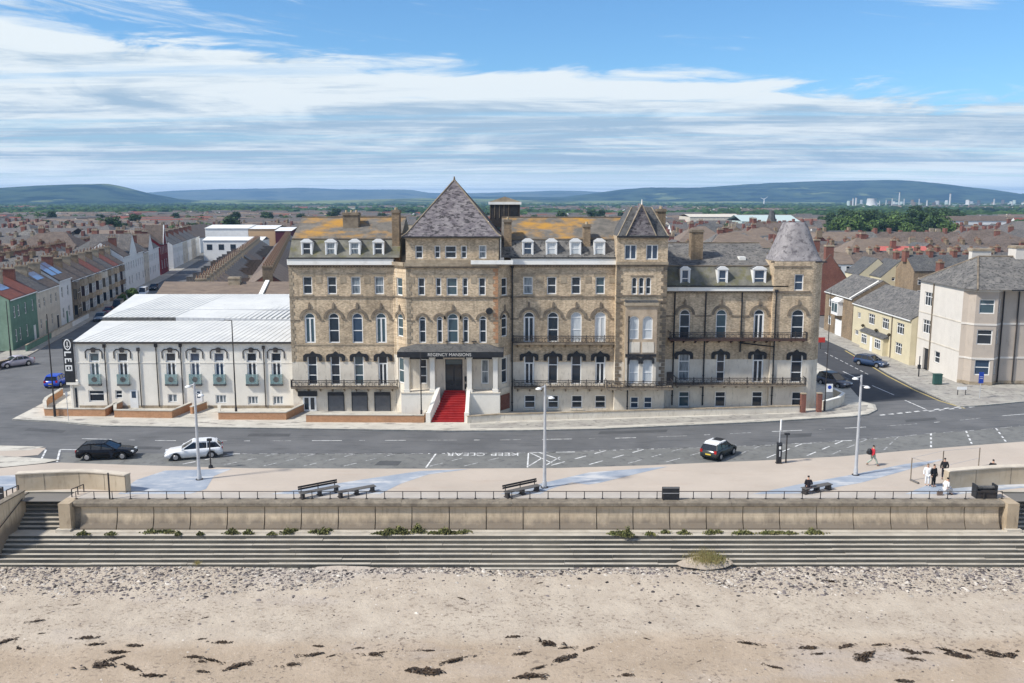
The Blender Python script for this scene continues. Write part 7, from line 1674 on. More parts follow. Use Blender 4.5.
# long brown-tiled hall behind the annexe
def hall():
    yb = YA+34.5+0.8; x0 = XP(150,yb,8)-0.5; x1 = XP(289,yb,8); zf = 6.5
    house('hall_building', 'long hall with a brown tiled roof just behind the white metal roof', (x0,yb), 0, x1-x0, 14, zf, ZY(283.0,yb+7), 'brick_dark', 'r_tan', (), (), ((x1-x0-10.5,x1-x0-8.8,6.0,7.0,8,ZY(277.5,yb+6.5),'stone',0),), cat='building', extras=lambda t, rf: parapet(t, x1-x0, yb, zf))
def parapet(t, L_, yb, zf):
    mb = MB(); mb.box(-0.1,0.25,-0.2,14.2,0,zf+1.0,M['stone']); mb.build('end_parapet', t)
    mb = MB(); zr = ZY(283.0,yb+7); mb.yprism([(-0.3,zf+0.1),(7,zr+0.1),(7,zr+0.35),(-0.3,zf+0.35)], L_-5.2, L_-4.6, M['fascia']); mb.build('fire_wall', t)
hall()

# ---- right-hand corner building
def corner_building():
    X0 = 54.0; y0, y1 = 107.2, 118.6; zE = 11.6; fr = [(56.0,104.9)]
    t = thing('corner_building', 'three-storey corner building, white flank, beige bay front and hipped slate roof, right edge', 'building', (X0,y0,0.12))
    off = (X0,y0,0.12)
    def mk(): mb = MB(); mb.M = Matrix.Translation((-X0,-y0,-0.12)); return mb
    # west flank, far to near: local x runs towards the camera so that the wall faces the street
    f, L_ = face2((X0,y1),(X0,y0), off); mb = mk(); mb.M = f.M
    W = [(2.5,8.4,2.3,1.8,'case3','glass'),(2.5,4.8,2.3,1.8,'case3','glass'),(5.9,1.5,1.5,1.5,'sash','glass')]
    ops = [(a-c/2,a+c/2,b,b+d,False) for a,b,c,d,k,g in W]+[(2.0,3.7,0.12,2.9,False)]
    wall(mb, 0, L_, 0.12, zE, ops, M['w_bigwhite'], rev=0.25)
    for z in (3.9,7.4): mb.box(0,L_,-0.05,-0.003,z,z+0.12,M['w_ivory'])
    mb.poly([(2.0,0.25,0.12),(3.7,0.25,0.12),(3.7,0.25,2.9),(2.0,0.25,2.9)], M['black']); mb.build('wall', t)
    for a,b,c,d,k,g in W: put_window(t, f, a, b, c, d, k, False, g)
    for a in (3.9,):
        mb = mk(); mb.M = f.M; mb.tube((a,-0.1,0.3),(a,-0.1,zE-0.2),0.08,0.08,M['stone_dark'],6); mb.build('downpipe', t)
    # chamfered bay tower at the corner, then the long north front
    P = [(X0,y0),(X0+0.5,y0-0.35),(X0+0.9,y0-1.3),(X0+3.3,y0-1.75),(X0+4.3,y0-0.7),(X0+30,y0-1.6)]
    def band(p, q, wl, mats=True, ext=0.0):
        f, L_ = face2(p, q, off); mb = mk(); mb.M = f.M; ops = [(a-c/2,a+c/2,b,b+d,False) for a,b,c,d,k,g in wl]
        wall(mb, 0, L_, 0.12, zE, ops, M['w_beige'], rev=0.2)
        for z in (3.2,7.3): mb.box(-0.02,L_+0.02,-0.06,-0.003,z,z+0.22,M['w_bigwhite'])
        mb.box(0,L_,-0.04,-0.003,0.12,0.5,M['stone']); mb.box(0,L_,-0.12,-0.003,zE-0.3,zE-0.004,M['w_bigwhite']); mb.build('bay_wall' if L_ < 5 else 'front_wall', t)
        for a,b,c,d,k,g in wl: put_window(t, f, a, b, c, d, k, False, g)
        return f, L_
    band(P[0],P[1],()); band(P[1],P[2],())
    band(P[2],P[3],((1.25,0.9+0.4,1.7,1.9,'sash','glass_blue'),(1.25,5.0,1.7,1.8,'top','glass'),(1.25,8.7,1.7,1.7,'top','glass_teal')))
    band(P[3],P[4],((0.8,1.3,0.7,1.8,'sash','glass'),(0.8,5.0,0.7,1.8,'sash','glass'),(0.8,8.7,0.7,1.7,'sash','glass_blue')))
    wl = []
    for x in (3.9,5.6,9.0,10.7,14.5): wl += [(x,1.7,1.05,1.9,'sash','glass'),(x,5.2,1.05,2.0,'sash','glass' if x>5 else 'curtain_half'),(x,8.7,1.05,1.8,'sash','curtain_half' if x>5 else 'glass')]
    f, L_ = band(P[4],P[5],wl)
    for a in (0.15,1.9): mb = mk(); mb.M = f.M; mb.tube((a,-0.12,0.3),(a,-0.12,zE-0.3),0.09,0.09,M['iron'],6); mb.build('downpipe', t)
    mb = mk(); mb.poly([(X0+30,y0-1.6,0.12),(X0+30,y1,0.12),(X0+30,y1,zE),(X0+30,y0-1.6,zE)], M['w_beige']); mb.poly([(X0+30,y1,0.12),(X0,y1,0.12),(X0,y1,zE),(X0+30,y1,zE)], M['w_beige']); mb.build('rear_wall', t)
    mb = mk(); R1 = (XP(978,y0+4.7,14.5), y0+4.7, ZY(256.5,y0+4.7)); R2 = (X0+26, y0+5.2, R1[2]+0.0)
    e = 0.35; vs = [(X0-e,y1+e,zE),(X0-e,y0-0.2,zE),(X0+0.6,y0-2.1,zE),(X0+4.2,y0-2.3,zE),(X0+30+e,y0-2.1,zE),(X0+30+e,y1+e,zE),R1,R2]
    mb.add(vs, [(0,6,1),(1,6,2),(2,6,3),(3,6,7,4),(4,7,5),(5,7,6,0)][::1], M['slate']); bm_fix = mb.build('roof', t)
    mb = mk(); mb.box(X0+4.5,X0+28,y0-2.3,y0-2.15,zE-0.12,zE+0.02,M['black'])
    mb.tube(vs[2],R1,0.12,0.12,M['stone_dark'],5); mb.tube(vs[0],R1,0.12,0.12,M['stone_dark'],5); mb.tube(R1,R2,0.13,0.13,M['stone_dark'],5); mb.build('ridge_tiles', bm_fix)
    mb = mk(); chimney(mb, R1[0]-0.2,R1[0]+2.2,R1[1]+1.2,R1[1]+2.0,R1[2]-2,R1[2]+0.9,'w_bigwhite','stone',0); mb.build('chimney', bm_fix)
    mb = mk(); chimney(mb, X0+8.2,X0+10.6,y0+4.2,y0+6,R1[2]-2,R1[2]+1.3,'w_bigwhite','stone',0); chimney(mb, X0+10.65,X0+11.8,y0+4.2,y0+6,R1[2]-2,R1[2]+1.0,'orangebrick','stone',0); mb.build('chimney', bm_fix)
corner_building()
AR = math.atan2(-1, 0.0)   # walls on the right street face west: local x runs towards the camera
def pub():
    p = (53.2,139.3); L_ = 20.6
    W = SW((2.4,),4.0,0.9,'glass',1.3,'case3b')+SW((7.2,12.2,17.2),3.7,1.55,'glass',2.4,'case3')+SW((1.8,),1.3,0.8,'glass',1.5,'case3b')+SW((17.0,),0.9,1.6,'glass',2.2,'case3')
    def ex(t, rf):
        mb = MB(); mb.box(5.2,13.6,-0.75,-0.01,0,2.5,M['w_cream']); mb.yprism([(-0.95,2.5),(0,2.5),(0,3.0)],5.0,13.8,M['slate_dark']); b = mb.build('shop_front', t); f = Face(0,-0.78,0)
        for cx in (6.9,11.9): put_win3(b, f, cx)
        mb = MB(); mb.box(9.1,9.9,-0.8,-0.76,0.05,2.2,M['white']); mb.build('door', b)
        for x in (5.0,10.0,14.5):
            mb = MB(); mb.lathe([(0.02,-0.25),(0.24,-0.05),(0.26,0.1),(0.1,0.25)], (x,-0.35,3.2), M['leafdark'], 8); mb.build('hanging_basket', t)
        mb = MB(); mb.tube((14.6,-0.1,0),(14.6,-0.1,6.0),0.07,0.07,M['stone_dark'],6); mb.build('downpipe', t)
    M['leafdark'] = mat('basket_leaf', (0.05,0.04,0.02))
    def put_win3(b, f, cx):
        fm, pm = win_mesh(2.0, 1.4, 'case3', False, 'glass', 'white', 0.10); link('window', merged(fm, pm), b, (cx,-0.93,0.8))
    house('public_house', 'two-storey cream rendered building with dark slate roof and hanging baskets on the side street', p, AR, L_, 9.5, 6.1, 8.9, 'w_cream', 'slate', W, (), (), cat='building', extras=ex)
pub()
def gable_house():
    def ex(t, rf):
        mb = MB(); mb.box(5.2,8.2,-0.8,-0.01,3.4,5.6,M['white']); mb.yprism([(-0.95,5.6),(0,5.6),(0,6.2)],5.0,8.4,M['w_white']); b = mb.build('oriel', t)
        mb = MB(); mb.box(5.5,7.9,-0.83,-0.805,3.9,5.3,M['glass_teal']); mb.box(6.65,6.75,-0.86,-0.831,3.9,5.3,M['white']); mb.build('window', b)
        mb = MB(); mb.box(5.4,8.2,-0.06,-0.004,0,2.6,M['w_white']); mb.build('garage_door', t)
        mb = MB(); mb.tube((11.5,-0.25,6.5),(11.5,4.2,9.3),0.16,0.16,M['fascia'],5); mb.build('verge', t)
    house('brick_house', 'brick house with a white boxed oriel and white garage door beyond the cream building', (53.4,152.6), AR, 12.5, 9, 6.6, 9.4, 'brick_dark', 'slate', SW((2.4,),4.2,1.4,'curtain_half',1.6,'case3')+SW((2.4,),1.2,1.5,'curtain_half',1.6,'case3'), (), (), extras=ex)
gable_house()
house('red_brick_house', 'tall red brick gabled building with brick chimney right of the bell-roofed tower', (XP(807,172,6),172), 0, 8.4, 14, 5.8, 11.6, 'redbrick', 'r_brown', (), (), ((3.4,4.9,0.3,1.5,10,13.4,'redbrick',2),(3.6,4.8,8,9.4,9,14.2,'redbrick',2)), ridge='y')
# bungalow pair and low roofs behind the corner building
for i,(px, py, w_, m, rm, lab) in enumerate(((868,288,8.5,'w_cream','slate_dark','small cream house with steep front gable, left of the pair'),(890,291,8.5,'w_cream','slate_dark','small cream house with steep front gable, right of the pair'))):
    x, y = G(px-10, py+6, 0); house('gabled_cottage', lab, (x,y), 0, w_, 9, 4.4, 8.2, m, rm, SW((2.8,4.4),3.6,1.1,'glass',0.8), (), (), ridge='y')
x, y = G(915,287,0); house('long_shed', 'dark slated long roof behind the two cream gabled cottages', (x-11,y+9), 0, 17, 8, 4.4, 8.0, 'w_cream', 'slate_dark', (), (), ())
x, y = G(928,286,0); house('red_roofed_house', 'house with a pale red roof behind the corner building', (x-6,y+16), 0, 14, 9, 6.0, 9.0, 'w_ivory', 'r_pink', (), (), ((4,5.3,3.4,4.6,7.6,11,'redbrick',3),))
# ---- terraces: rows of houses over the flat town
PROTO = {}
def proto(key):
    wm, rm, cm, v = key
    if key in PROTO: return PROTO[key]
    w_, d, ze, zr = 5.4, 8.0+v*0.5, 5.6+0.3*v, 8.3+0.35*v
    if v == 2: ze, zr = 6.6, 9.8
    d_ = {}
    mb = MB(); mb.box(0.01,w_-0.01,0,d,0,ze,M[wm]); mb.yprism([(0,ze),(d,ze),(d/2,zr-0.03)],0.012,w_-0.012,M[wm]); d_['wall'] = mb.mesh('wall')
    mb = MB(); gable_roof(mb, 0, w_, 0, d, ze, zr, M[rm]); d_['roof'] = mb.mesh('roof')
    mb = MB(); chimney(mb, -0.45, 0.45, d/2-0.85, d/2+0.85, zr-1.4, zr+1.25, cm, 'brick_dark' if cm=='redbrick' else cm, 4, 'pot', 0.45); d_['chimney'] = mb.mesh('chimney')
    mb = MB(); mb.box(-0.5,0.5,-0.04,-0.003,-0.75,0.75,M['white']); mb.box(-0.40,0.40,-0.05,-0.041,-0.65,-0.04,M['glass']); mb.box(-0.40,0.40,-0.05,-0.041,0.04,0.65,M['glass']); d_['window'] = mb.mesh('window')
    mb = MB(); mb.box(-0.45,0.45,-0.05,-0.003,0,2.1,M[['w_dkgreen','w_white','w_red'][v]]); d_['door'] = mb.mesh('door')
    mb = MB(); mb.box(0,2.3,0,4.0,0,ze-0.8,M[wm]); mb.add([(0,0,ze-0.8),(2.3,0,ze-0.8),(2.3,4.2,ze-0.8),(0,4.2,ze-0.8),(0,0,ze+0.5),(0,4.2,ze+0.5)],[(0,1,4),(1,2,5,4),(2,3,5),(0,4,5,3)],M[rm]); d_['rear_extension'] = mb.mesh('rear_extension')
    PROTO[key] = (d_, w_, d, ze, zr); return PROTO[key]
rr = random.Random(41); CAND = []
WMS = ['brick_dark','redbrick','w_ivory','brick','w_white','redbrick','brick_dark']; RMS = ['r_grey','r_grey','slate','r_brown','slate_dark','r_grey','r_tan','r_brown']
def visible(x, y, z):
    D = y*CP+(H-z)*SP; px = 512+900*x/D; vv = (z-H)
    # image row of the point
    t = y; yy = 341.5 - 900*((z-H)*CP + y*SP)/(y*CP-(z-H)*SP); 
    if px < -30 or px > 1054: return None
    if 290 < px < 404 and yy > 216: return None
    if 404 <= px < 505 and yy > 200: return None
    if 505 <= px < 668 and yy > 216: return None
    if 668 <= px < 825 and yy > 246: return None
    if px <= 290 and px > 150 and yy > 285: return None
    return px, yy
def add_row(ax, ay, ang, n, seed, back, region):
    r = random.Random(seed); wm = r.choice(WMS); rm = r.choice(RMS) if region != 'middle' else r.choice(['r_brown','r_tan','r_brown']); cm = r.choice(['redbrick','redbrick','redbrick','stone','brick_dark']); v = r.choice([0,0,1,1,2]); c, s = math.cos(ang), math.sin(ang)
    for i in range(n):
        if r.random() < 0.2: wm = r.choice(WMS)
        if r.random() < 0.13: rm = r.choice(RMS)
        if r.random() < 0.03: continue
        x = ax + c*i*5.42; y = ay + s*i*5.42
        q = visible(x, y, 9.0)
        if q is None and not (region == 'middle' and y > 150): continue
        q = q or (0,0)
        if y > 400 and 818 < q[0] < 958: continue
        CAND.append((y, x, ang, (wm, rm, cm, v), back, region, r.random()))
# right and middle: rows across the view
Y_ = 196.0; k = 0
while Y_ < 560:
    span = 0.62*Y_+20; n = int(2*span/5.42/1)
    gapx = rr.uniform(0,10)
    seg = -span
    while seg < span:
        m = rr.randint(9,17); x0 = seg
        if x0 > (-20 if Y_ > 215 else 40):
            if rr.random() < 0.3:
                for c_ in range(m//3): add_row(x0+6+c_*16.2+rr.uniform(-1,1), Y_, math.pi/2+0.03, 3, k*77+int(x0)+c_, False, 'right')
            else: add_row(x0, Y_+rr.uniform(-1.5,1.5), rr.uniform(-0.05,0.10), m, k*77+int(x0), False, 'right')
        seg += m*5.42+rr.choice([8,10,12]); k += 1
    Y_ += (13.5, 19.0)[k%2] + Y_*0.012
# near rows behind the cream building, on the far side of the side street
for j,(yy, xs, n) in enumerate(((181,88,12),(197,88,14),(232,56,30))): add_row(xs, yy, 0.03, n, 900+j, False, 'right')
# left of the view: rows parallel to the left street
add_row(*LT(140, 26), AL, 36, 300, False, 'left')
Y_ = 150.0; k = 0
while Y_ < 560:
    x = -0.6*Y_-20
    while x < -73.4-0.224*(Y_-130.8)-40 or (Y_ > 352 and x < -0.2*Y_):
        m = rr.randint(4,12); add_row(x, Y_+rr.uniform(-3,3), rr.choice([0.0,0.12,-0.15,0.2]) , m, 2000+k, False, 'left'); x += m*5.42+rr.choice([4,9,14]); k += 1
    Y_ += (12.5, 17.0)[k%2] + Y_*0.012
# between the left street and the hotel: terraces running away behind the hall
for j in range(3):
    o = -30.5-11.0*j
    add_row(*LT(146+j*1.5, o), AL, 34, 600+j, False, 'middle')
CAND.sort(key=lambda c: c[0])
OCC = []
def clash(x, y):
    for (a,b,c,d) in ((50,66,100,160),(-60,-20,92,146),(50,87,160,228),(-5,40,92,112),(-125,-80,318,375),(-150,-92,336,400)):
        if a < x < b and c < y < d: return True
    # keep streets clear
    xs = -73.4-0.224*(y-130.8)
    if xs-10.5 < x < xs+13 and y < 345: return True
    if 36.5 < x+0.0 < 52.5 and y < 330: return True
    return False
LABR = {'right':'right of the hotel','left':'left of the street','middle':'behind the annexe'}
NICE = {'r_grey':'grey-slated','slate':'mottled slate','r_brown':'brown-roofed','slate_dark':'dark-slated','r_tan':'tan-roofed'}
NW = {'brick_dark':'sooty brick','redbrick':'red brick','w_ivory':'cream','brick':'buff brick','w_white':'white'}
NIND = 235; far_mb = MB(); cnt = 0
for (y, x, ang, key, back, region, rv) in CAND:
    if clash(x, y) or clash(x+4, y): continue
    d_, w_, d, ze, zr = proto(key)
    if cnt < NIND:
        lab = f"{NICE[key[1]]} {NW[key[0]]} house, {'red' if key[2]=='redbrick' else 'pale'} chimney, {'nearer' if y<260 else 'farther'} terraces {LABR[region]}"
        t = thing('terraced_house', lab, 'house', (x,y,0), ang, 'terraced houses of the town behind'); cnt += 1
        link('wall', d_['wall'], t); rf = link('roof', d_['roof'], t)
        if rv < 0.72 or region != 'right': link('chimney', d_['chimney'], rf)
        if y < 300:
            for wx, wz in ((1.5,4.4),(3.8,4.4),(1.5,1.6)): link('window', d_['window'], t, (wx,0,wz))
            link('door', d_['door'], t, (3.9,0,0))
            if rv < 0.6: link('rear_extension', d_['rear_extension'], t, (3.0,d,0))
    else:
        far_mb.M = Matrix.Translation((x,y,0)) @ Matrix.Rotation(ang,4,'Z')
        wm, rm, cm, v = key
        far_mb.yprism([(0,0),(d,0),(d,ze),(d/2,zr),(0,ze)],0,w_,M[wm]); e = 0.2
        far_mb.add([(0,-e,ze-0.1),(w_,-e,ze-0.1),(w_,d/2,zr+0.1),(0,d/2,zr+0.1),(0,d+e,ze-0.1),(w_,d+e,ze-0.1)],[(0,1,2,3),(3,2,5,4)],M[rm])
        if rv < 0.55: far_mb.box(-0.5,0.5,d/2-1.0,d/2+1.0,zr-1,zr+1.5,M[cm])
        if rv < 0.5: far_mb.box(1.0,2.0,-0.05,-0.01,3.6,5.2,M['glass']); far_mb.box(3.4,4.4,-0.05,-0.01,3.6,5.2,M['white'])
far_mb.M = None
# the far town: smaller and smaller houses out to the fields
r = random.Random(77)
def far_house(x, y, ang, w_, d, ze, zr, wm, rm):
    far_mb.M = Matrix.Translation((x,y,0)) @ Matrix.Rotation(ang,4,'Z')
    far_mb.yprism([(0,0),(d,0),(d,ze),(d/2,zr),(0,ze)],0,w_,M[wm]); far_mb.add([(0,-.3,ze),(w_,-.3,ze),(w_,d/2,zr+.1),(0,d/2,zr+.1),(0,d+.3,ze),(w_,d+.3,ze)],[(0,1,2,3),(3,2,5,4)],M[rm])
for i in range(2600):
    y = 560*(2400/560)**(r.random()**1.3); x = r.uniform(-0.62,0.62)*y
    if noise.noise(Vector((x*0.0022, y*0.0016, 5.0))) < (0.0 if y < 900 else 0.16): continue
    if 0.33*y < x < 0.50*y and 430 < y < 900: continue
    L_ = r.choice([5,10,16,24,30]); far_house(x, y, r.choice([0,0.05,-0.05,1.4,-0.1]), L_, 8, r.uniform(4.5,6), r.uniform(7.5,9), r.choice(['brick','w_ivory','w_white','redbrick','brick_dark','redbrick']), r.choice(['r_brown','r_grey','r_brown','r_grey','r_tan','slate_dark','r_red' if r.random()<.4 else 'r_grey']))
far_mb.M = None
o = far_mb.build('far_houses'); tag(o, 'dense mass of small roofs and chimneys stretching away to the fields', 'houses', kind='stuff')
# ---- larger buildings one can pick out
def big(name, label, px0, px1, Y, ytop, d, wm, rm, yb=None, gable=False, zr=None, wins=False):
    z = ZY(ytop, Y); x0, x1 = XP(px0,Y,z), XP(px1,Y,z); t = thing(name, label, 'building', (x0,Y,0)); w_ = x1-x0
    mb = MB(); mb.box(0,w_,0,d,0,z,M[wm])
    if gable: mb.xprism([(0,z),(w_,z),(w_/2,zr)],0.01,d-0.01,M[wm])
    mb.build('wall', t); mb = MB()
    if gable: gable_roof(mb, 0,w_,0,d,z,zr,M[rm],'y')
    else: mb.add([(-.3,-.3,z+.05),(w_+.3,-.3,z+.05),(w_+.3,d/2,(zr or z+1.2)),(-.3,d/2,(zr or z+1.2)),(-.3,d+.3,z+.05),(w_+.3,d+.3,z+.05)],[(0,1,2,3),(3,2,5,4)],M[rm])
    mb.build('roof', t)
    if wins:
        n = int(w_/4)
        for i in range(n): mb = MB(); mb.box((i+.3)*w_/n,(i+.75)*w_/n,-0.06,-0.01,z-3.4,z-1.4,M['glass']); mb.build('window', t)
M['shed_pale'] = mat('pale_cladding', (0.66,0.67,0.66)); M['shed_green'] = mat('pale_green_roof', (0.42,0.50,0.48)); M['tanwall'] = mat('orange_tan_wall', (0.50,0.34,0.20)); M['maroon'] = mat('maroon_cladding', (0.08,0.015,0.025))
big('white_hall', 'long white flat-fronted building with a row of windows above the brown roofs', 203, 262, 330, 240.5, 10, 'w_white', 'shed_pale', wins=True)
big('white_block', 'plain white block rising behind the windowed white hall', 205, 248, 352, 228.5, 20, 'w_white', 'shed_pale')
big('tan_block', 'orange-tan block right of the plain white one', 248.3, 275, 352, 229, 20, 'tanwall', 'shed_pale')
big('maroon_shop', 'maroon-clad building between the tan block and the hotel roof', 275.3, 291, 345, 231, 18, 'maroon', 'shed_pale')
big('gabled_hall', 'white gable-ended hall with a brown roof above the dark red house', 163, 200, 380, 238, 30, 'w_white', 'r_brown', gable=True, zr=ZY(226,380))
big('grey_roof_hall', 'wide hall with a pale grey roof at the far left', -20, 66, 400, 236, 22, 'w_ivory', 'r_grey', zr=ZY(228,411))
big('long_grey_hall', 'long building with a white wall and brown roof left of the gabled hall', 88, 128, 365, 238, 20, 'w_white', 'r_tan', zr=ZY(230,375))
big('pale_warehouse', 'long low white warehouse with chimneys beyond the slate roofs', 690, 742, 620, 217, 40, 'w_ivory', 'w_ivory', zr=ZY(214,640))
big('green_warehouse', 'pale green warehouse roof left of the bell-roofed tower', 742, 800, 560, 221.5, 40, 'shed_green', 'shed_green', zr=ZY(215,580))
big('white_gable_house', 'white gabled house at the far right edge', 1015, 1060, 330, 236, 14, 'w_white', 'r_grey', gable=True, zr=ZY(222,330))
big('long_terrace', 'white terrace with a row of chimneys beyond the trees at the right', 945, 1008, 520, 221, 10, 'w_white', 'r_brown', zr=ZY(216,525))
big('distant_shed', 'white distribution shed under the wooded ridge', 815, 846, 2600, 207.2, 60, 'shed_pale', 'shed_pale', zr=ZY(206.4,2630))
big('distant_shed', 'pale shed among trees at the far left', 0, 26, 700, 224.5, 50, 'iron', 'shed_pale', zr=ZY(221,725))
big('distant_shed', 'low white shed between the left street and the plain', 140, 160, 1100, 216.5, 50, 'shed_pale', 'r_red', zr=ZY(214.5,1120))
rv_ = random.Random(91); nv = 0
for (px, Y, w_, d_, ze, zr, wm, rm) in [(rv_.choice([rv_.uniform(-10,88), rv_.uniform(835,1030), rv_.uniform(672,765)]), rv_.uniform(235,430), rv_.uniform(11,22), rv_.uniform(10,14), rv_.uniform(6.5,8), rv_.uniform(10.5,13), rv_.choice(['w_ivory','w_white','brick','w_cream','brick_dark','redbrick']), rv_.choice(['r_grey','slate','r_brown','slate_dark','r_tan'])) for _ in range(24)]:
    x = XP(px, Y, 6)
    if clash(x, Y): continue
    house('large_house', f"{NW.get(wm,'yellow cream')} hipped {'red' if rm=='r_red' else 'brown' if rm=='r_brown' else 'tan' if rm=='r_tan' else 'slate'} roofed villa standing above the terraces, {'far left' if px<130 else 'middle right' if px<770 else 'far right'}", (x,Y), rv_.uniform(-0.2,0.2), w_, d_, ze, zr, wm, rm, SW(np.linspace(2,w_-2,4),ze-2.6,1.5,'glass',1.1), (), ((w_*.3,w_*.3+1.6,d_/2-.5,d_/2+.5,zr-1,zr+1.3,'redbrick',3),), hips=True, group='larger hipped houses above the terraces'); nv += 1
# church spire
x = XP(773,430,16); t = thing('church_spire', 'thin dark church spire left of the bell-roofed tower', 'spire', (x,430,0)); mb = MB(); mb.box(-2,2,0,4,0,12,M['brick_dark']); mb.build('tower', t); mb = MB(); mb.lathe([(2.2,12),(1.0,17),(0.05,ZY(217,430)+1.5)],(0,2,0),M['slate_dark'],8,False); mb.build('steeple', t)
# ---- trees
M['leaf'] = mat('tree_leaf', (0.045,0.085,0.022), rough=0.7, island=0.55, col2=(0.025,0.05,0.016), scale=0.25); M['leaf2'] = mat('light_tree_leaf', (0.085,0.135,0.03), rough=0.7, island=0.5, col2=(0.045,0.085,0.022), scale=0.25)
M['bark'] = mat('bark', (0.09,0.07,0.05))
def tree_meshes(seed, h, rad, m):
    r = random.Random(seed); tb = MB(); tb.tube((0,0,0),(0.1,0,h*0.45),0.35,0.22,M['bark'],7)
    lobes = []
    for k in range(13):
        a = r.uniform(0,6.28); rr_ = rad*r.uniform(0.15,0.72); zz = h*r.uniform(0.36,0.86); rr_ *= 1 - max(0,(zz/h-0.6))*1.6
        lobes.append((Vector((rr_*math.cos(a), rr_*math.sin(a), zz)), rad*r.uniform(0.30,0.48)))
    for c, s in lobes[:6]: tb.tube((0.05,0,h*0.32), c, 0.14, 0.05, M['bark'], 5)
    cb = MB()
    for c, s in lobes:
        for i in range(130):
            v = Vector((r.gauss(0,1), r.gauss(0,1), r.gauss(0,1))).normalized()*s*(r.uniform(0.55,1.08)); v.z *= 0.85; p = c+v
            n = (v.normalized()+Vector((r.gauss(0,.5),r.gauss(0,.5),r.gauss(0,.5)))).normalized(); u = n.orthogonal().normalized(); w_ = n.cross(u); q = r.uniform(0.22,0.48)
            cb.add([p-u*q-w_*q*0.7, p+u*q*0.8-w_*q, p+u*q+w_*q*0.8, p-u*q*0.7+w_*q], [(0,1,2,3)], M[m])
    return tb.mesh('trunk'), cb.mesh('crown')
TM = [tree_meshes(1,15,6.5,'leaf'), tree_meshes(2,13,7.0,'leaf2'), tree_meshes(3,11,5,'leaf'), tree_meshes(4,8,3.6,'leaf2')]
def put_tree(px, Y, s, k, lab, grp, x=None):
    x = XP(px,Y,5) if x is None else x; t = thing('tree', lab, 'tree', (x,Y,-0.05), r.uniform(0,6), grp); t.scale = (s,s,s*r.uniform(0.9,1.05)); link('trunk', TM[k][0], t); link('crown', TM[k][1], t)
r = random.Random(12)
for i in range(95):
    px = r.uniform(815, 958); Y = r.uniform(420, 800); k = r.choice([0,0,1,1]); put_tree(px, Y, r.uniform(0.85,1.2)*(1.0 if px>835 else 0.75), k, 'broad dark green tree in the wood beyond the right-hand terraces' if k==0 else 'broad light green tree in the wood beyond the right-hand terraces', 'trees of the wood right of the towers')
for i in range(22):
    px = r.uniform(665, 830); Y = r.uniform(420, 640); put_tree(px, Y, r.uniform(0.5,0.8), r.choice([0,2]), 'small dark tree among the roofs between the hotel tower and the bell roof', 'trees among the middle roofs')
for i in range(60):
    px = r.uniform(-10, 288); Y = r.uniform(430, 800); put_tree(px, Y, r.uniform(0.6,1.0), r.choice([0,2,1]), 'dark tree among the distant roofs at the left', 'trees among the left roofs')
for i in range(18):
    px = r.uniform(300, 660); Y = r.uniform(560, 900); put_tree(px, Y, r.uniform(0.7,1.0), 0, 'dark tree just showing above the hotel roofs', 'trees above the hotel ridge')
for i in range(36):
    px = r.choice([r.uniform(0,130), r.uniform(840,1020), r.uniform(840,1020)]); Y = r.uniform(215,420)
    if not clash(XP(px,Y,5),Y): put_tree(px, Y, r.uniform(0.45,0.8), 3, 'small garden tree rising between the terraces at the left' if px<200 else 'small garden tree rising between the terraces at the right', 'garden trees between the terraces')
for px,py,s,lab in ((918,289,0.42,'small bright green tree beside the cottages'),(132,303,0.42,'small green tree before the terraced houses on the left'),(122,306,0.35,'dark shrub-like tree before the terraced houses on the left')):
    x, y = G(px,py,0); put_tree(0, y, s, 3, lab, None, x)
# woods of the plain
fw = MB(); r = random.Random(15)
ico = bmesh.new(); bmesh.ops.create_icosphere(ico, subdivisions=1, radius=1.0); IV = [v.co.copy() for v in ico.verts]; IF = [tuple(v.index for v in f.verts) for f in ico.faces]; ico.free()
M['wood'+'mass'] = mat('wood_mass', (0.028,0.055,0.022), rough=1, spec=0, col2=(0.055,0.09,0.03), scale=0.05, island=0.5)
n = 0
while n < 13000:
    y = 580*(4300/580)**r.random(); x = r.uniform(-0.62,0.62)*y
    d = noise.fractal(Vector((x*0.0016, y*0.0042, 2.0)), 1.0, 2.0, 4)
    if d < (0.04 if y < 900 else -0.06) and r.random() > 0.02: continue
    s = r.uniform(3,6)*(1+y/6000); vs = [(x+v.x*s*r.uniform(1,1.5), y+v.y*s, 1+max(-1,v.z*s*0.7*r.uniform(0.8,1.2)+s*0.35)) for v in IV]; fw.add(vs, IF, M['woodmass']); n += 1
o = fw.build('far_woods'); tag(o, 'belts of distant woodland across the plain below the hills', 'woods', kind='stuff')
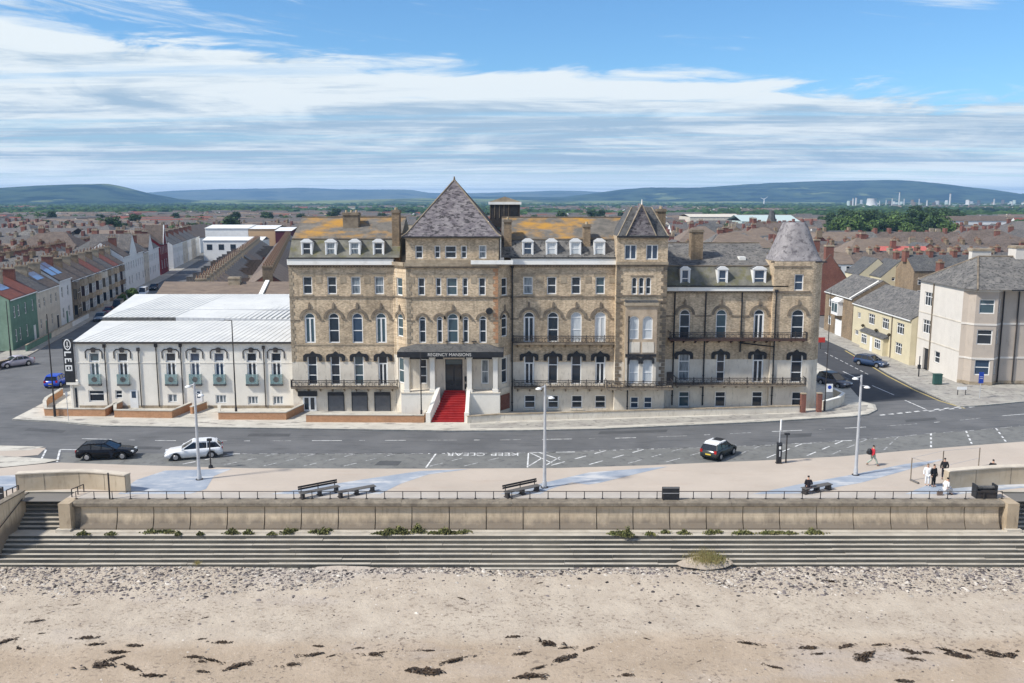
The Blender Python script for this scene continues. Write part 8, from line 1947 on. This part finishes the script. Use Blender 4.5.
# ---- skyline
M['cool'] = mat('pale_concrete', (0.55,0.55,0.54)); M['turb'] = mat('turbine_white', (0.75,0.76,0.77))
def cooling():
    Y = 2550; x = XP(871.5,Y,10); h = 2*(ZY(198.8,Y)-0)/1.0; h = ZY(198.6,Y); r0 = 6.6/900*Y
    t = thing('cooling_tower', 'pale waisted cooling tower on the plain at the right', 'cooling tower', (x,Y,0)); mb = MB()
    mb.lathe([(r0*(0.66+0.34*((1-f-0.12)**2)/0.77), h*f) for f in np.linspace(0,1,12)], (0,0,0), M['cool'], 28); mb.build('shell', t); mb = MB(); mb.lathe([(r0*0.62,h*0.985),(r0*0.62,h+0.6)],(0,0,0),M['stone_dark'],24); mb.build('rim', t)
cooling()
st = [(856,198,1.4,'shell pair of pale silos left of the cooling tower'),(853,198.5,1.2,'slim pale silo, leftmost of the industrial skyline'),(899,192.5,1.1,'tallest slender chimney right of the cooling tower'),(892,198.5,.9,'short chimney just left of the tallest chimney'),(904,198.8,.8,'short chimney just right of the tallest chimney'),(919,199,.8,'short pale chimney above the wood'),(927,200.5,1.2,'stubby pale stack above the wood'),(949.8,193.8,1.3,'tall grey striped tower right of the chimneys'),(969,200.5,1.0,'small stack in the refinery, middle'),(994,199,1.0,'slim stack near the right edge'),(1012,201.5,.9,'small stack closest to the right edge'),(886,200,0.8,'thin stack right of the cooling tower'),(879.5,201,.7,'very thin stack beside the cooling tower')]
for px, yt, w_, lab in st:
    Y = 2600; x = XP(px,Y,10); t = thing('industrial_chimney', lab.replace('shell pair of pale silos','stout pale silo'), 'chimney', (x,Y,0)); mb = MB(); z = ZY(yt,Y); mb.tube((0,0,0),(0,0,z),w_*2.2,w_*1.7,M['cool'],8); mb.build('shaft', t); mb = MB(); mb.tube((0,0,z),(0,0,z+1.5),w_*1.9,w_*1.9,M['stone_dark'],8); mb.build('cap', t)
mb = MB(); r = random.Random(8)
for i in range(190):
    px = r.uniform(845,1100); Y = r.uniform(2650,3600); x = XP(px,Y,5); w_ = r.uniform(4,32) if i%4 else 2.2; h = r.uniform(3,9) if i%4 else r.uniform(9,24); mb.box(x,x+w_,Y,Y+20,0,h,M[r.choice(['cool','galv','r_grey','stone_dark','galv','shed_green'])])
o = mb.build('refinery_plant'); tag(o, 'mass of pale refinery sheds and tanks along the foot of the ridge', 'refinery', kind='stuff')
def turbine():
    Y = 3000; x = XP(764,Y,20); t = thing('wind_turbine', 'white three-bladed wind turbine in front of the wooded ridge', 'wind turbine', (x,Y,0)); zh = ZY(199.3,Y)
    mb = MB(); mb.tube((0,0,0),(0,0,zh),2.2,1.2,M['turb'],8); mb.build('tower', t); mb = MB(); mb.box(-1.6,1.6,-3,3,zh-1.4,zh+1.6,M['turb']); mb.build('nacelle', t)
    for a in (38, 160, 278):
        a = R(a); mb = MB(); d = Vector((math.cos(a),0,math.sin(a))); mb.tube(Vector((0,-3.4,zh)), Vector((0,-3.4,zh))+d*14, 1.1, 0.3, M['turb'], 5); mb.build('blade', t)
turbine()
def pylon(px, Y, yt, lab):
    x = XP(px,Y,10); z = ZY(yt,Y); t = thing('pylon', lab, 'pylon', (x,Y,0)); mb = MB()
    for a,b in ((-1,-1),(1,-1),(1,1),(-1,1)): mb.tube((a*3,b*3,0),(a*0.6,b*0.6,z),0.25,0.2,M['galv'],4)
    for f in np.linspace(0.1,0.9,7): q = 3-2.4*f; mb.tube((-q,-q,z*f),(q,-q,z*(f+.08)),0.15,0.15,M['galv'],4); mb.tube((q,-q,z*f),(-q,-q,z*(f+.08)),0.15,0.15,M['galv'],4)
    mb.build('lattice', t); mb = MB()
    for f in (0.72,0.84,0.95): mb.tube((-4.5,0,z*f),(4.5,0,z*f),0.2,0.2,M['galv'],4)
    mb.build('cross_arms', t)
pylon(56.5, 900, 212.5, 'lattice electricity pylon among the trees at the far left')
# ---- the air
hz = MB(); hz.box(-15000,15000,-4200,16500,-6.0,260,None) if False else None
def haze():
    m = bpy.data.materials.new('haze'); m.use_nodes = True; nt = m.node_tree; nt.nodes.clear(); out = nt.nodes.new('ShaderNodeOutputMaterial'); v = nt.nodes.new('ShaderNodeVolumePrincipled')
    v.inputs['Color'].default_value = (0.32,0.58,0.96,1); v.inputs['Density'].default_value = HAZE; v.inputs['Anisotropy'].default_value = 0.0; nt.links.new(v.outputs[0], out.inputs['Volume'])
    mb = MB(); mb.box(-16000,16000,-4200,12800,-6.0,175,m); o = mb.build('haze'); tag(o, 'thin bluish haze over the whole plain and hills', 'haze', kind='stuff')
haze()
